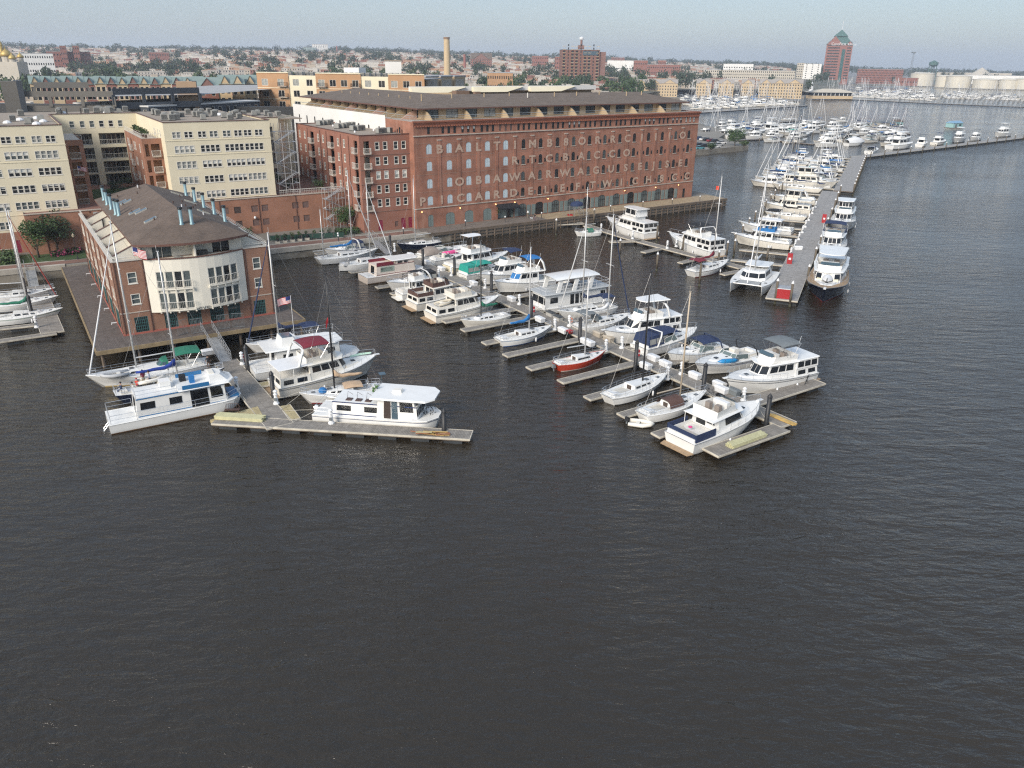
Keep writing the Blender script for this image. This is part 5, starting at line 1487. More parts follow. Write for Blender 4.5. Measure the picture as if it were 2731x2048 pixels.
def sailboat(label, mid, hd, L, B=None, H=None, hm=None, stripe=None, cover=None, boom=True, bim=None, dodger=None, mastm=None, furl=None, kind='s', coach=WHITE, wheel=True, mizzen=None, mizcover=None, mx=.58, cov2=None, ob=False, anti=None, deckm=None, group=None, detail=True, fs=None, spreads=None, ports=3, well=None):
    B = B or L * .31 ** 1 if L < 9 else (B or L * .29)
    H = H or L * 1.22
    t = boat_root('sailboat', label, 'sailboat', mid, hd, L, group)
    fs = fs or .55 + L * .045; fb = fs + .28 + L * .02
    h = hull(t, L, B, fs, fb, kind, .6, hm, anti, stripe, deckm=deckm, sh=(.72, .82))
    z0 = dz(h, L * .5)
    x0, x1 = L * .36, L * .76
    c = house(t, x0, x1, B * .6, B * .42, z0 - .02, z0 + .34 + L * .012, .5, .08, .86, .4, coach, 'coachroof', .4, zt0=z0 + .42 + L * .015)
    if ports == 3: sidewins(c, ((.08, .3), (.38, .6), (.68, .84)), .35, .75)
    else: sidewins(c, ((.06, .86),), .35, .75)
    hatch(c['o'], h, L * .64, 0, .5, z0 + .42 + L * .012, mat('hatch_smoke', (.09, .1, .11), .2))
    MB().box(x0 - .03, x0 + .04, -.3, .3, z0, z0 + .45).build('companionway', mat('companionway', (.07, .05, .04), .5), c['o'])
    hatch(t, h, L * .84, 0, .45, m=MATS['hatch_smoke'])
    ck = cockpit(t, h, L * .06, L * .35, B * .46, .2, True, coach, well)
    if wheel:
        wb = MB(); wb.tube([(L * .17 + .03 * math.sin(k), .38 * math.cos(2 * math.pi * k / 10), z0 + .85 + .38 * math.sin(2 * math.pi * k / 10)) for k in range(11)], .02, 4); wb.box(L * .17 + .02, L * .17 + .2, -.12, .12, z0, z0 + .85)
        wb.build('steering_wheel', CHROME, ck)
    if detail: lifelines(t, h)
    zm = z0 + .40
    mast(t, L * mx, zm, H, mastm, boom=(L * .36 if boom else 0), cover=cover, h=h, spreads=spreads if spreads is not None else (2 if L > 10.5 else 1), furl=furl)
    if mizzen: mast(t, L * .12, dz(h, .5), mizzen, mastm, boom=L * .16, cover=mizcover, h=h, spreads=1, fore=L * .5, back=False, name='mizzen_mast')
    if dodger: 
        d_ = house(t, x0 - .2, x0 + 1.15, B * .52, B * .46, z0 + .35, z0 + 1.15, .7, .0, .86, .3, dodger, 'dodger')
        pane(d_, 2, .06, .94, .1, .8, GLASSB); pane(d_, 1, .1, .9, .1, .8, GLASSB); pane(d_, 3, .1, .9, .1, .8, GLASSB); sidewins(d_, ((.3, .9),), .15, .75, GLASSB)
    if bim: canopy(t, L * .07, L * .29, B * .72, z0 + 1.75, .18, bim, legs=z0 + .2)
    if cov2: 
        cv = MB(); rg = []
        for i in range(6):
            u = i / 5; xx = L * .33 + L * .22 * u; rg.append([(xx, B * .36 * math.cos(math.pi * k / 6), z0 + .15 + (.75 + .05 * math.sin(i * 3)) * math.sin(math.pi * k / 6) ** .7) for k in range(7)])
        cv.loft(rg).build('boom_tent', cov2, t, True)
    if ob: outboard(t, .05, .45, GREYC)
    if L > 8:
        fender(t, L * .4, dy(h, L * .4) + .12, .1); fender(t, L * .6, -dy(h, L * .6) - .12, .1)
    return t, h

def express(label, mid, hd, L, canvas=None, arch=True, archm=None, encl=None, hm=None, stripe=None, cover=None, kayak=False, anti=None, group=None, bim=None, platform=True, deckm=None, archdark=False, boot=None, foredeck_cover=None):
    B = 1.1 + L * .235; t = boat_root('motor_cruiser', label, 'motorboat', mid, hd, L, group)
    fs = .75 + L * .03; fb = fs + .25 + L * .04
    h = hull(t, L, B, fs, fb, 'm', .9, hm, anti, stripe, deckm=deckm, boot=boot, sh=(.74, .84))
    zf = dz(h, L * .6)
    c = house(t, L * .40, L * .86, B * .74, B * .42, dz(h, L * .5) - .05, dz(h, L * .62) + .28, 1.2, .1, .78, .9, WHITE, 'foredeck_trunk', .35, zt0=dz(h, L * .45) + .62)
    hatch(c['o'], h, L * .68, 0, .5, dz(h, L * .68) + .33); hatch(c['o'], h, L * .56, .45, .38, dz(h, L * .56) + .42)
    sidewins(c, ((.12, .42), (.5, .78)), .4, .72)
    ck = cockpit(t, h, .45, L * .44, B * .68, .3, True, WHITE)
    MB().box(L * .3, L * .38, -B * .28, -B * .04, dz(h, L * .35), dz(h, L * .35) + .95).build('helm_seat', WHITE2, ck); MB().box(L * .12, L * .3, B * .2, B * .33, dz(h, L * .35), dz(h, L * .35) + .5).build('seat', WHITE2, ck)
    zt = windshield(t, h, L * .3, L * .56, B * .78)
    if platform: MB().frustum([(-.75, -B * .4, .22), (.05, -B * .44, .22), (.05, B * .44, .22), (-.75, B * .4, .22)], [(-.75, -B * .38, .32), (.05, -B * .44, .34), (.05, B * .44, .34), (-.75, B * .38, .32)]).build('swim_platform', WHITE2, t)
    if arch: archbar(t, L * .16, B * .9, dz(h, L * .2), zt + .75, .9 if L > 8 else .5, archm, .09 if archm is None else .06)
    if canvas: canopy(t, L * .22, L * .52, B * .8, zt + .42, .28, canvas, legs=None if encl else zt - .6)
    if encl: enclosure(t, .35, L * .34, B * .82, dz(h, .5) + .2, zt + .45, encl)
    if cover:
        cv = MB(); rg = []
        for i in range(8):
            u = i / 7; xx = .2 + L * .46 * u; zz = dz(h, xx) + .1
            rg.append([(xx, B * .46 * math.cos(math.pi * k / 8), zz + (.25 + .95 * math.sin(math.pi * min(1, u * 1.15)) ** .8) * math.sin(math.pi * k / 8) ** .8) for k in range(9)])
        cv.loft(rg).build('mooring_cover', cover, t, True)
    if foredeck_cover: pass
    bowrail(t, h, .5)
    fender(t, L * .3, dy(h, L * .3) + .13, .15); fender(t, L * .55, -dy(h, L * .55) - .13, .2)
    return t, h

def flybridge(label, mid, hd, L, hm=None, stripe=None, bim=None, hard=False, aft='cockpit', coam=None, wcover=None, anti=None, group=None, blue_encl=None, roofm=None, arch=False, boot=None, B=None, tower=False, house_m=None, aftroof=None, deckm=None, aftencl=None, wm=None, name='motor_yacht', low=False):
    """sedan / sportfish / motor yacht: deckhouse with a steering bridge on its roof. aft: 'cockpit' or 'cabin'"""
    B = B or 1.2 + L * .25; t = boat_root(name, label, 'motor yacht', mid, hd, L, group)
    hmm = house_m or hm or WHITE
    fs = .85 + L * .035; fb = fs + .35 + L * .045
    h = hull(t, L, B, fs, fb, 'm', .92, hm, anti, stripe, deckm=deckm, boot=boot)
    x0, x1 = (L * .30, L * .72) if aft == 'cockpit' else (L * .30, L * .70)
    zb = dz(h, L * .45) - .03; HC = (1.45 + L * .022) * (.78 if low else 1)
    c = house(t, x0, x1, B * .80, B * .62, zb, zb + HC, .95, .0, .9, .8, hmm, 'deckhouse', .5)
    sidewins(c, ((.3, .97),) if low else ((.08, .34), (.38, .62), (.66, .93)), .3 if low else .45, .84, wm)
    frontwins(c, .4, .88, wcover or wm)
    pane(c, 5, .15, .5, .1, .85, wm, 'saloon_door'); pane(c, 5, .55, .85, .4, .85, wm)
    ztop = zb + HC
    slab(t, x0 - (L * .10 if aft == 'cockpit' else .3), x1 - .55, B * .88, B * .70, ztop + .002, .1, hmm, 'bridge_deck')
    f = house(t, L * .28, L * .60, B * .70, B * .55, ztop + .1, ztop + .78, .35, .0, 1.04, .6, coam or hmm, 'bridge_coaming', .5, cap=False)
    MB().box(L * .285, L * .57, -B * .3, B * .3, ztop + .103, ztop + .12).build('bridge_sole', SOLE, f['o'])
    MB().box(L * .46, L * .50, -B * .2, B * .2, ztop + .12, ztop + .95).build('console', hmm, f['o']); MB().box(L * .36, L * .40, -B * .2, -B * .07, ztop + .12, ztop + .92).build('helm_seat', TAUPE, f['o']); MB().box(L * .36, L * .40, B * .07, B * .2, ztop + .12, ztop + .92).build('helm_seat', TAUPE, f['o'])
    ws = MB(); ws.face([(L * .56, -B * .24, ztop + .78), (L * .56, B * .24, ztop + .78), (L * .535, B * .22, ztop + 1.12), (L * .535, -B * .22, ztop + 1.12)]); ws.build('wind_deflector', GLASSB, f['o'])
    if bim: canopy(t, L * .26, L * .50, B * .74, ztop + 2.1, .25, bim, legs=ztop + .6)
    if hard:
        slab(t, L * .20, L * .56, B * .74, B * .62, ztop + 2.35, .1, roofm or hmm, 'hardtop')
        e_ = MB()
        for sg in (-1, 1):
            for x in (L * .23, L * .36, L * .5): e_.tube([(x, sg * B * .33, ztop + 2.36), (x + .1, sg * B * .34, ztop + .6)], .035, 4)
        e_.build('hardtop_post', CHROME, t)
        if hard == 'glazed':
            g_ = house(t, L * .24, L * .54, B * .66, B * .52, ztop + .8, ztop + 2.34, .3, .1, .95, .5, hmm, 'upper_helm', .5)
            sidewins(g_, ((.06, .46), (.54, .95)), .3, .9); frontwins(g_, .3, .9)
    if arch: archbar(t, L * .2, B * .84, ztop + .1, ztop + 1.9, .7)
    if aft == 'cockpit':
        ck = cockpit(t, h, .3, x0 - .02, B * .74, .35, False, hmm)
        MB().box(.4, .8, -B * .3, B * .3, dz(h, .5), dz(h, .5) + .5).build('seat', WHITE2, ck)
        pst = MB()
        for sg in (-1, 1): pst.tube([(x0 - L * .09, sg * B * .4, dz(h, 1) + .3), (x0 - L * .09, sg * B * .4, ztop)], .035, 4)
        pst.build('bridge_post', WHITE, t)
    else:
        a_ = house(t, .25, x0 + .1, B * .86, B * .84, dz(h, .5) - .03, dz(h, .5) + .95, .05, .12, .93, .1, hmm, 'aft_cabin', .8)
        sidewins(a_, ((.1, .42), (.55, .88)), .3, .8, wm); pane(a_, 5, .1, .45, .35, .8, wm); pane(a_, 5, .55, .9, .35, .8, wm)
        if aftroof:
            slab(t, .2, x0 + .4, B * .84, B * .84, ztop + .05, .09, aftroof, 'aft_hardtop', .9)
            if aftencl:
                q = house(t, .3, x0, B * .84, B * .82, dz(h, .5) + .96, ztop + .04, .02, .1, .97, .1, aftencl, 'aft_enclosure', .8)
                sidewins(q, ((.06, .32), (.37, .63), (.68, .95)), .2, .85, GLASS); pane(q, 5, .05, .32, .2, .85); pane(q, 5, .36, .64, .2, .85); pane(q, 5, .68, .95, .2, .85)
            else:
                pst = MB()
                for sg in (-1, 1):
                    for x in (.35, x0 * .5): pst.tube([(x, sg * B * .4, dz(h, .5) + .95), (x, sg * B * .4, ztop + .05)], .035, 4)
                pst.build('aft_post', WHITE, t)
        else:
            z_ = dz(h, .5) + .95
            rails(t, [(x0, B * .38, z_), (.5, B * .39, z_), (.45, -B * .39, z_), (x0, -B * .38, z_)], .7, name='aft_rail')
        if coam and not aftroof:
            z_ = dz(h, .5) + .95
            for sg in (-1, 1): MB().box(.5, x0 - .2, sg * B * .385 - .03, sg * B * .385 + .03, z_, z_ + .55).build('weather_cloth', coam, t)
            MB().box(.44, .5, -B * .4, B * .4, z_, z_ + .55).build('weather_cloth', coam, t)
    if tower: archbar(t, L * .3, B * .6, ztop + .7, ztop + 2.9, .5, CHROME, .03, 'tuna_tower'); slab(t, L * .26, L * .5, B * .55, B * .5, ztop + 2.85, .08, WHITEC, 'tower_top')
    tr = house(t, L * .66, L * .88, B * .58, B * .32, dz(h, L * .7) - .05, dz(h, L * .78) + .22, .8, .0, .8, .5, hmm, 'foredeck_trunk', .4)
    hatch(tr['o'], h, L * .76, 0, .5, dz(h, L * .76) + .28)
    MB().frustum([(-.7, -B * .4, .25), (.04, -B * .44, .25), (.04, B * .44, .25), (-.7, B * .4, .25)], [(-.7, -B * .39, .34), (.04, -B * .44, .35), (.04, B * .44, .35), (-.7, B * .39, .34)]).build('swim_platform', TEAK if L > 10 else WHITE2, t)
    bowrail(t, h, .42, .7, 7)
    MB().box(L * .97, L * 1.03, -.18, .18, fb + .02, fb + .1).build('bow_pulpit', WHITE, t)
    fender(t, L * .3, dy(h, L * .3) + .13, .2); fender(t, L * .55, dy(h, L * .55) + .13, .25); fender(t, L * .4, -dy(h, L * .4) - .13, .2)
    mb = MB().tube([(L * .3, B * .3, ztop + .6), (L * .27, B * .34, ztop + 2.9)], .015, 3).build('antenna', WHITEC, t)
    return t, h
def dinghy_mesh(par, loc, rz, L=2.4, m=None, name='tender'):
    mb = MB(); pts = [(0, .55, .25), (L * .6, .6, .27), (L * .9, .3, .33), (L, 0, .38), (L * .9, -.3, .33), (L * .6, -.6, .27), (0, -.55, .25)]
    mb.tube(pts, [.2, .21, .2, .19, .2, .21, .2], 8)
    mb2 = MB().prism([(0, -.5), (L * .6, -.55), (L * .9, -.2), (L * .9, .2), (L * .6, .55), (0, .5)], .08, .16)
    o = mb.build(name, m or RUBBER, par, True, loc, rz); mb2.build('floor', SOLE, o); MB().box(L * .3, L * .45, -.5, .5, .2, .36).build('thwart', WHITE2, o)
    return o
def houseboat(label, mid, hd, L, B, trim, hb=1.0, cab=(.12, .8), upper=None, roof=None, group=None, stripe=None, hull_m=None, deckrail=True, two=False, wins=((.05, .2), (.3, .42), (.5, .62), (.7, .95)), HC=2.1):
    t = boat_root('houseboat', label, 'houseboat', mid, hd, L, group)
    h = hull(t, L, B, hb, hb + .25, 'h', 1, hull_m, mat('hull_rusty', (.30, .17, .09), .7, var=.3), stripe)
    z = hb + .03
    c = house(t, L * cab[0], L * cab[1], B * .84, B * .84, z, z + HC, .15, .15, .97, .1, WHITE, 'cabin', .9)
    sidewins(c, wins, .38, .75); frontwins(c, .35, .8); pane(c, 5, .3, .7, .1, .85, name='door')
    s_ = MB(); 
    for sg in (-1, 1):
        for zz in (.12, HC * .93): s_.box(L * cab[0] + .1, L * cab[1] - .2, sg * B * .42 + (-.005 if sg < 0 else -.03), sg * B * .42 + (.03 if sg < 0 else .005), z + zz, z + zz + .1)
    s_.build('trim_stripe', trim, c['o'])
    return t, h, c, z + HC
# ================================================================== the moored boats one by one
# ---- left pier
t, h = sailboat('white cruising sloop with green bimini, dinghy on foredeck and bare aluminium boom', (-41.3, 83.0), -150, 12.8, 3.9, 16.5, bim=GREEN, dodger=GREEN, furl=WHITEC, boom=True, anti=mat('hull_stained', (.55, .42, .2), .5, var=.2), mx=.6, ports=3)
dinghy_mesh(t, (8.6, 1.1, dz(h, 9) + .1), 0, 2.7, RUBBER, 'upturned_dinghy')
MB().box(3.0, 3.04, -2.2, -1.4, dz(h, 3) - .5, dz(h, 3) + .1).build('solar_panel', GREYC, t)
t, h = sailboat('dark navy hulled cluttered sailboat with long royal blue sail cover', (-37.4, 79.6), 35, 11.6, 3.2, 14.0, hm=NAVYH, cover=ROYAL, boom=True, mx=.56, coach=WHITE2, wheel=False, furl=None)
dinghy_mesh(t, (2.4, .1, dz(h, 3) + .55), .05, 2.8, WHITE2, 'tender')
for k, (x, y, m_, s) in enumerate(((5.2, -.7, WHITEC, .45), (5.9, .4, REDP, .4), (6.9, .6, WHITEC, .35), (7.6, -.5, REDP, .35), (6.4, -.9, KAYAK, .3), (8.2, .2, ORANGE, .3))):
    MB().frustum([(x - s, y - s * .7, dz(h, x) + .05), (x + s, y - s * .7, dz(h, x) + .05), (x + s, y + s * .7, dz(h, x) + .05), (x - s, y + s * .7, dz(h, x) + .05)], [(x - s * .9, y - s * .6, dz(h, x) + .5), (x + s * .9, y - s * .6, dz(h, x) + .5), (x + s * .9, y + s * .6, dz(h, x) + .5), (x - s * .9, y + s * .6, dz(h, x) + .5)]).build('deck_locker', m_, t)

t, h, c, zt = houseboat('white houseboat with blue trim stripes and blue upper deck weathercloths', (-34.5, 73.5), 32, 12.8, 3.9, BLUET, 1.0, (.2, .88), stripe=None, wins=((.04, .2), (.36, .5), (.62, .8), (.85, .97)))
pane(c, 0, .60, .80, .05, .9, name='sliding_door'); pane(c, 0, .83, .96, .35, .9)
slab(t, 6.6, 12.2, 3.9, 3.7, zt + .02, .12, WHITE, 'upper_deck', .5)
for sg in (-1, 1): MB().box(7.0, 9.6, sg * 1.85 - .03, sg * 1.85 + .03, zt + .14, zt + .55).build('weather_cloth', BLUET, t)
u = house(t, 9.8, 11.9, 2.6, 2.4, zt + .14, zt + .85, .8, .0, .8, .4, WHITE, 'bridge_coaming', .5)
MB().box(9.9, 10.4, -.6, .6, zt + .14, zt + 1.0).build('helm_seat', WHITE2, t); MB().box(8.0, 8.5, -.4, .1, zt + .14, zt + .9).build('deck_chair', BLUE, t); MB().box(7.2, 7.8, .5, 1.1, zt + .14, zt + .8).build('deck_chair', BLACKC, t)
MB().box(5.2, 6.2, -.2, .9, zt, zt + .75).build('roof_locker', WHITE, t)
rails(t, [(6.5, -1.7, zt), (2.7, -1.7, zt), (2.7, 1.7, zt), (6.5, 1.7, zt)], .8, name='roof_rail')
rails(t, [(2.5, -1.9, 1.05), (.15, -1.9, 1.05), (.15, 1.9, 1.05), (2.5, 1.9, 1.05)], .9, name='stern_rail'); rails(t, [(2.5, -1.9, 1.05), (5, -1.9, 1.06), (8, -1.9, 1.08), (11.2, -1.8, 1.1), (12.6, -.7, 1.15), (12.6, .7, 1.15)], .9, name='side_rail')
MB().box(11.6, 12.5, -1.2, 1.2, 1.1, 1.5).build('bow_seat', BLUET, t)
lad = MB(); lad.tube([(0, -1.2, .9), (-.5, -1.2, .3), (-.6, -1.2, -.2)], .03, 4); lad.tube([(0, -.6, .9), (-.5, -.6, .3), (-.6, -.6, -.2)], .03, 4)
for k in range(4): lad.tube([(-.12 - .14 * k, -1.2, .75 - .18 * k), (-.12 - .14 * k, -.6, .75 - .18 * k)], .025, 4)
lad.build('stern_ladder', CHROME, t)

t, h, c, zt = houseboat('all white two level houseboat with railed roof deck and swept aft bridge', (-24.6, 87.4), 30, 12.8, 4.4, WHITEC, 1.1, (.2, .8), wins=((.1, .25), (.4, .6), (.7, .92)))
slab(t, 1.4, 10.6, 4.2, 4.2, zt + .02, .14, WHITE, 'upper_deck', .7)
house(t, 3.4, 5.6, 2.6, 2.4, zt + .16, zt + 1.15, .5, .2, .85, .3, WHITE, 'bridge_coaming', .6)
MB().box(3.7, 4.9, -.9, .9, zt + 1.16, zt + 1.2).build('skylight', GLASSB, t)
rails(t, [(5.6, -2.0, zt + .16), (8, -2.0, zt + .16), (10.5, -1.9, zt + .16), (10.5, 1.9, zt + .16), (8, 2.0, zt + .16), (5.6, 2.0, zt + .16)], .9, name='roof_rail')
rails(t, [(2.5, -2.1, 1.13), (.2, -2.1, 1.13), (.2, 2.1, 1.13), (2.5, 2.1, 1.13)], .85, name='stern_rail')
rails(t, [(10.6, -2.1, 1.15), (12.4, -1.2, 1.2), (12.5, 1.2, 1.2), (10.6, 2.1, 1.15)], .85, name='bow_rail')
MB().tube([(9.6, .3, zt + .16), (9.6, .3, zt + 2.6)], .02, 4).build('flagstaff', CHROME, t)
fl = MB(); fl.loft([[(9.6 - .1 * k, .3 + .06 * math.sin(k), zt + 2.55 - .16 * k), (9.6 - .1 * k, .3 + .06 * math.sin(k + 1), zt + 1.9 - .22 * k)] for k in range(5)]); fl.build('flag', REDP, t)

t, h = flybridge('cream hulled aft deck motor yacht with maroon bridge bimini and white aft hardtop', (-21.0, 82.5), 35, 12.4, WHITE2, GREYT, MAROON, aft='cabin', aftroof=WHITEC, arch=True, house_m=WHITE2)
b_ = MB(); b_.loft([[(9.6, 1.2, dz(h, 10) + .25 + .12 * math.cos(k)), (10.8, 1.05, dz(h, 10.5) + .3 + .14 * math.cos(k)), (12.0, .5, dz(h, 11.5) + .3 + .1 * math.cos(k))] for k in (0, 1.57, 3.14)]); b_.build('paddle_board', mat('board_green', (.5, .72, .6), .4), t)
t, h = sailboat('small white sloop with black mast, tan sail cover and stern solar panel', (-18.4, 77.9), -158, 8.8, 2.8, 12.6, cover=TAN, mastm=BLACKM, anti=ANTIR)
MB().box(-.5, .2, -.5, .3, dz(h, 0) + 1.4, dz(h, 0) + 1.44).tube([(.1, 0, dz(h, 0)), (-.1, 0, dz(h, 0) + 1.4)], .03, 4).build('solar_panel', GLASSB, t)
MB().lathe([(.02, 0), (.42, .15), (.46, .4), (.3, .6), (.02, .65)], 9, (6.4, .2)).build('sail_bag', BLUE, t).location = (0, 0, dz(h, 6.4))
canopy(t, 2.2, 4.2, 1.8, dz(h, 3) + .75, .2, TAN, 'sun_awning')
t, h, c, zt = houseboat('white houseboat with navy hull stripe and broad white canopy roof', (-13.5, 72.6), -9, 12.8, 3.8, NAVYT, .95, (.16, .86), stripe=NAVYT, wins=((.05, .22), (.38, .56)), HC=1.55)
u = house(t, 6.7, 10.9, 3.3, 3.2, .98, 3.2, .3, .2, .97, .1, WHITE, 'saloon', .9)
pane(u, 0, .18, .36, .06, .9, mat('door_open', (.05, .035, .03), .5), 'door'); pane(u, 0, .38, .54, .06, .9, GLASSB, 'sliding_door'); pane(u, 0, .6, .95, .42, .88); pane(u, 4, .1, .5, .4, .85); pane(u, 4, .6, .9, .4, .85); pane(u, 2, .05, .48, .4, .88); pane(u, 2, .52, .95, .4, .88); pane(u, 5, .1, .9, .7, .92, GLASSB)
ro = slab(t, 6.2, 12.6, 4.2, 4.1, 3.22, .14, WHITE, 'canopy_roof', .55)
MB().frustum([(8.0, -.4, 3.36), (9.0, -.4, 3.36), (9.0, .4, 3.36), (8.0, .4, 3.36)], [(8.1, -.3, 3.65), (8.9, -.3, 3.65), (8.9, .3, 3.65), (8.1, .3, 3.65)]).build('roof_unit', WHITE2, ro)
for k in range(3): MB().box(3.4 + k * 1.0, 4.0 + k * 1.0, -1.2, -.6, zt, zt + .08).tube([(3.4 + k, -.6, zt), (3.5 + k, -.6, zt + .75), (4.0 + k, -.6, zt + .45)], .025, 4).build('deck_chair', BROWNT, t)
pl = MB()
for k in range(40): a_ = rng.uniform(0, 6.3); r_ = rng.uniform(.1, .4); zz = zt + rng.uniform(.35, 1.1); x_, y_ = 6.0 + r_ * math.cos(a_), .2 + r_ * math.sin(a_); pl.face([(x_, y_, zz), (x_ + .16, y_ + .05, zz + .1), (x_ + .02, y_ + .18, zz + .16)])
pl.lathe([(.16, zt), (.22, zt + .35)], 7, (6.0, .2), 1).build('potted_plant', [mat('leaf_pot', (.05, .12, .03), .8), BROWNT], t)
bk = MB()
for k in range(5):
    a0 = rng.uniform(0, 3)
    bk.tube([(11.6 + .2 * math.sin(k * 2) + .5 * math.cos(a0 + i * .63) * (.7 + .1 * k), -.3 + .15 * k, 1.55 + .5 * math.sin(a0 + i * .63)) for i in range(10)], .03, 4)
bk.build('bicycle_heap', DARKM, t)
outboard(t, .0, .75, WHITEC); rails(t, [(2, -1.8, 1.0), (.2, -1.8, 1.0), (.2, 1.8, 1.0), (2, 1.8, 1.0)], .8, name='stern_rail')
t, h = sailboat('white mast sloop with navy boom cover and navy bimini beside the pavilion deck', (-28.8, 93.9), -148, 9.8, 3.1, 13.4, cover=NAVY, bim=NAVY, furl=NAVY)

# ---- middle pier, harbour side
express('white express cruiser with tall white arch and navy cockpit cover by the quay', (-31.9, 146.2), -146, 8.0, arch=True, cover=None, canvas=None, encl=NAVY)
sailboat('white two masted ketch with bright blue mainsail cover', (-30.4, 141.7), 33, 12.0, 3.6, 14.5, cover=BLUE, mizzen=8.5, furl=ALU)
sailboat('white double ended sloop with deep blue stern cloth and row of portlights', (-26.1, 136.7), 36, 10.4, 3.2, 13.0, kind='d', cover=None, furl=WHITEC, bim=None, cov2=None)
t, h, c, zt = houseboat('pale pink cabin cruiser houseboat with maroon roof cloths', (-20.4, 129.7), 35, 11.0, 3.8, mat('trim_maroon', (.16, .03, .04), .6), 1.05, (.16, .82), hull_m=BEIGE, stripe=None, wins=((.1, .42),), HC=1.7)
c['o'].data.materials[0] = BEIGE
pane(c, 0, .1, .46, .35, .85, mat('pane_sea', (.35, .42, .36), .1)); u = house(t, 5.2, 9.4, 3.1, 2.9, 1.1, 3.3, .5, .3, .95, .3, BEIGE, 'wheelhouse', .8)
pane(u, 0, .1, .36, .1, .9, name='door'); pane(u, 0, .45, .7, .5, .9); pane(u, 4, .2, .8, .5, .9); frontwins(u, .5, .9); slab(t, 4.6, 9.8, 3.5, 3.3, 3.32, .1, WHITE, 'roof', .6)
for sg in (-1, 1): MB().box(1.9, 5.0, sg * 1.55 - .04, sg * 1.55 + .04, zt, zt + .5).build('weather_cloth', MAROON, t)
rails(t, [(1.6, -1.8, 1.08), (.15, -1.8, 1.08), (.15, 1.8, 1.08), (1.6, 1.8, 1.08)], .8, name='stern_rail')
express('white express cruiser with black camper canvas and white radar arch', (-16.4, 123.5), -148, 8.8, canvas=BLACKC, encl=BLACKC)
t, h = flybridge('small white sedan bridge boat with black railed bridge and open cockpit', (-14.2, 118.5), 32, 8.0, WHITE)
rails(t, [(1.2, -1.0, 3.0), (1.2, 1.0, 3.0), (3.2, 1.1, 3.0)], .7, name='bridge_rail', m=BLACKM, r=.03)
flybridge('ivory trawler with dark brown aft deck weathercloths', (-10.7, 114.4), 36, 10.8, WHITE2, None, None, aft='cabin', coam=BROWNC, house_m=WHITE2, arch=False)
t, h = flybridge('ivory trawler yacht with long aft cabin, round port and covered dinghy', (-6.9, 108.9), 34, 11.6, WHITE2, GREYT, None, aft='cabin', house_m=WHITE2)
dinghy_mesh(t, (1.0, -.4, dz(h, 1) + 1.0), .2, 2.6, mat('cover_cream', (.6, .55, .45), .8), 'covered_dinghy')
sailboat('small ivory sloop with dark green mainsail cover and thin dark mast', (-3.9, 104.8), -146, 7.8, 2.6, 10.5, hm=WHITE2, cover=GREEN, mastm=mat('mast_dark', (.12, .12, .12), .4, .4), furl=None, wheel=False)
sailboat('white sloop with blue waterline stripe and blue mainsail cover', (1.6, 98.1), 33, 8.6, 2.8, 11.0, stripe=BLUET, cover=BLUE, anti=ANTIB, wheel=False)
t, h = sailboat('small red hulled sloop with white deck and outboard motor', (8.3, 89.1), 31, 7.4, 2.4, 9.6, hm=REDH, cover=None, anti=mat('anti_pale', (.5, .42, .38), .6), wheel=False, ob=True, deckm=DECKW, furl=None, ports=1)
sailboat('white sloop with slender black mast and thin dark sheer stripe', (13.9, 80.3), 38, 9.6, 3.0, 12.4, mastm=BLACKM, stripe=GREYT, cover=None, furl=None, wheel=False)
sailboat('white sloop with pale wooden mast and brown tent over the cabin', (17.1, 75.6), 34, 9.4, 2.9, 11.6, mastm=WOODM, cov2=BROWNC, cover=None, furl=None, wheel=False)
d_ = thing('inflatable_dinghy', 'small pale inflatable dinghy floating behind the wooden mast sloop', 'dinghy', (12.0, 72.6, -.05), RAD(-17))
dd = dinghy_mesh(d_, (0, 0, 0), 0, 2.4, WHITE2, 'tube'); outboard(d_, .0, .35, BLACKC)
t, h = flybridge('white flybridge sedan with navy canvas round its aft cockpit', (20.7, 70.4), 37, 12.0, WHITE, None, None, aft='cockpit', house_m=WHITE, low=True)
for a_, c_ in (((.25, -1.75), (.25, 1.75)), ((.25, -1.75), (3.0, -1.8)), ((.25, 1.75), (3.0, 1.8))):
    MB().box(min(a_[0], c_[0]), max(a_[0], c_[0]) + .05, min(a_[1], c_[1]), max(a_[1], c_[1]) + .05, dz(h, .5) + .1, dz(h, .5) + .85).build('weather_cloth', NAVY, t)
MB().lathe([(.02, 0), (.2, .02), (.22, .1), (.02, .12)], 8, (1.8, .3)).build('cushion', PINK, t).location = (0, 0, dz(h, 1) + .5)

# ---- middle pier, outer side
sailboat('navy hulled sloop with white deck lying along the brick quay', (-18.6, 152.6), -149, 9.2, 2.8, 12.0, hm=NAVYH, furl=None, cover=None)
express('white express cruiser under a taupe mooring cover', (-13.1, 145.3), 38, 10.6, cover=TAUPE, arch=False)
t, h = express('white runabout with a pink inflatable tube on its bow', (-11.9, 140.9), 36, 7.2, arch=False)
MB().tube([(2.4, .2, dz(h, 3) + .65), (2.7, .2, dz(h, 3) + .68), (5.4, .1, dz(h, 4) + .7), (5.8, .1, dz(h, 4) + .7)], [.12, .36, .36, .12], 9).build('inflatable_tube', PINK, t, True)
t, h = flybridge('cream hulled sportfishing boat with white hardtop tower', (-6.1, 137.1), 38, 13.0, CREAMH, None, None, tower=True, house_m=WHITE)
express('white express cruiser with bright teal canvas enclosure', (-4.7, 131.8), 38, 10.2, canvas=TEAL, encl=TEAL, arch=False)
flybridge('white sedan bridge yacht with navy bimini over the bridge', (-1.4, 128.3), -142, 10.8, WHITE, None, NAVY)
flybridge('white trawler with royal blue windscreen cover and blue bridge bimini', (1.5, 123.3), -150, 10.8, WHITE, None, BLUE, wcover=BLUE, arch=True, anti=ANTI)
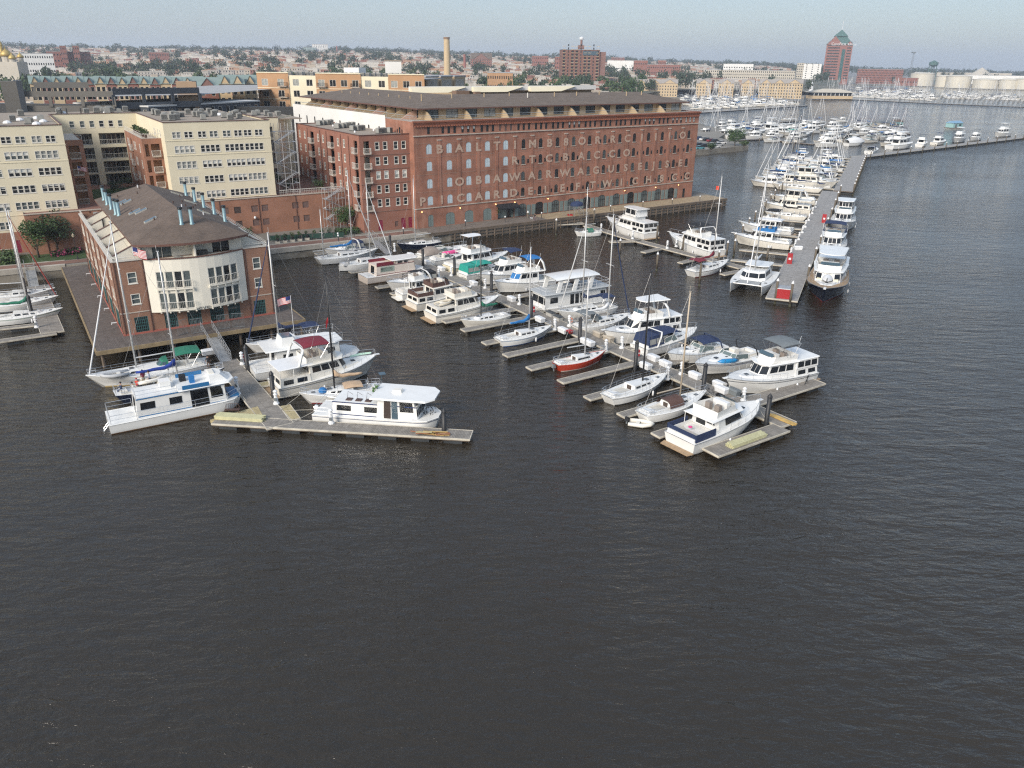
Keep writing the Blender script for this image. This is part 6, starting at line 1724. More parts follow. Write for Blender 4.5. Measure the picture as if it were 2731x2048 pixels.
express('white cruiser with raked windshield behind the two storey houseboat', (7.6, 119.7), -142, 9.0, arch=True)
# two storey white houseboat
t, h, c, zt = houseboat('boxy white two storey houseboat with sun deck canopy on slanted posts', (8.6, 113.9), -149, 12.4, 4.3, WHITEC, .7, (.06, .97), wins=((.02, .1), (.8, .92)), HC=2.25)
for a_, c_ in ((.38, .44), (.46, .52), (.54, .60)): pane(c, 4, 1 - c_, 1 - a_, .15, .8)
for a_, c_ in ((.38, .44), (.46, .52), (.54, .60)): pane(c, 0, a_, c_, .15, .8)
slab(t, .3, 12.4, 4.6, 4.6, zt + .02, .12, mat('upper_deck_grey', (.42, .44, .45), .7), 'upper_deck', .95)
zz = zt + .14
for sg in (-1, 1):
    for x in (3.2, 6.0, 8.8): MB().frustum([(x + .5, sg * 1.8 - .1, zz), (x + 1.2, sg * 1.8 - .1, zz), (x + 1.2, sg * 1.8 + .1, zz), (x + .5, sg * 1.8 + .1, zz)], [(x, sg * 1.8 - .1, zz + 1.9), (x + .6, sg * 1.8 - .1, zz + 1.9), (x + .6, sg * 1.8 + .1, zz + 1.9), (x, sg * 1.8 + .1, zz + 1.9)]).build('slanted_post', WHITE, t)
canopy(t, 2.4, 10.2, 4.2, zz + 1.9, .22, WHITE, 'sun_canopy', drop=.05)
rails(t, [(.5, -2.1, zz), (.5, 0, zz), (.5, 2.1, zz), (3, 2.1, zz), (6, 2.1, zz), (9, 2.1, zz), (12, 2.1, zz), (12, -2.1, zz), (9, -2.1, zz), (6, -2.1, zz), (3, -2.1, zz), (.5, -2.1, zz)], .95, name='deck_rail', m=WHITEC)
MB().lathe([(.05, zz), (.05, zz + .7), (.5, zz + .72), (.5, zz + .76)], 10, (6.2, .4)).build('round_table', DARKM, t)
sailboat('white sloop with navy mainsail cover lying beside the boxy houseboat', (10.7, 109.3), -152, 9.8, 3.0, 13.0, cover=NAVY, furl=ALU, bim=NAVY)
t, h = sailboat('white aft cockpit sloop with charcoal bimini, dodger and red lifebuoy', (12.5, 103.9), 31, 9.6, 3.2, 14.2, bim=GREYC, dodger=GREYC, furl=NAVY, cover=WHITEC)
lb = MB(); lb.tube([(.2, 1.1 + .3 * math.cos(k * .63), dz(h, 0) + .55 + .3 * math.sin(k * .63)) for k in range(11)], .06, 5); lb.build('lifebuoy', ORANGE, t)
flybridge('large white motor yacht with enclosed aft deck and hardtop bridge', (16.9, 99.0), -154, 11.4, WHITE, None, None, aft='cabin', aftroof=WHITE, aftencl=WHITE, hard=True, arch=True)
express('white express cruiser with navy camper enclosure and arch', (20.2, 96.3), 36, 10.6, canvas=NAVY, encl=NAVY)
express('white express cruiser with navy bimini over oval side arch', (22.8, 91.7), -150, 9.2, canvas=NAVY, arch=True, archm=NAVY)
t, h = express('white cruiser with black wakeboard arch and blue kayak on its side deck', (25.9, 88.7), -147, 10.8, arch=True, archm=BLACKM, stripe=NAVYT, boot=ANTI)
MB().tube([(5.2, 1.55, dz(h, 6) + .25), (5.9, 1.5, dz(h, 6) + .3), (7.4, 1.2, dz(h, 7) + .32), (8.1, .95, dz(h, 7.5) + .3)], [.03, .3, .3, .03], 8).build('kayak', KAYAK, t, True)
flybridge('white motor yacht with grey bridge bimini and grey hull stripe', (29.0, 83.0), -151, 12.6, WHITE, GREYT, GREYC, aft='cabin', aftroof=WHITE, aftencl=WHITE)

# ---- dock by the warehouse
flybridge('white convertible yacht with glazed upper helm moored by the warehouse dock', (24.8, 169.8), 122, 15.0, WHITE, None, None, hard='glazed', aft='cabin', aftroof=WHITE, aftencl=WHITE, B=4.7)
flybridge('white aft cabin yacht with black bridge canvas on the warehouse dock', (35.3, 153.7), 119, 14.5, WHITE, None, BLACKC, aft='cabin', aftroof=WHITE, aftencl=WHITE, B=4.6, arch=True)
sailboat('white sloop with maroon sail cover and dark boot stripe near the catamaran', (34.6, 136.2), 40, 11.0, 3.4, 15.0, stripe=BROWNT, cover=MAROON, bim=MAROON, anti=ANTIR)
sailboat('little white daysailer with green cockpit cover beside the warehouse boardwalk', (15.7, 166.3), -163, 6.0, 2.2, 9.0, cover=None, cov2=GREEN, wheel=False, furl=None, ports=1)
# catamaran
t = boat_root('catamaran', 'white sailing catamaran with twin bows and wraparound dark windows', 'catamaran', (39.9, 127.2), -117, 12.6)
for sg in (-1, 1):
    hp = put('float', None, t, (0, sg * 2.45, 0)); hp.empty_display_size = .3
    hh = hull(hp, 12.6, 1.75, 1.35, 1.65, 's', .75, WHITE, ANTI, None, ov=.05)
    hatch(hp, hh, 9.2, 0, .5)
MB().box(1.2, 8.4, -1.7, 1.7, .85, 1.5).build('bridge_deck', WHITE, t)
MB().face([(8.4, -1.7, 1.42), (11.6, -1.7, 1.5), (11.6, 1.7, 1.5), (8.4, 1.7, 1.42)]).build('trampoline', mat('trampoline_net', (.35, .36, .36), .9), t)
MB().tube([(11.6, -2.3, 1.5), (11.7, 0, 1.55), (11.6, 2.3, 1.5)], .1, 6).build('crossbeam', ALU, t)
c = house(t, 2.6, 8.6, 4.6, 4.2, 1.45, 2.75, 1.3, .1, .82, 1.1, WHITE, 'coachroof', .55)
for e in (1, 2, 3): pane(c, e, .04, .96, .3, .78)
sidewins(c, ((.2, .9),), .35, .8)
slab(t, .9, 5.2, 4.2, 4.0, 3.1, .1, WHITE, 'cockpit_hardtop', .6); MB().tube([(1.1, -1.9, 1.5), (1.1, -1.9, 3.1)], .05, 5).tube([(1.1, 1.9, 1.5), (1.1, 1.9, 3.1)], .05, 5).build('hardtop_post', WHITE, t)
mast(t, 6.3, 2.7, 17.0, ALU, boom=5.0, cover=WHITEC, h=dict(L=12.6, B=6.5, fs=1.35, fb=1.65, kind='h', tr=1), spreads=2, furl=WHITEC, bz=1.5, fore=11.6)

# ---- outer dock, slips on the near side
PER = math.degrees(math.atan2(odn.y, odn.x))
flybridge('ivory sedan cruiser with bright blue aft canvas on the wide dock', (50.3, 158.6), PER - 3, 11.6, WHITE2, None, None, hard=True, roofm=WHITEC, house_m=WHITE, anti=ANTI, coam=BLUE)
flybridge('white convertible with black bridge bimini behind the blue canvas cruiser', (55.0, 171.4), PER - 5, 11.4, WHITE, None, BLACKC)
sailboat('ivory sloop with black mainsail cover in a wide dock slip', (65.0, 189.3), PER - 2, 9.8, 3.0, 13.0, hm=WHITE2, cover=BLACKC)
flybridge('ivory motor yacht with enclosed bridge in a wide dock slip', (68.3, 199.2), PER - 4, 12.2, WHITE2, None, None, hard='glazed', aft='cabin', aftroof=WHITE2, house_m=WHITE2)
express('ivory express cruiser with black canvas in a wide dock slip', (74.8, 214.7), PER + 2, 12.0, hm=WHITE2, canvas=BLACKC)
sailboat('long ivory schooner rigged yacht with navy sail covers at the dock jog', (83.0, 235.4), PER - 6, 14.5, 3.8, 21.0, hm=WHITE2, cover=NAVY, mizzen=13, mizcover=NAVY, furl=NAVY)
flybridge('big ivory cockpit motor yacht with sweeping dark side windows', (89.6, 243.0), PER + 180 - 2, 15.5, WHITE2, None, None, hard='glazed', aft='cabin', aftroof=WHITE2, aftencl=WHITE2, house_m=WHITE2, B=4.8)
# ---- yachts lying along the outer side
AL = math.degrees(math.atan2(-odd.y, -odd.x))
t, h = flybridge('classic navy hulled motor yacht with teak decks and cream tender on its bow', (51.3, 124.9), AL, 20.0, NAVYH, None, None, aft='cabin', aftroof=WHITE, aftencl=WHITE, house_m=WHITE, anti=ANTIR, deckm=TEAK, hard=True, B=6.3, roofm=WHITE)
MB().box(11.6, 13.6, -1.6, 1.6, dz(h, 12.5) + .1, dz(h, 12.5) + .7).build('trunk_cabin', CREAMH, t)
tm = MB(); tm.loft([[(12.6 + 3.0 * u, .85 * math.sin(math.pi * (u * .85 + .12)) * math.cos(k), dz(h, 13) + .7 + .65 * math.sin(k)) for k in (0, .6, 1.2, 1.57, 1.95, 2.5, 3.14)] for u in (0, .2, .45, .7, .9, 1)]); tm.build('covered_tender', WHITEC, t, True)
flybridge('white pilothouse yacht with navy aft canvas moored astern of the navy yacht', (62.6, 153.3), AL, 16.0, WHITE, None, NAVY, aft='cabin', aftroof=NAVY, house_m=WHITE, B=5.4, arch=True)
flybridge('white trawler yacht with tall wheelhouse moored farther along the wide dock', (75.0, 179.8), AL, 17.0, WHITE, None, None, hard='glazed', aft='cabin', aftroof=WHITE, house_m=WHITE, B=5.4)

# mooring lines from the near end of each boat to the pier it lies at
ROPE = mat('mooring_rope', (.5, .47, .4), .9)
for t, L in BOATS:
    for A_, Z_ in ((MA, MZ), (Vector((-34.3, 87.6)), Vector((-23.3, 70.6))), (od0, od1)):
        d_ = (Z_ - A_).normalized(); n_ = Vector((-d_.y, d_.x)); st = Vector(t.location[:2]); bw = st + vec2(t.rotation_euler.z) * L
        e = min((st, bw), key=lambda q: abs((q - A_).dot(n_))); u, v = (e - A_).dot(d_), (e - A_).dot(n_)
        if abs(v) > 5 or not 0 < u < (Z_ - A_).length: continue
        inv = t.matrix_basis.inverted(); zb = 1.1 if e is st else 1.5
        for sg in (-1.6, 1.6):
            q = A_ + d_ * (u + sg) + n_ * math.copysign(1.2 if A_ is not od0 else 2.2, v); p0 = inv @ Vector((e.x, e.y, zb)); p1 = inv @ Vector((q.x, q.y, .68)); pm = (p0 + p1) / 2; pm.z -= .15
            p0.x = min(max(p0.x, .15), L - .3); p0.y = math.copysign(.25 if e is bw else .9, p1.y)
            MB().tube([p0, pm, p1], .022, 4).build('mooring_line', ROPE, t)
        break
# ================================================================== dock furniture
def XY(c, x, y, z=0.0):
    p_ = P(c, x, y, z); return p_.x, p_.y
for c_, x, y, hh in (('b', 205, 735, 3.3), ('b', 555, 1120, 3.4), ('c', 1790, 740, 2.6)):
    piling(*XY(c_, x, y, ZD), hh, 'black', 'black sleeved piling holding the pier below the pavilion', 'black pilings of the left pier')
for c_, x, y in (('k', 240, 1000), ('k', 275, 1130), ('k', 335, 1330)):
    piling(*XY(c_, x, y, ZD), 3.4, 'black', 'black sleeved piling on the float pier by the flower bed', 'black pilings at the flower bed pier')
for c_, x, y in (('M1', 700, 350), ('M1', 975, 472), ('M1', 1240, 548), ('M1', 1550, 695), ('M1', 1885, 905), ('M2', 935, 658), ('M2', 1405, 868), ('M3', 830, 885), ('M3', 1450, 1212)):
    piling(*XY(c_, x, y, ZD), 3.5, 'black', 'black sleeved piling beside the long middle pier walkway', 'black pilings of the middle pier')
for c_, x, y in (('3', 655, 1342), ('3', 893, 1412), ('3', 1212, 1320)):
    piling(*XY(c_, x, y), 3.2, 'white', 'timber piling with white cone cap off the warehouse boardwalk', 'white capped pilings off the boardwalk')
for c_, x, y in (('R', 10, 335), ('R', 160, 400), ('R', 485, 470), ('R', 680, 555), ('R', 205, 575), ('R', 485, 685), ('R', 1068, 575), ('R', 1315, 630)):
    piling(*XY(c_, x, y), 3.0, 'timber' if y < 560 else 'white', 'weathered timber piling by the zigzag warehouse dock' if y < 560 else 'white capped timber piling standing in open water by the zigzag dock', 'pilings of the zigzag dock' if y < 560 else 'white capped pilings by the zigzag dock')
piling(*XY('R', 808, 800), 3.6, 'timber', 'dark leaning timber piling beside the maroon covered sloop').rotation_euler = (.03, -.02, 0)
for k, (x, y) in enumerate(((1385, 890), (1497, 912))):
    piling(*XY('R', x, y, .9), 3.6, 'white', 'white capped piling at the near end of the wide dock', 'white capped pilings at the dock end')
rn = Vector((odd.y, -odd.x))
for u in (14, 29, 41, 51, 62, 76, 91, 104, 118):
    p_ = od0 + odd * u + rn * 2.6
    piling(p_.x, p_.y, 3.3, 'white', 'white capped dark piling along the outer edge of the wide dock', 'white capped pilings along the wide dock')
for u in (20, 29, 38, 47.5, 56.5, 66, 75.5, 84.5, 94, 103, 112, 121):
    p_ = od0 + odd * u + odn * 13.2
    piling(p_.x, p_.y, 2.9, 'white', 'white capped mooring piling off the slips of the wide dock', 'white capped mooring piles off the slips')
rn2 = Vector((oed.y, -oed.x))
for u in range(0, 102, 8):
    p_ = oe0 + oed * u + rn2 * 2.8
    piling(p_.x, p_.y, 3.2, 'white', 'white capped dark piling along the outer edge of the wide dock', 'white capped pilings along the wide dock')
b0, b1 = Vector((134.5, 321.5)), Vector((330, 483)); bd = (b1 - b0).normalized(); bn = Vector((bd.y, -bd.x))
for k in range(22):
    p_ = b0 + bd * (8 + k * 11.2) + bn * 2.3
    piling(p_.x, p_.y, 2.9, 'white', 'white capped piling along the breakwater dock', 'pilings of the breakwater dock')
ra = math.atan2(md.y, md.x)
for c_, x, y in (('L', 858, 305), ('L', 830, 442), ('L', 1040, 517), ('L', 1335, 622)):
    pedestal(*XY(c_, x, y, ZD), 0, 'white lighthouse shaped power pedestal on the pier below the pavilion', 'white pedestals of the left pier')
for c_, x, y in (('M1', 735, 348), ('M1', 1107, 575), ('M1', 1212, 555), ('M1', 1497, 660), ('M1', 1785, 797), ('M2', 725, 567), ('M2', 847, 537), ('M2', 1155, 747), ('M2', 1288, 722), ('M2', 1672, 985), ('M2', 1790, 943), ('M3', 1225, 992)):
    pedestal(*XY(c_, x, y, ZD), ra, 'white lighthouse shaped power pedestal along the long middle pier', 'white pedestals of the middle pier')
for c_, x, y in (('R', 65, 385), ('R', 303, 445), ('R', 565, 518), ('R', 633, 505)):
    pedestal(*XY(c_, x, y, ZD), 0, 'white power pedestal on the zigzag warehouse dock', 'white pedestals of the zigzag dock')
for u in (32, 40, 48, 56, 63, 72, 82, 92):
    p_ = od0 + odd * u + odn * 1.9
    pedestal(p_.x, p_.y, 0, 'white power pedestal along the slip edge of the wide dock', 'white pedestals of the wide dock', .9)
pedestal(*XY('k', 380, 1440, ZD), 0, 'white lighthouse pedestal on the float pier by the flower bed', None)
for c_, x, y in (('M1', 870, 392), ('M1', 1010, 455), ('M1', 1130, 508), ('M1', 1400, 632), ('M1', 1720, 765), ('M2', 600, 497), ('M2', 795, 590), ('M2', 1490, 890), ('M2', 1555, 822), ('M2', 1655, 872), ('M2', 1905, 972), ('M2', 2110, 1050), ('M3', 1010, 905)):
    dockbox(*XY(c_, x, y, ZD), ra, 'white dock box along the edge of the long middle pier', 'white dock boxes on the middle pier')
dockbox(*XY('M2', 1000, 690, ZD), ra, 'extra long white dock box near the red sloop', None, None, 2.2)
for x, y in ((1090, 620), (1178, 660)): dockbox(*XY('M2', x, y, ZD), ra, 'beige dock box behind the large white motor yacht bow', 'beige dock boxes', mat('box_beige', (.42, .37, .3), .7))
for x, y in ((690, 450), (752, 485)): dockbox(*XY('M2', x, y, ZD), ra, 'pale dock box with charcoal lid beside the boxy houseboat', 'charcoal lidded dock boxes', mat('box_pale', (.45, .44, .41), .7), 1.4, ZD, mat('lid_charcoal', (.06, .065, .07), .6))
dockbox(*XY('M3', 1125, 925, ZD), ra, 'dark grey slatted dock box beside a white box', None, GREYC)
dockbox(*XY('a', 1690, 225, ZD), RAD(34), 'white dock box by the green bimini sloop stern', None)
dockbox(*XY('R', 1555, 525, .9), 0, 'white dock box among clutter on the wide dock', None, None, 1.5, .9)
# red fire cabinets
def cabinet(label, loc, rz, w, d, hgt, big=False):
    t = thing('fire_cabinet', label, 'cabinet', loc, rz)
    MB().box(-w / 2, w / 2, -d / 2, d / 2, 0, hgt).build('body', REDP, t)
    MB().box(-w * .4, w * .4, -d / 2 - .02, -d / 2, hgt * .12, hgt * .9).build('door', REDP, t)
    if big: MB().frustum([(-w / 2 - .05, -d / 2 - .05, hgt), (w / 2 + .05, -d / 2 - .05, hgt), (w / 2 + .05, d / 2 + .05, hgt), (-w / 2 - .05, d / 2 + .05, hgt)], [(-w / 2, -d / 2, hgt + .08), (w / 2, -d / 2, hgt + .08), (w / 2, d / 2, hgt + .3), (-w / 2, d / 2, hgt + .3)]).build('roof', GALV, t)
    else: MB().box(-w * .22, w * .22, -d / 2 - .035, -d / 2 - .02, hgt * .4, hgt * .6).build('notice', WHITEC, t)
    return t
x, y = XY('R', 1443, 890, .9); cabinet('large red cabinet with grey lid at the near end of the wide dock', (x, y, .9), RAD(-20), 2.0, 1.3, 1.5, True)
for x, y, lb in ((1488, 632, 'tall red cabinet on the wide dock beside the ivory blue canvas cruiser'), (1748, 322, 'tall red cabinet on the wide dock behind the navy canvas yacht')):
    X, Y = XY('R', x, y, .9); cabinet(lb, (X, Y, .9), RAD(-20), .9, .6, 1.9)
X, Y = XY('3', 1010, 1300, ZD); cabinet('red cabinet beside the arched gangway at the warehouse boardwalk', (X, Y, ZD), RAD(10), 1.1, .8, 1.7)
for c_, x, y, lb in (('M1', 1905, 870, 'boxy houseboat'), ('M2', 1428, 800, 'navy canvas cruiser'), ('b', 152, 640, 'white two level houseboat')):
    X, Y = XY(c_, x, y, ZD); cabinet('small red extinguisher cabinet on a piling near the ' + lb, (X, Y, ZD + .2), RAD(20), .32, .25, .8)
# lumber, bench, cart, bicycles
def lumber(label, p0, p1, nb, rows, m, th=.16):
    a_, c_ = Vector(p0[:2]), Vector(p1[:2]); d_ = c_ - a_; L = d_.length
    t = thing('lumber_stack', label, 'lumber', (a_.x, a_.y, ZD), math.atan2(d_.y, d_.x))
    for r_ in range(rows):
        for k in range(nb):
            o_ = rng.uniform(-.15, .15)
            MB().box(o_, L + o_, (k - nb / 2) * (th + .02), (k - nb / 2) * (th + .02) + th, .02 + r_ * (th * .55), .02 + r_ * (th * .55) + th * .5).build('board', m, t)
    return t
PALEL = mat('treated_lumber', (.52, .50, .30), .75, var=.12, vs_=2)
lumber('neat stack of pale green treated boards on the new corner platform', P('L', 722, 588, ZD), P('L', 972, 605, ZD), 6, 4, PALEL)
lumber('neat stack of pale treated boards on the middle pier end finger', P('M3', 1090, 1450, ZD), P('M3', 1420, 1330, ZD), 5, 4, PALEL)
lumber('row of yellow and red boards at the head of the middle pier', P('M3', 1500, 1135, ZD), P('M3', 1735, 1235, ZD), 3, 2, mat('lumber_yellow', (.5, .34, .12), .75, var=.2, vs_=2))
t = thing('scrap_wood_pile', 'loose heap of mixed scrap boards near the end of the pier head', 'lumber', (*XY('c', 1650, 790, ZD), ZD), RAD(-6))
for k in range(16):
    a_ = rng.uniform(-.22, .22); x, y = rng.uniform(-1.6, 1.2), rng.uniform(-.45, .35); L = rng.uniform(1.2, 2.6)
    MB().obox((x, y), a_, L, .14, .02 + .055 * (k // 3), .06 + .055 * (k // 3)).build('board', rng.choice([MATS['lumber_yellow'], TEAK, PALEL, mat('wood_red', (.3, .12, .06), .8)]), t)
t = thing('park_bench', 'ornate metal bench on the new timber corner platform', 'bench', (*XY('L', 805, 568, ZD), ZD), RAD(5))
MB().box(-.75, .75, -.22, .22, .42, .46).build('seat', BROWNT, t)
mb = MB(); mb.tube([(-.75, .24, .5), (-.6, .3, .92), (0, .32, 1.0), (.6, .3, .92), (.75, .24, .5)], .025, 4)
for k in range(7): mb.tube([(-.6 + .2 * k, .26, .48), (-.6 + .2 * k, .31, .94)], .015, 4)
mb.build('backrest', BROWNT, t)
for x in (-.7, .7):
    for y in (-.2, .22): MB().tube([(x, y, 0), (x, y, .44)], .025, 4).build('leg', BROWNT, t)
t = thing('dock_cart', 'red dock cart beside a white box on the middle pier', 'cart', (*XY('M2', 848, 606, ZD), ZD), ra)
MB().frustum([(-.4, -.25, .25), (.4, -.25, .25), (.4, .25, .25), (-.4, .25, .25)], [(-.5, -.32, .6), (.5, -.32, .6), (.5, .32, .6), (-.5, .32, .6)]).build('tub', REDP, t)
for sg in (-1, 1): MB().tube([(0, sg * .33, .25), (0, sg * .39, .25)], .25, 10).build('wheel', BLACKC, t)
MB().tube([(.5, -.2, .5), (1.0, -.2, .75), (1.0, .2, .75), (.5, .2, .5)], .025, 4).build('handle', CHROME, t)
def bicycle(label, loc, rz, lean=.15, group=None):
    t = thing('bicycle', label, 'bicycle', loc, rz, group); t.rotation_euler = (lean, 0, rz)
    for x in (-.52, .52):
        w_ = MB().tube([(x + .33 * math.cos(k * .524), 0, .33 + .33 * math.sin(k * .524)) for k in range(13)], .022, 5).build('wheel', BLACKC, t)
        sp = MB()
        for k in range(6): sp.tube([(x, 0, .33), (x + .32 * math.cos(k * 1.047), 0, .33 + .32 * math.sin(k * 1.047))], .006, 3)
        sp.build('spokes', CHROME, w_)
    MB().tube([(-.52, 0, .33), (-.2, 0, .78), (.38, 0, .8), (-.05, 0, .3), (-.52, 0, .33)], .022, 5).tube([(-.05, 0, .3), (-.22, 0, .85)], .022, 5).tube([(.52, 0, .33), (.36, 0, .95)], .022, 5).build('frame', DARKM, t)
    MB().box(-.36, -.1, -.06, .06, .86, .9).build('saddle', BLACKC, t)
    MB().tube([(.42, -.25, .95), (.36, -.1, .97), (.36, .1, .97), (.42, .25, .95)], .016, 4).build('handlebar', BLACKC, t)
    return t
bicycle('dark bicycle parked on the pier among crates by the wooden mast sloop', (*XY('M3', 900, 945, ZD), ZD), ra)
bicycle('dark bicycle leaning at the stern of the grey bimini yacht', (*XY('M3', 1840, 815, ZD), ZD), RAD(60))
for k, (x, y) in enumerate(((985, 955), (1010, 970))):
    t = thing('plastic_crate', 'black milk crate next to the parked bicycle on the pier', 'crate', (*XY('M3', x, y, ZD), ZD), ra, 'black crates by the bicycle')
    MB().box(-.25, .25, -.25, .25, 0, .06).box(-.25, -.22, -.25, .25, .06, .4).box(.22, .25, -.25, .25, .06, .4).box(-.22, .22, -.25, -.22, .06, .4).box(-.22, .22, .22, .25, .06, .4).build('crate_body', BLACKC, t)

# ================================================================== flags
def flag(label, loc, rz, staff_h, w=1.5):
    t = thing('flag', label, 'flag', loc, rz)
    MB().tube([(0, 0, 0), (0, 0, staff_h)], .03, 5).build('flagstaff', WHITEC, t)
    hh = w * .56; mb = MB(); N = 8
    def pt(i, z): return (i / N * w, .12 * math.sin(i * .9), z - .05 * i)
    for s_ in range(13):
        z1 = staff_h - .03 - s_ * hh / 13; z0 = z1 - hh / 13
        for i in range(N): mb.face([pt(i, z0), pt(i + 1, z0), pt(i + 1, z1), pt(i, z1)], 2 if (s_ < 7 and i < 3) else s_ % 2)
    mb.build('cloth', [mat('flag_red', (.45, .03, .04), .8), mat('flag_white', (.7, .7, .7), .8), mat('flag_blue', (.02, .03, .14), .8)], t)
p_ = V.matrix_basis @ Vector((2.6, .5, 10.6)); flag('striped flag with blue canton on the pavilion corner terrace', p_, RAD(-20), 2.4, 1.9)
p_ = P('v', 1825, 960, 1.5); flag('striped flag with blue canton flying behind the navy bimini sloop', (-27.4, 93.2, 1.6), RAD(195), 5.6, 1.6)
t_ = K.matrix_basis @ Vector((-14.6, 5.9, 14.3)); flag('striped flag draped from a brick balcony in the court', t_, RAD(32), 1.5, 1.4)

# ================================================================== boardwalk lamps, people, planting
_lm = {}
def bollard(x, y, z, label, group, hgt=1.15):
    if 'b' not in _lm:
        _lm['b'] = MB().lathe([(.1, 0), (.07, .08), (.06, 1.0)], 8).mesh('post', DARKM); _lm['g'] = MB().lathe([(.06, 1.0), (.15, 1.08), (.17, 1.2), (.12, 1.34), (.02, 1.38)], 9).mesh('globe', WHITEC, True)
    t = thing('bollard_light', label, 'lamp', (x, y, z), 0, group); put('post', _lm['b'], t); put('globe', _lm['g'], t)
for x, y in ((130, 1338), (465, 1305), (772, 1270), (1352, 1208), (1625, 1172), (1872, 1150), (2105, 1125)):
    bollard(*XY('3', x, y, 2.06), 2.06, 'short bollard light with white globe on the warehouse boardwalk', 'bollard lights on the boardwalk')
for c_, x, y in (('2', 955, 1450), ('d', 510, 275), ('d', 1575, 150)):
    bollard(*XY(c_, x, y, 2.06), 2.06, 'short bollard light with white globe on the brick quay', 'bollard lights on the brick quay')
def lamppost(x, y, z, label, group, hgt=4.2):
    t = thing('lamp_post', label, 'lamp', (x, y, z), 0, group)
    MB().lathe([(.16, 0), (.14, .3), (.06, .5), (.05, hgt - .5)], 8).build('post', DARKM, t)
    MB().lathe([(.06, hgt - .5), (.2, hgt - .4), (.24, hgt - .05), (.12, hgt), (.02, hgt + .25)], 8).build('lantern', mat('lantern_glass', (.35, .3, .22), .4), t)
for c_, x, y in (('v', 1605, 425), ('k', 800, 735), ('2', 955, 1365)):
    lamppost(*XY(c_, x, y, 2.05), 2.05, 'black lantern lamp post on the brick quay walk', 'lantern posts on the quay')
# navy canopy over the gangway head
t = thing('canvas_canopy', 'round navy canvas canopy on poles over the warehouse gangway head', 'canopy', (*XY('3', 1065, 1250, 2.06), 2.06), RAD(35))
mb = MB(); mb.loft([[(1.6 * math.cos(a_) * r_, 1.3 * math.sin(a_) * r_, z_) for a_ in [k * .524 for k in range(13)]] for r_, z_ in ((1.0, 2.3), (1.0, 2.65), (.85, 3.0), (.5, 3.2), (.02, 3.28))]); mb.build('cover', NAVY, t, True)
for x in (-1.3, 1.3):
    for y in (-.9, .9): MB().tube([(x, y, 0), (x, y, 2.35)], .04, 5).build('pole', CHROME, t)
t = thing('mesh_fence', 'tall grey mesh fence panels beside the navy canopy', 'fence', (*XY('3', 945, 1250, 2.06), 2.06), RAD(36))
for k in range(2):
    mb = MB()
    for j in range(9): mb.tube([(k * 1.9 + j * .22, 0, .1), (k * 1.9 + j * .22, 0, 1.9)], .012, 3)
    for z_ in (.1, .7, 1.3, 1.9): mb.tube([(k * 1.9, 0, z_), (k * 1.9 + 1.8, 0, z_)], .02, 4)
    mb.build('panel', GALV, t)

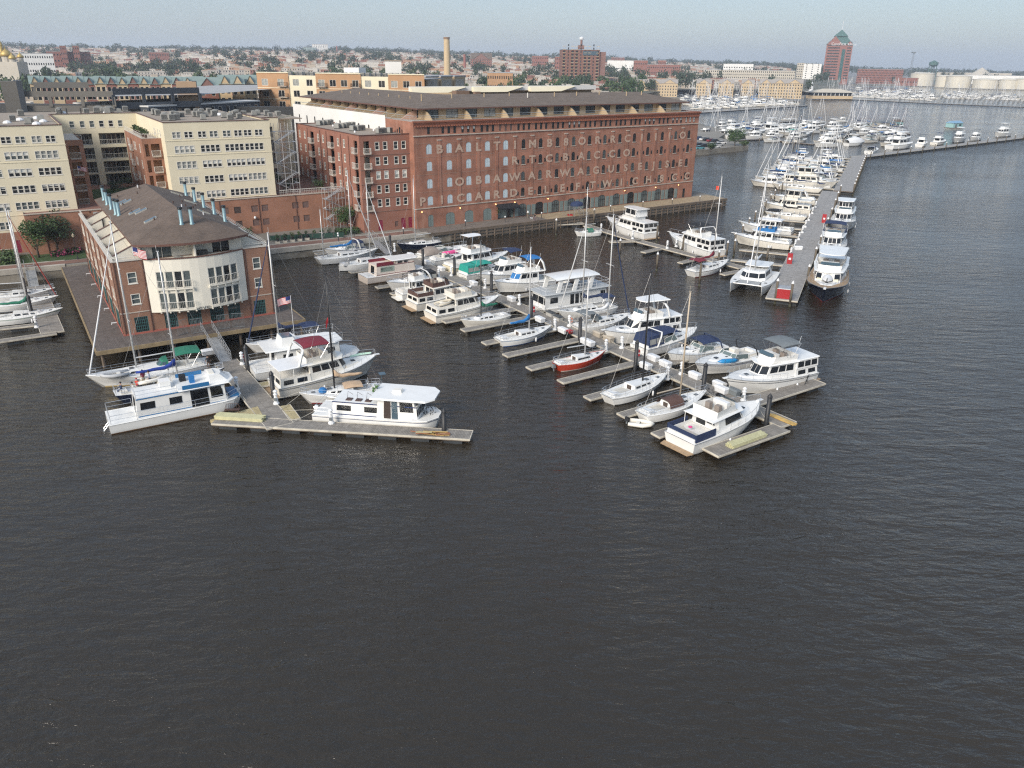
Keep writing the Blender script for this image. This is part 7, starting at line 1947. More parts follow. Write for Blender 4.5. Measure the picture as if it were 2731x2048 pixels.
def person(label, loc, rz, shirt, trousers, pose='stand', scale=1.0, hair=None, group=None):
    """one continuous skinned body with hair as a child"""
    J = {'pel': (0, 0, .95), 'bel': (0, 0, 1.1), 'che': (0, 0, 1.32), 'nec': (0, 0, 1.5), 'hea': (.02, 0, 1.62), 'top': (.02, 0, 1.74)}
    R = {'pel': .15, 'bel': .135, 'che': .155, 'nec': .06, 'hea': .10, 'top': .075}
    E = [('pel', 'bel'), ('bel', 'che'), ('che', 'nec'), ('nec', 'hea'), ('hea', 'top')]
    for s_, sg in (('l', 1), ('r', -1)):
        st = pose == 'sit'
        fw_ = .0 if pose != 'walk' else .22 * sg
        J.update({'hip' + s_: (0, .1 * sg, .9), 'kne' + s_: ((.42 if st else .02 + fw_ * .6), .12 * sg, (.88 if st else .5)), 'ank' + s_: ((.42 if st else -.02 + fw_), .12 * sg, (.45 if st else .08)), 'toe' + s_: ((.6 if st else .15 + fw_), .13 * sg, (.42 if st else .04)),
                  'sho' + s_: (0, .19 * sg, 1.42), 'elb' + s_: (.02 - fw_ * .4 + (.1 if st else 0), .26 * sg, 1.15), 'wri' + s_: (.12 - fw_ * .5 + (.2 if st else 0), .25 * sg, .95 if not st else 1.0), 'han' + s_: (.18 - fw_ * .5 + (.22 if st else 0), .24 * sg, .88 if not st else .98)})
        R.update({'hip' + s_: .1, 'kne' + s_: .065, 'ank' + s_: .045, 'toe' + s_: .035, 'sho' + s_: .065, 'elb' + s_: .045, 'wri' + s_: .033, 'han' + s_: .03})
        E += [('pel', 'hip' + s_), ('hip' + s_, 'kne' + s_), ('kne' + s_, 'ank' + s_), ('ank' + s_, 'toe' + s_), ('che', 'sho' + s_), ('sho' + s_, 'elb' + s_), ('elb' + s_, 'wri' + s_), ('wri' + s_, 'han' + s_)]
    ks = list(J); me = bpy.data.meshes.new('body'); me.from_pydata([J[k] for k in ks], [(ks.index(a), ks.index(c)) for a, c in E], [])
    ob = bpy.data.objects.new('tmp', me); COL.objects.link(ob)
    ob.modifiers.new('s', 'SKIN'); ob.modifiers.new('u', 'SUBSURF').levels = 1
    for v, k in zip(me.skin_vertices[0].data, ks): v.radius = (R[k], R[k]); v.use_root = (k == 'pel')
    m2 = bpy.data.meshes.new_from_object(ob.evaluated_get(bpy.context.evaluated_depsgraph_get())); bpy.data.objects.remove(ob)
    m2.materials.clear()
    for m_ in (mat('skin', (.45, .27, .19), .6), shirt, trousers, BLACKC): m2.materials.append(m_)
    for p2 in m2.polygons:
        c2 = p2.center; p2.use_smooth = True
        p2.material_index = 0 if c2.z > 1.47 else 1 if (c2.z > 1.0 and abs(c2.y) < .24) or c2.z > 1.2 else 0 if abs(c2.y) > .2 and c2.z > .8 and pose != 'sit' else (3 if c2.z < .1 else 2)
    t = thing('person', label, 'person', loc, rz, group); t.scale = (scale,) * 3
    o = put('body', m2, t, (0, 0, -.82 if pose == 'sit' else 0))
    hz = -.82 if pose == 'sit' else 0
    MB().lathe([(.09, 1.66), (.115, 1.7), (.1, 1.77), (.03, 1.82)], 9, (.0, 0)).build('hair', hair or BLACKC, t, True).location = (0, 0, hz)
SH = lambda n_, c_: mat('cloth_' + n_, c_, .85)
DEN = SH('denim', (.05, .07, .13)); 
bx = Vector((-37.4, 79.6)); bdir = vec2(RAD(35)); bper = Vector((-bdir.y, bdir.x))
def onboat(u, v, z): q = bx + bdir * u + bper * v; return (q.x, q.y, z)
person('seated person in a navy shirt at the stern of the cluttered sailboat', onboat(-5.0, .3, 1.15), RAD(215), SH('navy', (.03, .05, .11)), DEN, 'sit')
person('seated person in a white shirt on the cluttered sailboat deck', onboat(-4.0, -.5, 1.2), RAD(35), SH('white', (.7, .7, .68)), DEN, 'sit')
person('seated person in a red shirt and cap on the cluttered sailboat', onboat(-3.4, .4, 1.2), RAD(80), SH('red', (.5, .05, .03)), DEN, 'sit', hair=REDP)
person('standing person in a pale blue shirt on the cluttered sailboat', onboat(-2.2, -.2, 1.2), RAD(200), SH('pale_blue', (.45, .5, .62)), SH('slate', (.1, .11, .16)), 'stand')
person('standing person in a maroon top leaning over the sailboat deck', onboat(-2.7, .4, 1.2), RAD(150), SH('maroon', (.22, .04, .07)), SH('khaki', (.3, .25, .17)), 'stand')
person('person in a black shirt and shorts standing at the green bimini sloop stern', (*XY('a', 1700, 430, ZD), ZD), RAD(120), SH('black', (.02, .02, .022)), SH('brown', (.15, .1, .08)), 'stand')
person('person in a black top walking a small white dog on the boardwalk', (*XY('3', 715, 1295, 2.06), 2.06), RAD(215), MATS['cloth_black'], SH('plum', (.15, .1, .13)), 'walk')
person('second walker in dark clothes farther along the boardwalk', (*XY('3', 722, 1225, 2.06), 2.06), RAD(40), MATS['cloth_black'], MATS['cloth_slate'], 'walk')
t = thing('dog', 'small white dog beside the walker on the boardwalk', 'dog', (*XY('3', 688, 1280, 2.06), 2.06), RAD(215))
mb = MB(); mb.tube([(-.28, 0, .3), (-.2, 0, .3), (0, 0, .29), (.18, 0, .31), (.27, 0, .4), (.36, 0, .46), (.44, 0, .44)], [.05, .1, .1, .12, .08, .075, .03], 8)
for x in (-.2, .16):
    for y in (-.06, .06): mb.tube([(x, y, .26), (x - (.03 if x < 0 else 0), y, .13), (x, y, .0)], [.045, .028, .03], 6)
mb.tube([(-.28, 0, .33), (-.38, 0, .45)], [.03, .015], 5)
mb.build('body', WHITEC, t, True)

# ------------------------------------------------------------------ trees and shrubs
LEAF = [mat('leaf_a', (.045, .085, .022), .7, var=.35, vs_=1.2), mat('leaf_b', (.03, .06, .02), .7, var=.35, vs_=1.2), mat('leaf_c', (.06, .095, .03), .7, var=.35, vs_=1.2)]
BARK = mat('bark', (.12, .09, .07), .9, var=.2)
def crown_mesh(name, r, h, z0, n, size, seed, m, flat=.8):
    rg = random.Random(seed); mb = MB()
    cl = [(rg.uniform(-.6, .6) * r, rg.uniform(-.6, .6) * r, z0 + h * rg.uniform(.25, .8), r * rg.uniform(.3, .5)) for _ in range(11)] + [(0, 0, z0 + h * .62, r * .6)]
    for k in range(n):
        cx, cy_, cz, cr = rg.choice(cl)
        u = Vector((rg.gauss(0, 1), rg.gauss(0, 1), rg.gauss(0, 1))).normalized() * cr * (rg.random() ** .28)
        p_ = Vector((cx + u.x, cy_ + u.y, cz + u.z * flat))
        a_ = Vector((rg.gauss(0, 1), rg.gauss(0, 1), rg.gauss(0, .5))).normalized() * size * rg.uniform(.6, 1.2)
        c_ = a_.cross(Vector((rg.gauss(0, 1), rg.gauss(0, 1), rg.gauss(0, 1)))).normalized() * size * rg.uniform(.4, .8)
        mb.face([p_ - a_ * .5, p_ + c_ * .5, p_ + a_ * .5, p_ - c_ * .5])
    return mb.mesh(name, m)
def tree(label, x, y, z, h, r, n=1800, size=.38, m=0, group=None, lean=0, limbs=4, seed=None):
    t = thing('tree', label, 'tree', (x, y, z), rng.uniform(0, 6), group)
    tr = MB(); tr.tube([(0, 0, -.1), (.05, 0, h * .25), (.1 * lean, .05, h * .5)], [.16 + h * .012, .12 + h * .008, .05], 7)
    for k in range(limbs):
        a_ = k * 6.28 / limbs + rng.uniform(-.4, .4); tr.tube([(.03, 0, h * (.18 + .06 * k)), (math.cos(a_) * r * .35, math.sin(a_) * r * .35, h * .48), (math.cos(a_) * r * .6, math.sin(a_) * r * .6, h * .68)], [.09, .06, .025], 5)
    tr.build('trunk', BARK, t, True)
    put('crown', crown_mesh('crown', r, h * .75, h * .28, n, size, seed or rng.randint(0, 9999), LEAF[m]), t)
    return t
x, y = XY('k', 400, 720, 2.05); tree('spreading green tree on the lawn below the cream wing', x, y, 2.05, 6.4, 3.4, 2600, .36, 0)
x, y = XY('k', 600, 680, 2.05); tree('darker spreading tree behind the first, beside the pavilion', x, y, 2.05, 7.2, 3.6, 2600, .36, 1)
x, y = XY('v', 1455, 430, 2.05); tree('round green tree against the brick podium behind the pavilion', x, y, 2.05, 7.2, 2.6, 2200, .34, 0)
x, y = XY('2', 1035, 1370, 2.05); tree('low spreading tree in front of the red brick block', x, y, 2.05, 4.6, 2.7, 2000, .32, 0)
for k, (s_, t_) in enumerate(((-10, 8), (-7.5, 20), (-5, 26), (23, 6), (26, 10), (29.5, 4), (24, 16))):
    p_ = K.matrix_basis @ Vector((s_, t_, 8.9))
    tm = thing('shrub', 'leafy shrub in the raised garden court' if k > 2 else 'leafy shrub on the court lawn between the cream wings', 'shrub', p_, 0, 'court shrubs' if k > 2 else 'lawn shrubs')
    put('foliage', crown_mesh('foliage', 1.5, 1.8, .1, 500, .3, k, LEAF[k % 3]), tm); MB().tube([(0, 0, 0), (0, 0, .8)], .05, 5).build('stem', BARK, tm)
for k in range(6):
    p_ = K.matrix_basis @ Vector((-2.2, 7 + k * 2.6, 20.1))
    tm = thing('potted_shrub', 'potted shrub on the brick roof terrace of the cream complex', 'shrub', p_, 0, 'roof terrace pots')
    MB().lathe([(.25, 0), (.34, .5)], 8).build('pot', BROWNT, tm); put('foliage', crown_mesh('foliage', .7, 1.4, .4, 220, .24, 40 + k, LEAF[k % 3]), tm)
def bed(name, label, c_, pts, z, n, hgt, m, size=.18, cat='flower bed'):
    q = [Vector(XY(c_, *p_, z)) for p_ in pts]; mb = MB()
    for k in range(n):
        u, v = rng.random(), rng.random(); p_ = q[0].lerp(q[1], u).lerp(q[3].lerp(q[2], u), v); zz = z + rng.random() * hgt
        a_ = rng.uniform(0, 6.3); d_ = Vector((math.cos(a_), math.sin(a_))) * size
        mb.face([(p_.x - d_.x, p_.y - d_.y, zz), (p_.x + d_.y * .6, p_.y - d_.x * .6, zz + size * .7), (p_.x + d_.x, p_.y + d_.y, zz + size * .2), (p_.x - d_.y * .6, p_.y + d_.x * .6, zz - size * .4)], rng.randrange(len(m)))
    o = mb.build(name, m); tag(o, label, cat, kind='stuff'); return o
FLW = mat('flower_pink', (.5, .08, .18), .7)
bed('flower_bed', 'pink and green flower bed under the trees beside the pavilion', 'k', ((520, 720), (830, 680), (840, 640), (540, 690)), 2.05, 900, .7, [LEAF[0], LEAF[1], FLW])
bed('hedge', 'clipped green hedge below the white garden rail', 'k', ((0, 810), (165, 790), (160, 700), (0, 715)), 2.05, 1400, 1.2, [LEAF[2], LEAF[0]], .2, 'hedge')
bed('hedge', 'low hedge around the tree by the red brick block', '2', ((920, 1420), (1140, 1400), (1130, 1370), (930, 1385)), 2.05, 700, .8, [LEAF[1], LEAF[0]], .2, 'hedge')
bed('hedge', 'dark hedge along the podium foot behind the pavilion', 'v', ((1500, 480), (1660, 470), (1600, 400), (1480, 420)), 2.05, 900, 1.5, [LEAF[1], LEAF[0]], .2, 'hedge')
for k in range(8):                                         # planters on concrete blocks along the quay fence
    x, y = XY('v', 1870 + k * 62, 535 - k * 8, 2.06)
    tm = thing('planter', 'dark pot with leafy plant on a concrete block along the quay fence', 'planter', (x, y, 2.06), 0, 'quay planters')
    MB().box(-.45, .45, -.3, .3, 0, .4).build('block', CONC, tm); MB().lathe([(.22, .4), (.32, .95)], 9).build('pot', DARKM, tm); put('foliage', crown_mesh('foliage', .55, 1.0, .85, 120, .22, 60 + k, LEAF[k % 3]), tm)
fx0, fx1 = Vector(XY('v', 1800, 520, 2.05)), Vector(XY('2', 1180, 1425, 2.05))
t = thing('quay_fence', 'black iron fence with green screen along the brick quay', 'fence', (fx0.x, fx0.y, 2.05), math.atan2(fx1.y - fx0.y, fx1.x - fx0.x))
LF = (fx1 - fx0).length; k = int(LF / 1.8)
for i in range(k):
    mb = MB(); x0_ = LF * i / k; x1_ = LF * (i + 1) / k - .05
    mb.tube([(x0_, 0, 0), (x0_, 0, 1.25)], .04, 4); mb.tube([(x0_, 0, 1.15), (x1_, 0, 1.15)], .025, 4); mb.tube([(x0_, 0, .15), (x1_, 0, .15)], .025, 4)
    mb.build('panel_frame', DARKM, t)
    if i < k * .7: MB().box(x0_ + .06, x1_ - .04, -.01, .01, .2, 1.1).build('screen', mat('screen_green', (.02, .06, .045), .8), t)
for k, x in enumerate((335, 390)):
    X, Y = XY('3', x, 1278, 2.06); tm = thing('planter', 'terracotta pot with wiry plant beside the warehouse entrance', 'planter', (X, Y, 2.06), 0, 'terracotta pots')
    MB().lathe([(.25, 0), (.42, .75), (.45, .8)], 10).build('pot', mat('terracotta', (.45, .16, .08), .8), tm); put('foliage', crown_mesh('foliage', .8, 1.6, .7, 160, .22, 90 + k, LEAF[2]), tm)
# white garden rail at the left
t = thing('garden_rail', 'white pipe rail round the hedge by the quay ramp', 'railing', (*XY('k', 0, 700, 2.05), 2.05), 0)
o = Vector(XY('k', 0, 700, 2.05)); q1 = Vector(XY('k', 160, 690, 2.05)) - o; q2 = Vector(XY('k', 185, 800, 2.05)) - o
railing(t, [(0, 0), q1, q2], 0, 1.0, pitch=1.0, bars=False)
# end of the warehouse quay: fence and red sign
a_, c_ = Vector(XY('R', 752, 70, 2.06)), Vector(XY('R', 1000, 125, 2.06))
t = thing('quay_fence', 'thin wire fence at the far end of the warehouse quay', 'fence', (a_.x, a_.y, 2.06), math.atan2(c_.y - a_.y, c_.x - a_.x)); railing(t, [(0, 0), ((c_ - a_).length, 0)], 0, 1.2, 'wire_panel', GALV, 1.5, bars=False)
x, y = XY('R', 940, 118, 2.06); t = thing('red_sign', 'round red sign on a post at the end of the warehouse quay', 'sign', (x, y, 2.06), 0)
MB().tube([(0, 0, 0), (0, 0, 2.0)], .04, 5).build('post', GALV, t); MB().box(-.4, .4, -.03, .03, 1.5, 2.5).build('plate', mat('sign_red', (.7, .07, .03), .5), t)
# sailboats at the left frame edge
sailboat('white sloop bow with green sail cover near the flower bed pier', (-67.5, 103.5), 25, 9.5, 2.9, 12, cover=GREEN, stripe=GREEN)
sailboat('white sloop with red furled jib near the flower bed pier', (-71.5, 109.5), 25, 9.8, 3.0, 13, furl=mat('furl_red', (.28, .05, .04), .8))
sailboat('white sloop with bare boom nearest the flower bed quay', (-74.0, 114.0), 25, 9.0, 2.8, 12, furl=None)

# ================================================================== boats farther out
def far_motor(label, mid, hd, L, style, group):
    t = boat_root('motor_yacht', label, 'motorboat', mid, hd, L, group)
    B = 1.3 + L * .22; fs = .9 + L * .02; fb = fs + .25 + L * .04
    h = hull(t, L, B, fs, fb, 'm', .9, WHITE2 if style % 2 else WHITE, None, [None, NAVYT, None, GREYT][style % 4], ns=8)
    if style in (0, 1, 4):
        c = house(t, L * .25, L * .7, B * .8, B * .6, dz(h, L * .4) - .03, dz(h, L * .4) + 1.6, .9, 0, .9, .7, WHITE, 'deckhouse')
        sidewins(c, ((.08, .46), (.52, .94)), .42, .85); frontwins(c, .4, .88); pane(c, 5, .15, .85, .3, .85)
        z = dz(h, L * .4) + 1.6; slab(t, L * .15, L * .62, B * .85, B * .7, z, .1, WHITE, 'bridge_deck')
        house(t, L * .28, L * .56, B * .65, B * .5, z + .1, z + .8, .4, 0, 1, .5, WHITE, 'bridge_coaming')
        if style: canopy(t, L * .24, L * .5, B * .7, z + 2.0, .22, [0, NAVY, 0, 0, GREYC][style], legs=z + .6)
        else: slab(t, L * .24, L * .54, B * .7, B * .6, z + 2.1, .1, WHITE, 'hardtop'); MB().tube([(L * .26, -B * .3, z + .6), (L * .26, -B * .3, z + 2.1)], .05, 4).tube([(L * .26, B * .3, z + .6), (L * .26, B * .3, z + 2.1)], .05, 4).build('hardtop_post', WHITE, t)
    else:
        c = house(t, L * .42, L * .84, B * .7, B * .4, dz(h, L * .5), dz(h, L * .6) + .35, 1.0, .1, .8, .8, WHITE, 'foredeck_trunk')
        zt = windshield(t, h, L * .3, L * .56, B * .76); MB().box(.4, L * .4, -B * .33, B * .33, dz(h, 0), dz(h, L * .3) + .06).build('cockpit_sole', SOLE, t)
        canopy(t, L * .1, L * .5, B * .8, zt + .3, .3, [0, 0, NAVY, TEAL, 0, BLACKC, BLUE][style], legs=zt - .6); archbar(t, L * .15, B * .85, dz(h, L * .2), zt + .6, .6)
    return t
def far_sail(label, mid, hd, L, cov, group):
    t = boat_root('sailboat', label, 'sailboat', mid, hd, L, group); B = L * .29; fs = .6 + L * .04
    h = hull(t, L, B, fs, fs + .4, 's', .6, WHITE, None, None, ns=8)
    c = house(t, L * .35, L * .74, B * .6, B * .42, dz(h, L * .5), dz(h, L * .5) + .5, .5, .1, .86, .4, WHITE, 'coachroof'); sidewins(c, ((.1, .85),), .35, .75)
    mast(t, L * .57, dz(h, L * .5) + .45, L * 1.25, None, L * .36, cov, h, 1, furl=WHITEC); return t
PM, PS = {}, {}
FB = []
KD = {'m0': 'white hardtop motor yacht', 'm1': 'white bridge yacht with navy bimini', 'm2': 'white cruiser with navy top', 'm3': 'white cruiser with teal top', 'm4': 'white bridge yacht with grey bimini', 'm5': 'white cruiser with black top', 'm6': 'white cruiser with blue top', 'sw': 'white bare boom sailboat', 'sb': 'white sailboat with blue sail cover', 'sn': 'white sailboat with navy sail cover', 'sg': 'white sailboat'}
def far_boat(x, y, hd, L, kind, label, group):
    label = KD[kind] + ' ' + label; group = label
    FB.append((x, y))
    if kind[0] == 's':
        cv = {'b': BLUE, 'n': NAVY, 'w': None, 'g': GREEN}[kind[1]]
        if kind not in PS: PS[kind] = far_sail(label, (0, 0), 0, 10.0, cv, group); o = PS[kind]
        else: o = dup(PS[kind], (0, 0, 0), 0, label, group)
        k = L / 10.0
    else:
        st = int(kind[1])
        if kind not in PM: PM[kind] = far_motor(label, (0, 0), 0, 11.0, st, group); o = PM[kind]
        else: o = dup(PM[kind], (0, 0, 0), 0, label, group)
        k = L / 11.0
    a_ = RAD(hd); o.location = (x - math.cos(a_) * L / 2, y - math.sin(a_) * L / 2, 0); o.rotation_euler = (0, 0, a_); o.scale = (k, k, k)
    o['label'] = label; o['group'] = group; o['category'] = 'sailboat' if kind[0] == 's' else 'motorboat'
    return o
g = 'boats in the crowded slips of the far wide dock'
seq = ['m0', 'm1', 's' + 'n', 'm2', 'm4', 'm0', 'sb', 'm3', 'm5', 'm2', 'm1', 'sw', 'm6', 'm0', 'sw', 'm4', 'sn', 'm1']
for i, kd in enumerate(seq):
    u = 10 + i * 4.9; p_ = oe0 + oed * u + oen * (9.0 + (i % 3) * .4)
    far_boat(p_.x, p_.y, PER + rng.uniform(-4, 4) + (180 if i % 3 else 0), rng.uniform(9.5, 12.5), kd, 'in the crowded slips of the second wide dock', g)
g = 'boats behind the breakwater dock'
for x, y, kd, L in ((1250, 535, 'm2', 12), (1350, 490, 'm1', 12), (1430, 505, 'm0', 16), (1565, 490, 'm4', 12), (1675, 480, 'm1', 12), (1790, 465, 'm0', 15), (1895, 455, 'm4', 12), (2065, 430, 'm0', 15), (1320, 450, 'm2', 11), (1240, 450, 'm5', 12)):
    q = P('R2', x, y, .5); far_boat(q.x, q.y, 40 + rng.choice((0, 180)) + rng.uniform(-14, 14), L, kd, 'lying behind the long breakwater dock', g)
g = 'boats in the inner marina behind the dock'
inner = ((165, 480, 'sn', 10), (150, 478, 'm4', 11), (370, 462, 'm0', 12), (420, 392, 'm1', 13), (460, 505, 'm0', 15), (680, 465, 'm2', 13), (850, 448, 'm0', 17), (1005, 478, 'm3', 13), (828, 548, 'm2', 9.5), (1005, 562, 'm5', 8), (1150, 548, 'm5', 9), (1225, 455, 'm0', 14), (1185, 485, 'm2', 9), (990, 322, 'sw', 10), (1040, 315, 'sn', 9.5), (1340, 348, 'sb', 11), (1405, 600, 'm0', 13), (1475, 470, 'm1', 11), (1640, 445, 'sb', 11), (1690, 395, 'sw', 11), (1745, 380, 'sn', 12), (1800, 370, 'sw', 11), (1860, 375, 'sb', 9), (1900, 390, 'm3', 9), (1870, 525, 'm2', 12), (1680, 520, 'm5', 9), (1560, 512, 'm2', 9), (1340, 390, 'sw', 12), (250, 420, 'sn', 11), (560, 470, 'sb', 11), (640, 400, 'm1', 12), (1460, 540, 'm4', 12), (1980, 490, 'm6', 10), (2060, 520, 'm1', 12), (2140, 480, 'm4', 11), (1580, 340, 'm4', 10))
for x, y, kd, L in inner:
    q = P('F', x, y, .4); far_boat(q.x, q.y, rng.choice((28, 208, 30, 210)) + rng.uniform(-6, 6), L, kd, 'in the inner marina beyond the warehouse quay', g)
def simple_dock(label, pts, w=2.0):
    t = thing('float_dock', label, 'dock')
    for a_, c_ in zip(pts, pts[1:]): dock(t, a_, c_, w, 'walkway', DOCKR, .6, False)
simple_dock('grey float dock along the front of the inner marina', [P('F', 330, 545, .5), P('F', 740, 525, .5), P('F', 1290, 582, .5)])
simple_dock('float dock through the middle of the inner marina', [P('F', 940, 395, .5), P('F', 1330, 400, .5), P('F', 1500, 410, .5)])
simple_dock('outer float dock with piles behind the inner marina', [P('F', 930, 345, .5), P('F', 1150, 325, .5), P('F', 1400, 345, .5)])
simple_dock('float dock beside the teal sheds', [P('F', 1560, 410, .5), P('F', 1900, 440, .5), P('F', 2330, 470, .5)])
for x, y in ((1070, 640), (700, 585), (965, 500), (880, 375), (1150, 330), (1210, 385), (1655, 525), (1600, 585), (240, 385), (545, 430), (1275, 510), (850, 320), (430, 540), (1530, 560)):
    piling(*XY('F', x, y), 3.2, 'white', 'white capped piling among the inner marina boats', 'pilings of the inner marina')
def shed(label, x, y, w, d, hgt, m, roofm):
    q = P('F', x, y, .6); t = thing('dock_shed', label, 'shed', (q.x, q.y, .6), RAD(28))
    MB().box(-w / 2, w / 2, -d / 2, d / 2, 0, hgt).build('wall', m, t)
    MB().frustum([(-w / 2 - .3, -d / 2 - .3, hgt), (w / 2 + .3, -d / 2 - .3, hgt), (w / 2 + .3, d / 2 + .3, hgt), (-w / 2 - .3, d / 2 + .3, hgt)], [(-w / 2, -.1, hgt + 1.2), (w / 2, -.1, hgt + 1.2), (w / 2, .1, hgt + 1.2), (-w / 2, .1, hgt + 1.2)]).build('roof', roofm, t)
    MB().box(-w * .3, -w * .1, -d / 2 - .03, -d / 2, .05, 2.0).build('door', GREYC, t); MB().box(w * .1, w * .35, -d / 2 - .03, -d / 2, 1.0, 1.9).build('window', GLASS, t)
    MB().box(-w / 2 - .5, w / 2 + .5, -d / 2 - .5, d / 2 + .5, -.35, -.02).build('float', TIMBER, t)
TEALW = mat('shed_teal', (.3, .5, .5), .7)
shed('pale teal boat shed floating on the inner marina dock', 2160, 395, 7, 5, 3.0, TEALW, SHING)
shed('second teal shed with blue roof on the inner marina dock', 2790, 400, 9, 5, 2.6, TEALW, mat('roof_blue', (.2, .35, .5), .6))
shed('grey timber boathouse beside the teal shed', 2035, 405, 13, 6, 3.0, mat('shed_grey', (.35, .33, .29), .8), GREYC)
q = P('F', 1745, 585, .4); t = thing('wrapped_boat', 'motorboat shrink wrapped in white film', 'motorboat', (q.x - 6, q.y - 3, 0), RAD(28)); hull(t, 12, 4, 1.2, 1.7, 'm', .9, WHITE)
mb = MB(); mb.loft([[(12 * u_, 2.0 * min(1, 1.25 * math.sin(math.pi * (.25 + .72 * u_))) * math.cos(k), 1.3 + 2.6 * math.sin(math.pi * (.15 + .8 * u_)) ** .7 * math.sin(k)) for k in (0, .5, 1.0, 1.57, 2.1, 2.6, 3.14)] for u_ in (0, .2, .4, .6, .8, 1)]); mb.build('film_wrap', WHITEC, t, True)
# marinas across the water
def scatter(quad, n, sailp, label, g, Lr=(9, 14), hd=25):
    q = [Vector(XY(*k)) for k in quad]
    rowsn = 5
    for i in range(n):
        v = (i % rowsn + .5) / rowsn; u = (i // rowsn + rng.uniform(.2, .8)) / (n / rowsn)
        p_ = q[0].lerp(q[1], u).lerp(q[3].lerp(q[2], u), v); s_ = rng.random() < sailp
        kd = rng.choice(('sw', 'sb', 'sn', 'sw')) if s_ else rng.choice(('m0', 'm1', 'm2', 'm4', 'm5', 'm0'))
        far_boat(p_.x, p_.y, hd + rng.choice((0, 180)) + rng.uniform(-5, 5), rng.uniform(*Lr), kd, label, g)
scatter((('R2', 150, 275), ('R2', 820, 236), ('R2', 470, 205), ('R2', 40, 205)), 75, .4, 'in the marina before the tan gabled townhouses', 'townhouse marina boats', (10, 16), 140)
simple_dock('long breakwater float before the tan townhouses', [P('R2', 90, 290, .5), P('R2', 830, 241, .5)], 4)
scatter((('R2', 900, 185), ('R2', 1620, 212), ('R2', 1620, 175), ('R2', 1100, 150)), 70, .5, 'in the far marina by the low restaurant pavilion', 'restaurant marina boats', (10, 16), 120)
scatter((('R2', 1700, 200), ('R2', 1930, 205), ('R2', 1930, 175), ('R2', 1700, 165)), 25, .6, 'in the far marina before the storage tanks', 'tank marina boats', (10, 15), 120)
scatter((('R2', 1960, 205), ('R2', 2230, 215), ('R2', 2230, 190), ('R2', 1960, 180)), 18, .6, 'in the far marina before the storage tanks', 'tank marina boats', (10, 15), 120)
simple_dock('long outer float of the far marina', [P('R2', 860, 190, .5), P('R2', 1600, 225, .5), P('R2', 2260, 252, .5)], 4)
for r_ in range(6):
    for i in range(30):
        x = 1330 + i * 31 + r_ * 8; y = 205 + i * 1.15 - r_ * 9
        if x > 2240: continue
        piling(*XY('R2', x, y), 3.4, 'white', 'slim white topped slip pile in the far marina', 'slip piles of the far marina')
def fill(quad, n, sailp, label, gap=7.5, hd=28, Lr=(9, 13)):
    q = [Vector(XY(*k)) for k in quad]; k = 0
    for i in range(n * 12):
        u, v = rng.random(), rng.random(); p_ = q[0].lerp(q[1], u).lerp(q[3].lerp(q[2], u), v)
        if k >= n or any(abs(p_.x - x_) < 14 and math.hypot(p_.x - x_, p_.y - y_) < gap for x_, y_ in FB): continue
        k += 1; far_boat(p_.x, p_.y, hd + rng.choice((0, 180)) + rng.uniform(-4, 4), rng.uniform(*Lr), rng.choice(('sw', 'sb', 'sn')) if rng.random() < sailp else rng.choice(('m0', 'm1', 'm2', 'm4', 'm5', 'm0')), label, '')
fill((('F', 120, 500), ('F', 1280, 555), ('F', 1330, 390), ('F', 300, 395)), 34, .35, 'in the inner marina beyond the warehouse quay')
fill((('F', 1340, 590), ('F', 2250, 560), ('F', 2250, 400), ('F', 1420, 400)), 30, .3, 'in the inner marina beyond the warehouse quay')
fill((('R2', 120, 272), ('R2', 800, 236), ('R2', 470, 190), ('R2', 20, 190)), 45, .45, 'in the marina before the tan gabled townhouses', 9, 140, (10, 16))
fill((('R2', 880, 186), ('R2', 1640, 215), ('R2', 1640, 160), ('R2', 1130, 140)), 45, .5, 'in the far marina by the low restaurant pavilion', 10, 120, (10, 16))
for i in range(19):
    u = 5 + i * 4.9; p_ = oe0 + oed * u + oen * 21.5
    if i % 4 != 3: far_boat(p_.x, p_.y, PER + rng.uniform(-4, 4), rng.uniform(9, 12), ('m1', 'sw', 'm2', 'm4', 'sb', 'm0')[i % 6], 'in the second row behind the wide dock slips', '')
# cars on the spit
def car(x, y, rz, m, g):
    key = ('car', m.name)
    t = thing('parked_car', None, 'car', (x, y, 2.0), rz, g)
    if key not in MC:
        b_ = MB(); b_.loft([[(x_, -w_, .25), (x_, -w_, z_), (x_, w_, z_), (x_, w_, .25)] for x_, w_, z_ in ((-2.2, .78, .75), (-2.1, .85, .9), (-.9, .88, .95), (.8, .88, .95), (2.0, .84, .8), (2.2, .74, .6))], closed=True, caps=True)
        c_ = MB().frustum([(-1.6, -.8, .95), (1.0, -.8, .95), (1.0, .8, .95), (-1.6, .8, .95)], [(-1.0, -.62, 1.45), (.3, -.62, 1.45), (.3, .62, 1.45), (-1.0, .62, 1.45)])
        MC[key] = (b_.mesh('body', m), c_.mesh('cabin', GLASS), MB().tube([(0, -.1, .33), (0, .1, .33)], .33, 9).mesh('wheel', BLACKC), MB().box(-1.05, .35, -.63, .63, 1.44, 1.48).mesh('roof', m))
    for nm, me_ in zip(('body', 'cabin', 'roof'), (MC[key][0], MC[key][1], MC[key][3])): put(nm, me_, t)
    for x_ in (-1.35, 1.35):
        for y_ in (-.8, .8): put('wheel', MC[key][2], t, (x_, y_, 0))
    return t
CC = [mat('car_' + k, c_, .3, coat=.4) for k, c_ in (('white', (.7, .7, .7)), ('red', (.25, .02, .03)), ('black', (.015, .015, .018)), ('blue', (.03, .06, .15)), ('silver', (.4, .41, .42)), ('teal', (.1, .3, .35)))]
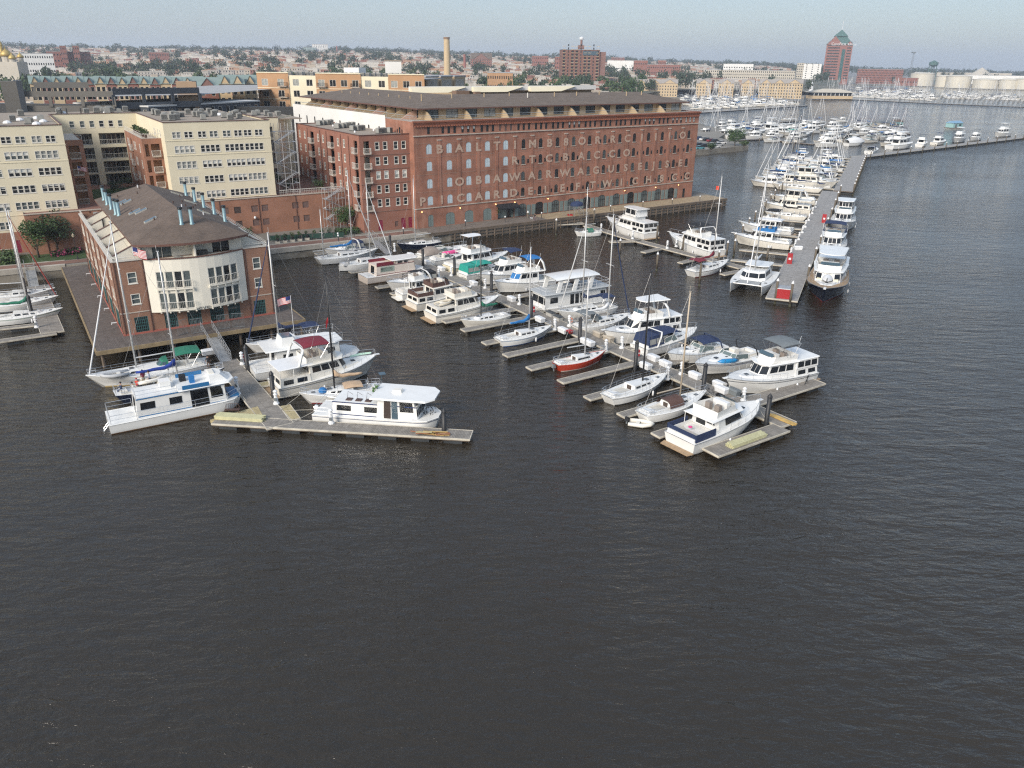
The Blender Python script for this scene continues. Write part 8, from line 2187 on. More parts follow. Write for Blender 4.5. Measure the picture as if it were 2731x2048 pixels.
for k, (x, y, c_) in enumerate(((65, 530, 3), (110, 540, 0), (150, 545, 2), (190, 555, 1), (235, 560, 2), (300, 578, 0), (65, 600, 2), (120, 610, 2), (270, 600, 4), (60, 635, 5), (200, 600, 0), (230, 620, 0))):
    X, Y = XY('F', x, y, 2.0); o = car(X, Y, RAD(20 + rng.uniform(-8, 8)), CC[c_], 'cars parked on the spit'); cn = CC[c_].name.split('_')[1]
    o['label'] = cn + ' car parked on the small spit beyond the warehouse'; o['group'] = cn + ' cars on the spit'
x, y = XY('F', 440, 600, 2.0); tree('wide bushy green tree on the tip of the car park spit', x, y, 1.8, 6.5, 5.5, 1500, .6, 0)
x, y = XY('F', 185, 650, 2.0); tree('low bush at the water edge of the car park spit', x, y, 1.6, 3.2, 2.6, 600, .5, 1)
x, y = XY('F', 540, 615, 2.0); tree('small bush at the far tip of the car park spit', x, y, 1.6, 3.0, 2.0, 500, .5, 2)
# ================================================================== the city behind
def bld(name, label, a, c, z0, z1, depth, wallm, roofm=GRAVEL, wins=None, sidem=None, cat='building', group=None, grid=None, wst='fw_d'):
    """block with its front from a to c (left to right as seen from the harbour). grid=(columns, rows, width, height)"""
    a = Vector(a[:2]); c = Vector(c[:2]); L = (c - a).length
    t = thing(name, label, cat, (a.x, a.y, 0), math.atan2(c.y - a.y, c.x - a.x), group)
    def gw(L_):
        if not grid: return []
        nx, nz, w, h = grid; nx = max(1, round(nx * L_ / L)); fh = (z1 - z0) / nz
        return [((i + .5) * L_ / nx, w, z0 + fh * k + (fh - h) * .5, h, wst) for i in range(nx) for k in range(nz)]
    wall(t, (0, 0), (L, 0), z0, z1, gw(L) if wins is None else wins, wallm)
    wall(t, (0, depth), (0, 0), z0, z1, gw(depth), sidem or wallm); wall(t, (L, 0), (L, depth), z0, z1, gw(depth), sidem or wallm)
    MB().box(-.15, L + .15, -.15, depth + .15, z1, z1 + .35).build('roof', roofm, t)
    return t, L
def at(c_, x, y, d_): return PD(c_, x, y, d_)
BRO = brick_mat('brick_orange', (.46, .25, .12), (.40, .21, .10), (.4, .28, .18), patch=.08)
BRD = brick_mat('brick_far', (.27, .10, .07), (.23, .085, .06), (.22, .12, .1), patch=.1)
TANB = mat('tan_render', (.52, .40, .25), .8, var=.08, vs_=.1); PALE = mat('pale_render', (.48, .44, .37), .8, var=.08, vs_=.1)
GREYR = mat('roof_pale_grey', (.36, .36, .36), .8, var=.15, vs_=.2); TEALR = mat('roof_teal', (.21, .27, .25), .7, var=.1, vs_=.3)
SLATE = mat('slate_blue', (.045, .055, .07), .7); CONCG = mat('garage_grey', (.15, .14, .125), .85, var=.1, vs_=.2); REDR = mat('roof_red', (.25, .09, .06), .8)
# orange brick apartment house behind the warehouse
p0, p1 = at('2', 268, 58, 266), at('2', 1682, 90, 246); zt = p0.z
L0 = (Vector(p1[:2]) - Vector(p0[:2])).length
segs = ((0, .095, BRO, 1), (.095, .195, BRO, 1), (.195, .36, CREAM, 0), (.36, .63, BRO, 1), (.63, .79, CREAM, 0), (.79, 1.0, BRO, 1))
t = thing('orange_brick_apartments', 'orange brick and cream apartment house with white windows behind the warehouse', 'building', (p0.x, p0.y, 0), math.atan2(p1.y - p0.y, p1.x - p0.x))
for f0, f1, m_, hi in segs:
    u0, u1 = f0 * L0, f1 * L0; n_ = max(1, round((u1 - u0) / 3.6)); ww = []
    for k in range(n_):
        for r_ in range(8):
            zz = zt - 3.05 - r_ * 3.15
            ww.append(((k + .5) * (u1 - u0) / n_, 2.0, zz, 1.9, 'sl_d' if (k + r_) % 4 else 'sl_l'))
    wall(t, (u0, -.25 * hi), (u1, -.25 * hi), 2, zt + (.5 if hi else -.3), ww, m_)
    MB().box(u0, u1, -.45 * hi, 1.0, zt + (.5 if hi else -.3), zt + (.75 if hi else -.1)).build('coping', CREAM, t)
    if hi:
        for r_ in range(1, 6): MB().box(u0, u1, -.31, -.252, zt - .62 - r_ * 3.15, zt - .45 - r_ * 3.15).build('brick_band', CREAM, t)
for u in (.16 * L0, .4 * L0, .6 * L0):
    for r_ in range(6): balcony(t, (u - 1.4, -.25), (1, 0), 2.8, 1.0, zt - 3.1 - r_ * 3.15, m=DARKM)
wall(t, (0, 18), (0, -.25), 2, zt + .5, [(u, 1.4, zt - 3.0 - r_ * 3.15, 1.8, 'sl_d') for u in (4, 9, 14) for r_ in range(6)], BRO)
MB().box(0, L0, 1.0, 20, zt - .8, zt - .5).build('roof', GREYR, t)
for k in range(34): acunit(t, 8 + k * (L0 - 12) / 34, 6 + (k % 3) * 2, zt - .5, 0, 1.3)
MB().box(L0 * .47, L0 * .56, 8, 14, zt - .5, zt + 2.2).build('penthouse', WHITEW, t)
q0, q1 = at('n', 1028, 196, 290), at('n', 1071, 196, 290)
bld('white_stair_tower', 'blank white block rising behind the orange brick apartments', q0, q1, 2, at('n', 1040, 163, 290).z, 6, WHITEW)
q0 = at('2', 1690, 100, 262); q1 = at('2', 2040, 90, 300)
for k in range(3):
    a_ = q0.lerp(q1, k / 3); c_ = q0.lerp(q1, (k + .85) / 3)
    bld('glass_penthouse', 'stepped grey glazed penthouse beside the orange brick apartments', a_, c_, 15, a_.z + .6, 12, PENT, GREYR, [((c_ - a_).length / 2, (c_ - a_).length * .8, a_.z - 2.4, 2.1, 'sl_g')], group='stepped glazed penthouses')
# parking garage and dark flat block
g0, g1 = at('D', 140, 545, 218), at('D', 955, 560, 214); g2 = at('D', 1690, 590, 222)
t = thing('parking_garage', 'open sided grey and dark blue parking garage behind the cream wings', 'garage', (0, 0, 0))
def deck(a_, c_, z0, z1, m_, gap=2.1, nm='parapet'):
    a_ = Vector(a_[:2]); c_ = Vector(c_[:2]); d_ = (c_ - a_).normalized(); nn = Vector((-d_.y, d_.x))
    q = [a_, c_, c_ + nn * .4, a_ + nn * .4]; MB().frustum([(p_.x, p_.y, z0) for p_ in q], [(p_.x, p_.y, z1) for p_ in q]).build(nm, m_, t)
    k = int((c_ - a_).length / 6)
    for i in range(k + 1):
        p_ = a_.lerp(c_, i / k); MB().obox((p_.x, p_.y), math.atan2(d_.y, d_.x), .7, .5, z0 - gap - .02, z0 - .004).build('column', m_, t)
zz = at('D', 500, 555, 216).z
for lv in range(4):
    deck(g0, g1, zz - .2 - 3.1 * lv, zz + 1.0 - 3.1 * lv, CONCG); deck(g1, g2, zz - .2 - 3.1 * lv + .4, zz + 1.2 - 3.1 * lv + .4, SLATE)
    a_, c_, e_ = Vector(g0[:2]), Vector(g1[:2]), Vector(g2[:2]); up = Vector((.1, 1)).normalized() * (102 if lv == 0 else 40)
    MB().face([(p_.x, p_.y, zz - .1 - 3.1 * lv) for p_ in (a_, c_, e_, e_ + up, a_ + up)]).build('floor', [GREYR, CONCG][lv > 0], t)
ra_, rc_ = at('D', 280, 455, 232), at('D', 745, 460, 232); deck(ra_, rc_, ra_.z - .9, ra_.z + .4, CONCG, 2.6, 'upper_parapet')
ra_, rc_ = at('D', 960, 500, 240), at('D', 1650, 470, 235)
for x0, x1, yy, m_, nm in ((0, 140, 430, CONCG, 'stair_tower'), (108, 180, 425, SLATE, 'stair_tower'), (1480, 1650, 432, BRO, 'stair_tower'), (1615, 1655, 430, SLATE, 'stair_tower')):
    a_, c_ = at('D', x0, yy, 219 if x0 < 200 else 226), at('D', x1, yy, 219 if x0 < 200 else 226); d_ = (c_ - a_); MB().obox(((a_.x + c_.x) / 2, (a_.y + c_.y) / 2), math.atan2(d_.y, d_.x), d_.length, 5, 2, a_.z).build(nm, m_, t)
MB().obox(tuple((g1 + Vector((0, 30, 0)))[:2]), 0, 150, 3, 2, zz - 3.5).build('rear_wall', DARKM, t)
q0, q1 = at('2', 0, 300, 232), at('2', 288, 268, 240)
bld('dark_loft_building', 'charcoal flat roofed loft building with pale roof behind the cream wing', at('D', 1250, 640, 214), q1, 2, q0.z, 26, SLATE, mat('roof_membrane', (.55, .55, .54), .7), grid=(14, 7, 1.2, 1.8))
# teal roofed rowhouses
def rowhouse(label, a_, c_, zg, ze, depth, m_, roofm, group, rise=2.6):
    a_ = Vector(a_[:2]); c_ = Vector(c_[:2]); L = (c_ - a_).length
    t = thing('row_house', label, 'house', (a_.x, a_.y, 0), math.atan2(c_.y - a_.y, c_.x - a_.x), group)
    k = max(2, int(L / 2.6)); wall(t, (0, 0), (L, 0), zg, ze, [((i + .5) * L / k, 1.2, zg + 1 + 2.9 * r_, 1.6, 'fw_d') for i in range(k) for r_ in range(int((ze - zg) / 2.9))], m_)
    wall(t, (0, depth), (0, 0), zg, ze, [], m_); wall(t, (L, 0), (L, depth), zg, ze, [], m_)
    mb = MB(); h2 = depth / 2; mid = L / 2
    mb.face([(-.3, -.4, ze), (L + .3, -.4, ze), (L + .3, h2, ze + rise), (-.3, h2, ze + rise)]); mb.face([(L + .3, depth + .4, ze), (-.3, depth + .4, ze), (-.3, h2, ze + rise), (L + .3, h2, ze + rise)])
    mb.face([(0, 0, ze), (0, h2, ze + rise), (0, depth, ze)], 1); mb.face([(L, 0, ze), (L, depth, ze), (L, h2, ze + rise)], 1)
    gm = MB().face([(mid - L * .36, -.06, ze - .02), (mid + L * .36, -.06, ze - .02), (mid, -.06, ze + rise * .9)], 1); gm.face([(mid - L * .4, -.3, ze - .25), (mid, -.3, ze + rise * .95), (mid, h2 * .9, ze + rise * .95), (mid - L * .4, 0, ze - .25)]); gm.face([(mid + L * .4, -.3, ze - .25), (mid + L * .4, 0, ze - .25), (mid, h2 * .9, ze + rise * .95), (mid, -.3, ze + rise * .95)])
    ro = mb.build('roof', [roofm, m_], t); gm.build('gable', [roofm, m_], ro); return t
for k in range(16):
    x0 = 250 + k * 92
    rowhouse(('brick' if k % 2 else 'tan') + ' row house with pale teal gabled roof behind the garage', at('D', x0, 450, 345), at('D', x0 + 86, 450, 345), 4, at('D', x0, 452 + (k % 3) * 3, 345).z, 11, BRD if k % 2 else TANB, TEALR, ('brick' if k % 2 else 'tan') + ' teal roofed row houses behind the garage')
for k, (x0, x1, d_) in enumerate(((1660, 1840, 300), (1850, 1950, 318), (1955, 2060, 310), (2062, 2165, 316))):
    rowhouse('tall brick row house with teal gabled roof above the charcoal loft roof', at('D', x0, 490, d_), at('D', x1, 490, d_), 4, at('D', x0, 480 - 25 * (k > 0), d_).z, 12, BRD if k == 0 else TANB, TEALR, 'tall teal roofed row houses', 3)
# condominium tower
d_ = 920; a_, c_ = at('n', 1497, 200, d_), at('n', 1597, 200, d_ + 6); zb = hill(a_.x, a_.y) - 1; zt = at('n', 1500, 130, d_).z
cw = [((k + .5) * (c_ - a_).length / 9, 2.6 if k % 3 != 1 else 1.3, zb + 4 + r_ * 3.25, 2.0, 'fw_d' if k % 3 == 1 else '') for k in range(9) for r_ in range(13)]
t, L = bld('condominium_tower', 'tall red brown brick condominium tower with stacked balconies', a_, c_, zb, zt - 1, 22, brick_mat('brick_condo', (.23, .1, .065), (.2, .085, .055), (.18, .1, .08), patch=.1), TARROOF, cw)
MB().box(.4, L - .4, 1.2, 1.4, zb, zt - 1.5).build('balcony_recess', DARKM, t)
for k in (0, 2, 3, 5, 6, 8):
    for r_ in range(13): MB().box((k + .5) * L / 9 - 1.7, (k + .5) * L / 9 + 1.7, -.7, -.01, zb + 3.7 + r_ * 3.25, zb + 4.1 + r_ * 3.25).build('balcony', TANB, t)
MB().box(L - 6, L + 7, 2, 24, zb, zt - 2.5).build('side_wing', BRD, t); MB().box(L * .55, L * .95, -.4, 3, zt - 6, zt - 2).build('glazed_top', GLASSB, t); MB().box(L * .45, L * .6, 6, 12, zt, zt + 4).tube([(L * .53, 8, zt + 4), (L * .53, 8, zt + 9)], 1.2, 8).build('roof_plant', BRD, t)
MB().lathe([(.2, zt + 9), (2.2, zt + 9.6), (2.4, zt + 11.5), (.3, zt + 12.5)], 10, (L * .53, 8)).build('radar_dome', WHITEC, t)
# green roofed office tower across the harbour
d_ = 1750; a_, c_ = at('n', 2193, 200, d_), at('n', 2262, 200, d_); L = (c_ - a_).length; zt = at('n', 2200, 119, d_).z
ow = [((k + .5) * L * .58 / 1, L * .46, 12 + r_ * 4.9, 2.3, 'fw_d') for k in (0, ) for r_ in range(14)] + [(L * .88, L * .16, 12 + r_ * 4.9, 2.3, 'fw_d') for r_ in range(14)]
t, L = bld('office_tower', 'tall red granite office tower with green pyramid roof and gables', a_, c_, 2, zt, 45, mat('granite_red', (.25, .10, .075), .7), TARROOF, ow)
MB().box(L * .62, L * .74, -.8, .5, 6, zt - 8).build('glass_slot', mat('glass_green', (.02, .09, .09), .1), t)
GRN = mat('roof_green', (.06, .13, .115), .6); hz = 13
mb = MB().frustum([(-1, -1, zt + .36), (L + 1, -1, zt + .36), (L + 1, 46, zt + .36), (-1, 46, zt + .36)], [(L * .28, 12, zt + 15), (L * .72, 12, zt + 15), (L * .72, 33, zt + 15), (L * .28, 33, zt + 15)]).frustum([(L * .22, 9, zt + 15), (L * .78, 9, zt + 15), (L * .78, 36, zt + 15), (L * .22, 36, zt + 15)], [(L * .49, 22, zt + 27), (L * .51, 22, zt + 27), (L * .51, 23, zt + 27), (L * .49, 23, zt + 27)])
ro = mb.build('pyramid_roof', GRN, t)
for u0, u1 in ((0, .6), (.76, 1.0)): MB().frustum([(L * u0, -1.6, zt), (L * u1, -1.6, zt), (L * u1, 8, zt), (L * u0, 8, zt)], [(L * (u0 + u1) / 2 - .2, -1.6, zt + 15 * (u1 - u0) / .6 ** 1), (L * (u0 + u1) / 2 + .2, -1.6, zt + 15 * (u1 - u0) / .6), (L * (u0 + u1) / 2 + .2, 12, zt + 15 * (u1 - u0) / .6), (L * (u0 + u1) / 2 - .2, 12, zt + 15 * (u1 - u0) / .6)]).build('gable', MATS['granite_red'], ro)
MB().tube([(L / 2, 22, zt + 27), (L / 2, 22, zt + 42)], .4, 5).build('flagstaff', WHITEC, ro)
def sign_text(txt, size, loc, rz, par):
    cu = bpy.data.curves.new('sign', 'FONT'); cu.body = txt; cu.size = size; cu.extrude = .1; cu.resolution_u = 2; ob = bpy.data.objects.new('tmp', cu); COL.objects.link(ob)
    me = bpy.data.meshes.new_from_object(ob.evaluated_get(bpy.context.evaluated_depsgraph_get())); bpy.data.objects.remove(ob); me.materials.clear(); me.materials.append(WHITEC)
    o = put('sign_lettering', me, par, loc); o.rotation_euler = (RAD(90), 0, rz)
sign_text('CareFirst ++', 7.0, (L * .17, -1.9, zt - 1), 0, t); sign_text('CareFirst', 4, (L * .8, -1.9, zt - 1), 0, t)
# named far buildings: (label, name, x0, x1, ytop, distance, depth, wall, roof, columns, rows)
BRM = [BRD, PALE, TANB, WHITEW]
FAR = (('long pale institutional building left of the brick twin towers', 'pale_hall', 50, 140, 142, 900, 40, WHITEW, GREYR, 14, 5), ('brick block with flat top behind the pale hall', 'brick_block', 122, 240, 137, 1150, 40, BRD, GREYR, 14, 4), ('square brick tower, first of a pair on the brick block', 'brick_tower', 158, 175, 122, 1140, 16, BRD, GREYR, 3, 6), ('square brick tower, second of a pair beside tree tops', 'brick_tower', 192, 209, 122, 1140, 16, BRD, GREYR, 3, 6),
       ('low brown brick hall among trees on the hill', 'brick_hall', 396, 450, 139, 1400, 30, BRD, GREYR, 8, 3), ('glassy grey green hospital wing on the hilltop', 'hospital_wing', 809, 842, 126, 2250, 50, mat('glass_wing', (.28, .36, .36), .4), GREYR, 8, 8), ('white and brick hospital block on the hilltop', 'hospital_block', 832, 874, 118, 2300, 50, WHITEW, BRD, 9, 9), ('concrete slab building on the ridge left of the hospital', 'slab_building', 762, 816, 138, 1900, 40, PALE, GREYR, 10, 4),
       ('brick school block on the skyline beside a church', 'brick_block', 1419, 1463, 149, 1500, 40, BRD, GREYR, 9, 4), ('plain brick block half hidden by the condominium tower', 'brick_block', 1480, 1500, 151, 1300, 30, BRD, GREYR, 4, 5), ('long rose brick building on the skyline right of the condominium', 'brick_block', 1630, 1666, 153, 2100, 40, BRD, GREYR, 10, 4), ('red striped warehouse right of the condominium', 'brick_block', 1691, 1728, 161, 1350, 40, BRD, GREYR, 8, 3), ('long red factory with many windows on the far flat', 'factory', 1726, 1815, 172, 1350, 40, BRD, GREYR, 18, 3),
       ('white low industrial shed on the far flat', 'factory', 1620, 1690, 161, 1500, 50, WHITEW, GREYR, 12, 1), ('orange brick mill with rows of windows', 'mill', 1300, 1368, 194, 620, 30, BRO, GREYR, 14, 4), ('large pale apartment complex behind the tan townhouses', 'pale_apartments', 1885, 2122, 186, 1180, 40, PALE, GREYR, 44, 6), ('low pale wing of the pale apartment complex', 'pale_apartments', 1850, 1885, 196, 1180, 40, PALE, GREYR, 7, 4), ('banded parking deck left of the office tower', 'parking_deck', 2145, 2192, 170, 1700, 50, WHITEW, GREYR, 3, 8), ('grey slab office left of the banded parking deck', 'slab_building', 2127, 2148, 168, 1720, 40, PALE, GREYR, 4, 7),
       ('long brick apartment house right of the office tower', 'brick_apartments', 2288, 2411, 184, 1690, 40, BRD, GREYR, 34, 6), ('low dark red shed before the storage tanks', 'brick_shed', 2390, 2450, 208, 1660, 30, BRD, REDR, 8, 1), ('long pale terminal shed on the far right shore', 'terminal_shed', 2440, 2700, 192, 2300, 60, PALE, GREYR, 20, 1), ('white terminal shed behind the tanks', 'terminal_shed', 2560, 2760, 200, 1950, 60, WHITEW, GREYR, 18, 1), ('brick block with round clock top on the far flat', 'brick_block', 1755, 1777, 161, 1360, 30, BRD, GREYR, 4, 4), ('white painted long shed beyond the red factory', 'factory', 1930, 2010, 170, 1700, 40, WHITEW, GREYR, 12, 2))
for lb, nm, x0, x1, yt, d_, dep, wm_, rm_, nx, nz in FAR:
    a_, c_ = at('n', x0, yt, d_), at('n', x1, yt, d_); zb = hill(a_.x, a_.y) - 3; hgt = a_.z - zb; Lh = (c_ - a_).length
    bld(nm, lb, a_, c_, zb, a_.z, dep, wm_, rm_, grid=(nx, nz, min(2.2, Lh / nx * .5), min(2.0, hgt / nz * .5)))
# tan gabled townhouses on the far bulkhead
for k, (x0, x1, d_) in enumerate(((1692, 1728, 905), (1728, 1765, 905), (1765, 1808, 905), (1858, 1898, 900), (1918, 1958, 915), (1978, 2012, 925), (2026, 2062, 925), (2062, 2098, 925), (2098, 2142, 925))):
    a_, c_ = at('n', x0, 222, d_), at('n', x1, 222, d_); rowhouse('tan waterfront townhouse block with twin gables on the far bulkhead', a_, c_, 2, a_.z, 14, TANB, mat('roof_taupe', (.33, .3, .27), .8), 'tan waterfront townhouses', 4)
# restaurant pavilion, lighthouse, tanks, stacks
q = at('n', 2217, 246, 985); t = thing('restaurant_pavilion', 'low octagonal restaurant pavilion with pale hipped roof on the far marina', 'building', (q.x, q.y, 1))
MB().prism([(-22, -6), (22, -6), (25, 6), (-25, 6)], 0, 3.2).build('wall', TANB, t); MB().prism([(-21, -5), (21, -5), (24, 6), (-24, 6)], 3.2, 6.6).build('gallery', GLASS, t); MB().frustum([(-25, -8, 6.6), (25, -8, 6.6), (27, 10, 6.6), (-27, 10, 6.6)], [(-9, 0, 10.4), (9, 0, 10.4), (9, 2, 10.4), (-9, 2, 10.4)]).build('roof', PALE, t)
for k in range(10): MB().box(-21 + 4.6 * k, -20.4 + 4.6 * k, -6.3, -5.7, 3.2, 6.6).build('post', WHITEC, t)
q = at('n', 2165, 224, 1020); t = thing('small_lighthouse', 'little white lighthouse beside the restaurant pavilion', 'lighthouse', (q.x, q.y, 1)); MB().lathe([(3, 0), (2.2, 12), (2.6, 12.4)], 10).build('tower', WHITEC, t); MB().lathe([(1.5, 12.4), (1.5, 15), (.1, 17)], 10).build('lantern', WHITEC, t)
for k, (x0, x1, yt, d_) in enumerate(((2443, 2511, 193, 1800), (2508, 2555, 200, 1720), (2541, 2612, 200, 1700), (2613, 2685, 209, 1690), (2680, 2731, 209, 1690), (2725, 2790, 207, 1690))):
    a_, c_ = at('n', x0, yt, d_), at('n', x1, yt, d_); r_ = (c_ - a_).length / 2; m_ = (a_ + c_) / 2
    t = thing('storage_tank', 'broad white storage tank on the far shore', 'tank', (m_.x, m_.y + r_, 0), 0, 'white storage tanks'); MB().lathe([(r_, 1), (r_, m_.z - 2), (r_ * .5, m_.z - .3), (.5, m_.z)], 28).build('shell', mat('tank_white', (.66, .62, .52), .6, var=.06, vs_=.05), t); MB().lathe([(r_ + .3, m_.z - 3), (r_ + .3, m_.z - 2.2)], 28).build('wind_girder', PALE, t)
a_ = at('n', 2620, 180, 2100); t = thing('bulk_pile_dome', 'pale conical storage dome behind the tanks', 'dome', (a_.x, a_.y, 0)); MB().lathe([(36, 1), (30, a_.z * .45), (1, a_.z)], 20).build('shell', PALE, t)
a_ = at('n', 1191, 99, 560); t = thing('chimney_stack', 'tall tan brick chimney stack rising over the rooftops', 'chimney', (a_.x, a_.y, 0)); MB().lathe([(2.6, 2), (1.9, a_.z - 1.2)], 14).build('shaft', TANB, t); MB().lathe([(2.0, a_.z - 1.2), (2.1, a_.z)], 14).build('rim', mat('soot_brick', (.25, .17, .12), .9), t)
for x_, y_, d_, r_, lb, m_ in ((898, 122, 2200, 2.2, 'thin dark red chimney on the hilltop', BRD), (1239, 145, 1250, 2.2, 'short red chimney beside the brown roofed hall', BRD)):
    a_ = at('n', x_, y_, d_); t = thing('chimney_stack', lb, 'chimney', (a_.x, a_.y, 0)); MB().lathe([(r_, hill(a_.x, a_.y)), (r_ * .8, a_.z - 1)], 10).build('shaft', mat('far_red', (.28, .1, .08), .8), t); MB().lathe([(r_ * .9, a_.z - 1), (r_ * .9, a_.z)], 10).build('rim', MATS['far_red'], t)
a_, c_ = at('n', 1255, 152, 1300), at('n', 1312, 152, 1300); rowhouse('large brown roofed brick hall with end gables on the ridge', a_, c_, hill(a_.x, a_.y) - 2, a_.z - 3, 30, BRD, SHINGW, None, 9)
a_ = at('n', 2492, 161, 2000); t = thing('water_tower', 'green water tower on the far horizon', 'water tower', (a_.x, a_.y, 0)); MB().lathe([(1, a_.z - 14), (9, a_.z - 9), (9, a_.z - 4), (1, a_.z)], 12).build('tank', GRN, t); [MB().tube([(x_, y_, 2), (x_ * .7, y_ * .7, a_.z - 10)], .7, 5).build('leg', GRN, t) for x_, y_ in ((-7, -7), (7, -7), (7, 7), (-7, 7))]
a_ = at('n', 2437, 140, 1750); t = thing('radio_mast', 'lattice radio mast on the far shore', 'mast', (a_.x, a_.y, 0)); [MB().tube([(x_, y_, 2), (x_ * .4, y_ * .4, a_.z)], .35, 4).build('leg', GREYC, t) for x_, y_ in ((-2, -2), (2, -2), (0, 2))]; MB().box(-3, 3, -3, 3, a_.z - 1, a_.z + 1).build('platform', GREYC, t)
# gold domed church
GOLD = mat('gold_dome', (.5, .36, .12), .5, .4); a_ = at('n', 20, 165, 720); zg = hill(a_.x, a_.y); t = thing('domed_church', 'white church with clustered golden domes at the edge of the hill', 'church', (a_.x, a_.y, zg + 6), 0); t.scale = (.72, .72, .72)
MB().box(-14, 14, -8, 10, 0, a_.z - zg + 1).build('nave', PALE, t); zn = a_.z - zg + 1
for x_, y_, r_, h_ in ((0, 0, 4.6, 5), (-8.5, -5, 3.0, 2.5), (8.5, -5, 3.0, 2.5), (-11, 5, 2.6, 4), (11, 5, 2.6, 4)):
    dr = MB().lathe([(r_, zn - .1), (r_, zn + h_)], 12, (x_, y_)).build('drum', PALE, t); MB().lathe([(r_ * 1.15, zn + h_), (r_ * 1.2, zn + h_ + r_ * .5), (r_ * .75, zn + h_ + r_ * 1.1), (r_ * .2, zn + h_ + r_ * 1.5), (.05, zn + h_ + r_ * 2.4)], 12, (x_, y_)).build('dome', GOLD, dr, True)
MB().lathe([(2.0, zn + 9), (1.8, zn + 15), (2.1, zn + 15.2), (.9, zn + 19), (.08, zn + 25)], 10, (-2.5, -2)).build('lantern', GOLD, t)

# ------------------------------------------------------------------ rowhouses over the hill
WC = [mat('h_wall%d' % i, c_, .85) for i, c_ in enumerate(((.34, .15, .10), (.48, .41, .33), (.62, .58, .52), (.28, .13, .10), (.44, .41, .37), (.46, .28, .18)))]
RC = [mat('h_roof%d' % i, c_, .85) for i, c_ in enumerate(((.5, .49, .47), (.28, .27, .27), (.68, .66, .63), (.17, .15, .14), (.36, .31, .27)))]
WIN_H = mat('h_window', (.03, .033, .04), .2)
MH = WC + RC + [WIN_H]
def house_geo(mb, x, y, z, a_, w, d_, h, wi, ri, win=True):
    ca, sa = math.cos(a_), math.sin(a_)
    W_ = lambda u, v, zz: (x + u * ca - v * sa, y + u * sa + v * ca, z + zz)
    q = ((0, 0), (w, 0), (w, d_), (0, d_))
    for i in range(4): mb.face([W_(*q[i], -2), W_(*q[(i + 1) % 4], -2), W_(*q[(i + 1) % 4], h), W_(*q[i], h)], wi)
    mb.face([W_(0, 0, h), W_(w, 0, h), W_(w, d_, h - .5), W_(0, d_, h - .5)], len(WC) + ri)
    for v0, v1 in ((-.25, .15),): mb.face([W_(0, v0, h + .2), W_(w, v0, h + .2), W_(w, v1, h + .25), W_(0, v1, h + .25)], wi); mb.face([W_(0, v0, h - .4), W_(w, v0, h - .4), W_(w, v0, h + .2), W_(0, v0, h + .2)], wi)
    if win:
        for r_ in range(int(h / 3)):
            for k in range(2): u = w * (.28 + .44 * k); mb.face([W_(u - .5, -.05, .9 + 3 * r_), W_(u + .5, -.05, .9 + 3 * r_), W_(u + .5, -.05, 2.5 + 3 * r_), W_(u - .5, -.05, 2.5 + 3 * r_)], len(WC) + len(RC))
hr = random.Random(11); lots = []
GA = RAD(12)
for bx_ in range(-95, 80):
    for by_ in range(2, 95):
        X, Y = bx_ * 46.0, by_ * 31.0
        cx = X * math.cos(GA) - Y * math.sin(GA); cy_ = X * math.sin(GA) + Y * math.cos(GA)
        r_ = math.hypot(cx, cy_); az = math.degrees(math.atan2(cx, cy_))
        if cy_ < 100 or abs(az) > 37 or r_ < 365 or r_ > 2750: continue
        if az > 3.5 and r_ < hill_r0(az) + 40: continue
        if az > 17.5 or hr.random() < .05 or (r_ > 1700 and hr.random() < .1): continue
        if abs(az + 1.5) < 4 and r_ < 480: continue
        for s_ in (0, 1):
            n_ = hr.randint(4, 7); ox = hr.uniform(-3, 3)
            h_ = hr.choice((6.2, 6.8, 9.2)); wi = hr.choice((0, 1, 1, 2, 2, 3, 4, 4, 5)); ri = hr.randrange(5)
            for k in range(n_):
                if hr.random() < .5: wi = hr.choice((0, 1, 1, 2, 2, 2, 3, 4, 4, 5))
                if hr.random() < .5: ri = hr.randrange(5)
                w_ = 6.2; lx = -20 + ox + k * w_; ly = -11 if s_ == 0 else 3
                px_, py_ = cx + lx * math.cos(GA) - ly * math.sin(GA), cy_ + lx * math.sin(GA) + ly * math.cos(GA)
                lots.append((math.hypot(px_, py_), px_, py_, w_, hr.uniform(8.5, 11.5), h_ + hr.uniform(-.5, .7), wi, ri))
lots.sort()
vis = [q for q in lots if abs(math.degrees(math.atan2(q[1], q[2]))) < 34]
near = set(id(q) for q in vis[:300]); rest = MB(); protos = {}
WN = ('red brick', 'tan stone', 'pale', 'dark brick', 'grey', 'orange brick'); RN = ('grey', 'dark grey', 'white', 'black', 'brown')
for q in lots:
    r_, x_, y_, w_, d_, h_, wi, ri = q; z_ = hill(x_, y_)
    if id(q) in near:
        hk = round(h_); key = (wi, ri, hk)
        if key not in protos:
            mb = MB(); house_geo(mb, 0, 0, 0, 0, w_, 10, hk, wi, ri); protos[key] = mb.mesh('row_house', MH)
        o = put('row_house', protos[key], None, (x_, y_, z_), GA, (1, d_ / 10, 1)); lb = '%s row house with %s flat roof on the city hillside' % (WN[wi], RN[ri]); tag(o, lb, 'house', lb)
    else: house_geo(rest, x_, y_, z_, GA, w_, d_, h_, wi, ri, r_ < 1100)
tag(rest.build('row_houses', MH), 'dense rows of small flat roofed houses covering the far hill', 'houses', kind='stuff')
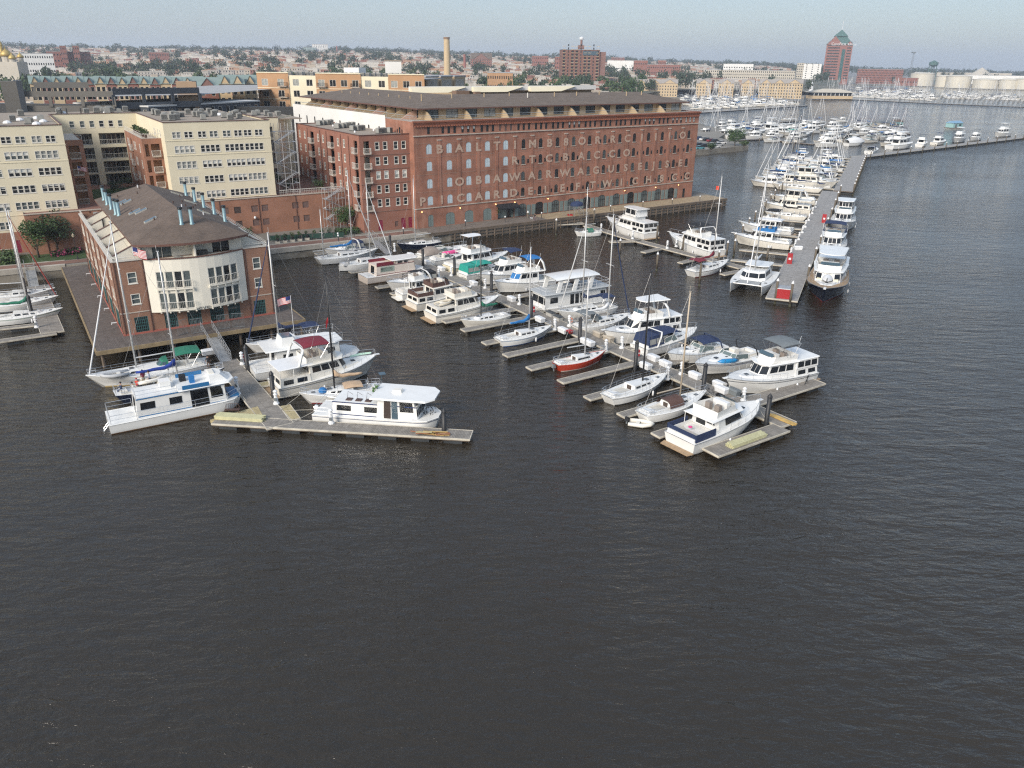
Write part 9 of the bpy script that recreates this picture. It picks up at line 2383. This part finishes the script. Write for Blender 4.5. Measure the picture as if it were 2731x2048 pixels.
# ------------------------------------------------------------------ trees over the city and along the horizon
cm = [crown_mesh('crown', 1, 1.0, .25, 420, .3, 700 + k, LEAF[k % 3]) for k in range(5)]; tm_ = MB().tube([(0, 0, -.2), (0, 0, .6)], [.05, .03], 5).mesh('trunk', BARK)
spots = []
for k in range(4600):
    az = hr.uniform(-35, 36); r_ = 380 + 2500 * hr.random() ** 1.1
    if az > 3.5 and r_ < hill_r0(az) + 30: continue
    if az > 20.5 and r_ < 1950: continue
    if math.sin(az * 1.3 + r_ * .004) + math.sin(r_ * .011 - az * .4) + hr.uniform(-1, 1) < .35: continue
    spots.append((r_, r_ * math.sin(RAD(az)), r_ * math.cos(RAD(az))))
for x_, y_, d_ in [(1330 + k * 11, 248 - k * 6, 560 + k * 60) for k in range(12)] + [(1610 + k * 9, 232 - (k % 3) * 3, 720 + (k % 4) * 25) for k in range(12)] + [(1815 + k * 8, 232, 950) for k in range(5)] + [(2150, 240, 960), (2158, 238, 970), (2382, 210, 1600)] + [(4 + k * 13, 178, 560 + (k * 53 % 90)) for k in range(14)] + [(190 + k * 12, 152, 1000 + (k * 37 % 90)) for k in range(26)]:
    q = at('n', x_, y_, d_); spots.append((d_, q.x, q.y))
spots.sort(); tri_v = {}
def add_tree(mb, me_, x_, y_, z_, sx, sz, rz):
    co = np.empty(len(me_.vertices) * 3); me_.vertices.foreach_get('co', co); co = co.reshape(-1, 3)[: len(me_.vertices) // 16 * 4]; c_, s_ = math.cos(rz), math.sin(rz)
    b_ = len(mb.v); sx2 = sx
    mb.v += [tuple(p_) for p_ in np.stack((x_ + (co[:, 0] * c_ - co[:, 1] * s_) * sx2, y_ + (co[:, 0] * s_ + co[:, 1] * c_) * sx2, z_ + co[:, 2] * sz), 1)]
    n_ = len(co) // 4; mb.f += [[b_ + 4 * i, b_ + 4 * i + 1, b_ + 4 * i + 2, b_ + 4 * i + 3] for i in range(n_)]; mb.m += [0] * n_
ft = MB()
for i, (r_, x_, y_) in enumerate(spots):
    R_t = hr.uniform(3.8, 6.8); H_ = hr.uniform(8, 13.5); rz = hr.uniform(0, 6)
    if i < 290:
        t = thing('tree', 'leafy green street tree among the city row houses', 'tree', (x_, y_, hill(x_, y_)), rz, 'street trees in the city'); t.scale = (R_t, R_t, H_)
        put('crown', cm[i % 5], t); put('trunk', tm_, t)
    else: add_tree(ft, cm[i % 5], x_, y_, hill(x_, y_) + 1, R_t * 1.3, H_ * 1.1, rz)
for k in range(900):
    az = hr.uniform(-36, 38); r_ = hr.uniform(2700, 4200); x_, y_ = r_ * math.sin(RAD(az)), r_ * math.cos(RAD(az))
    add_tree(ft, cm[k % 5], x_, y_, hill(x_, y_) - 1, hr.uniform(14, 24), hr.uniform(12, 20), hr.uniform(0, 6))
tag(ft.build('far_trees', mat('far_leaf', (.03, .05, .024), .8, var=.3, vs_=.02)), 'far trees merging into woods on the hill and along the horizon', 'trees', kind='stuff')
# ------------------------------------------------------------------ summer haze over the harbour
hm_ = bpy.data.materials.new('haze_air'); hm_.use_nodes = True
nt = hm_.node_tree; nt.nodes.remove(nt.nodes['Principled BSDF'])
pv_ = nt.nodes.new('ShaderNodeVolumePrincipled'); pv_.inputs['Color'].default_value = (.80, .88, 1.0, 1); pv_.inputs['Density'].default_value = 0.00016; pv_.inputs['Anisotropy'].default_value = 0.2
nt.links.new(pv_.outputs[0], nt.nodes['Material Output'].inputs['Volume'])
HZ = True
if HZ: tag(MB().box(-6000, 6000, -400, 10000, -4, 175).build('haze', hm_), 'thin pale summer haze over the harbour and city', 'haze', kind='stuff')
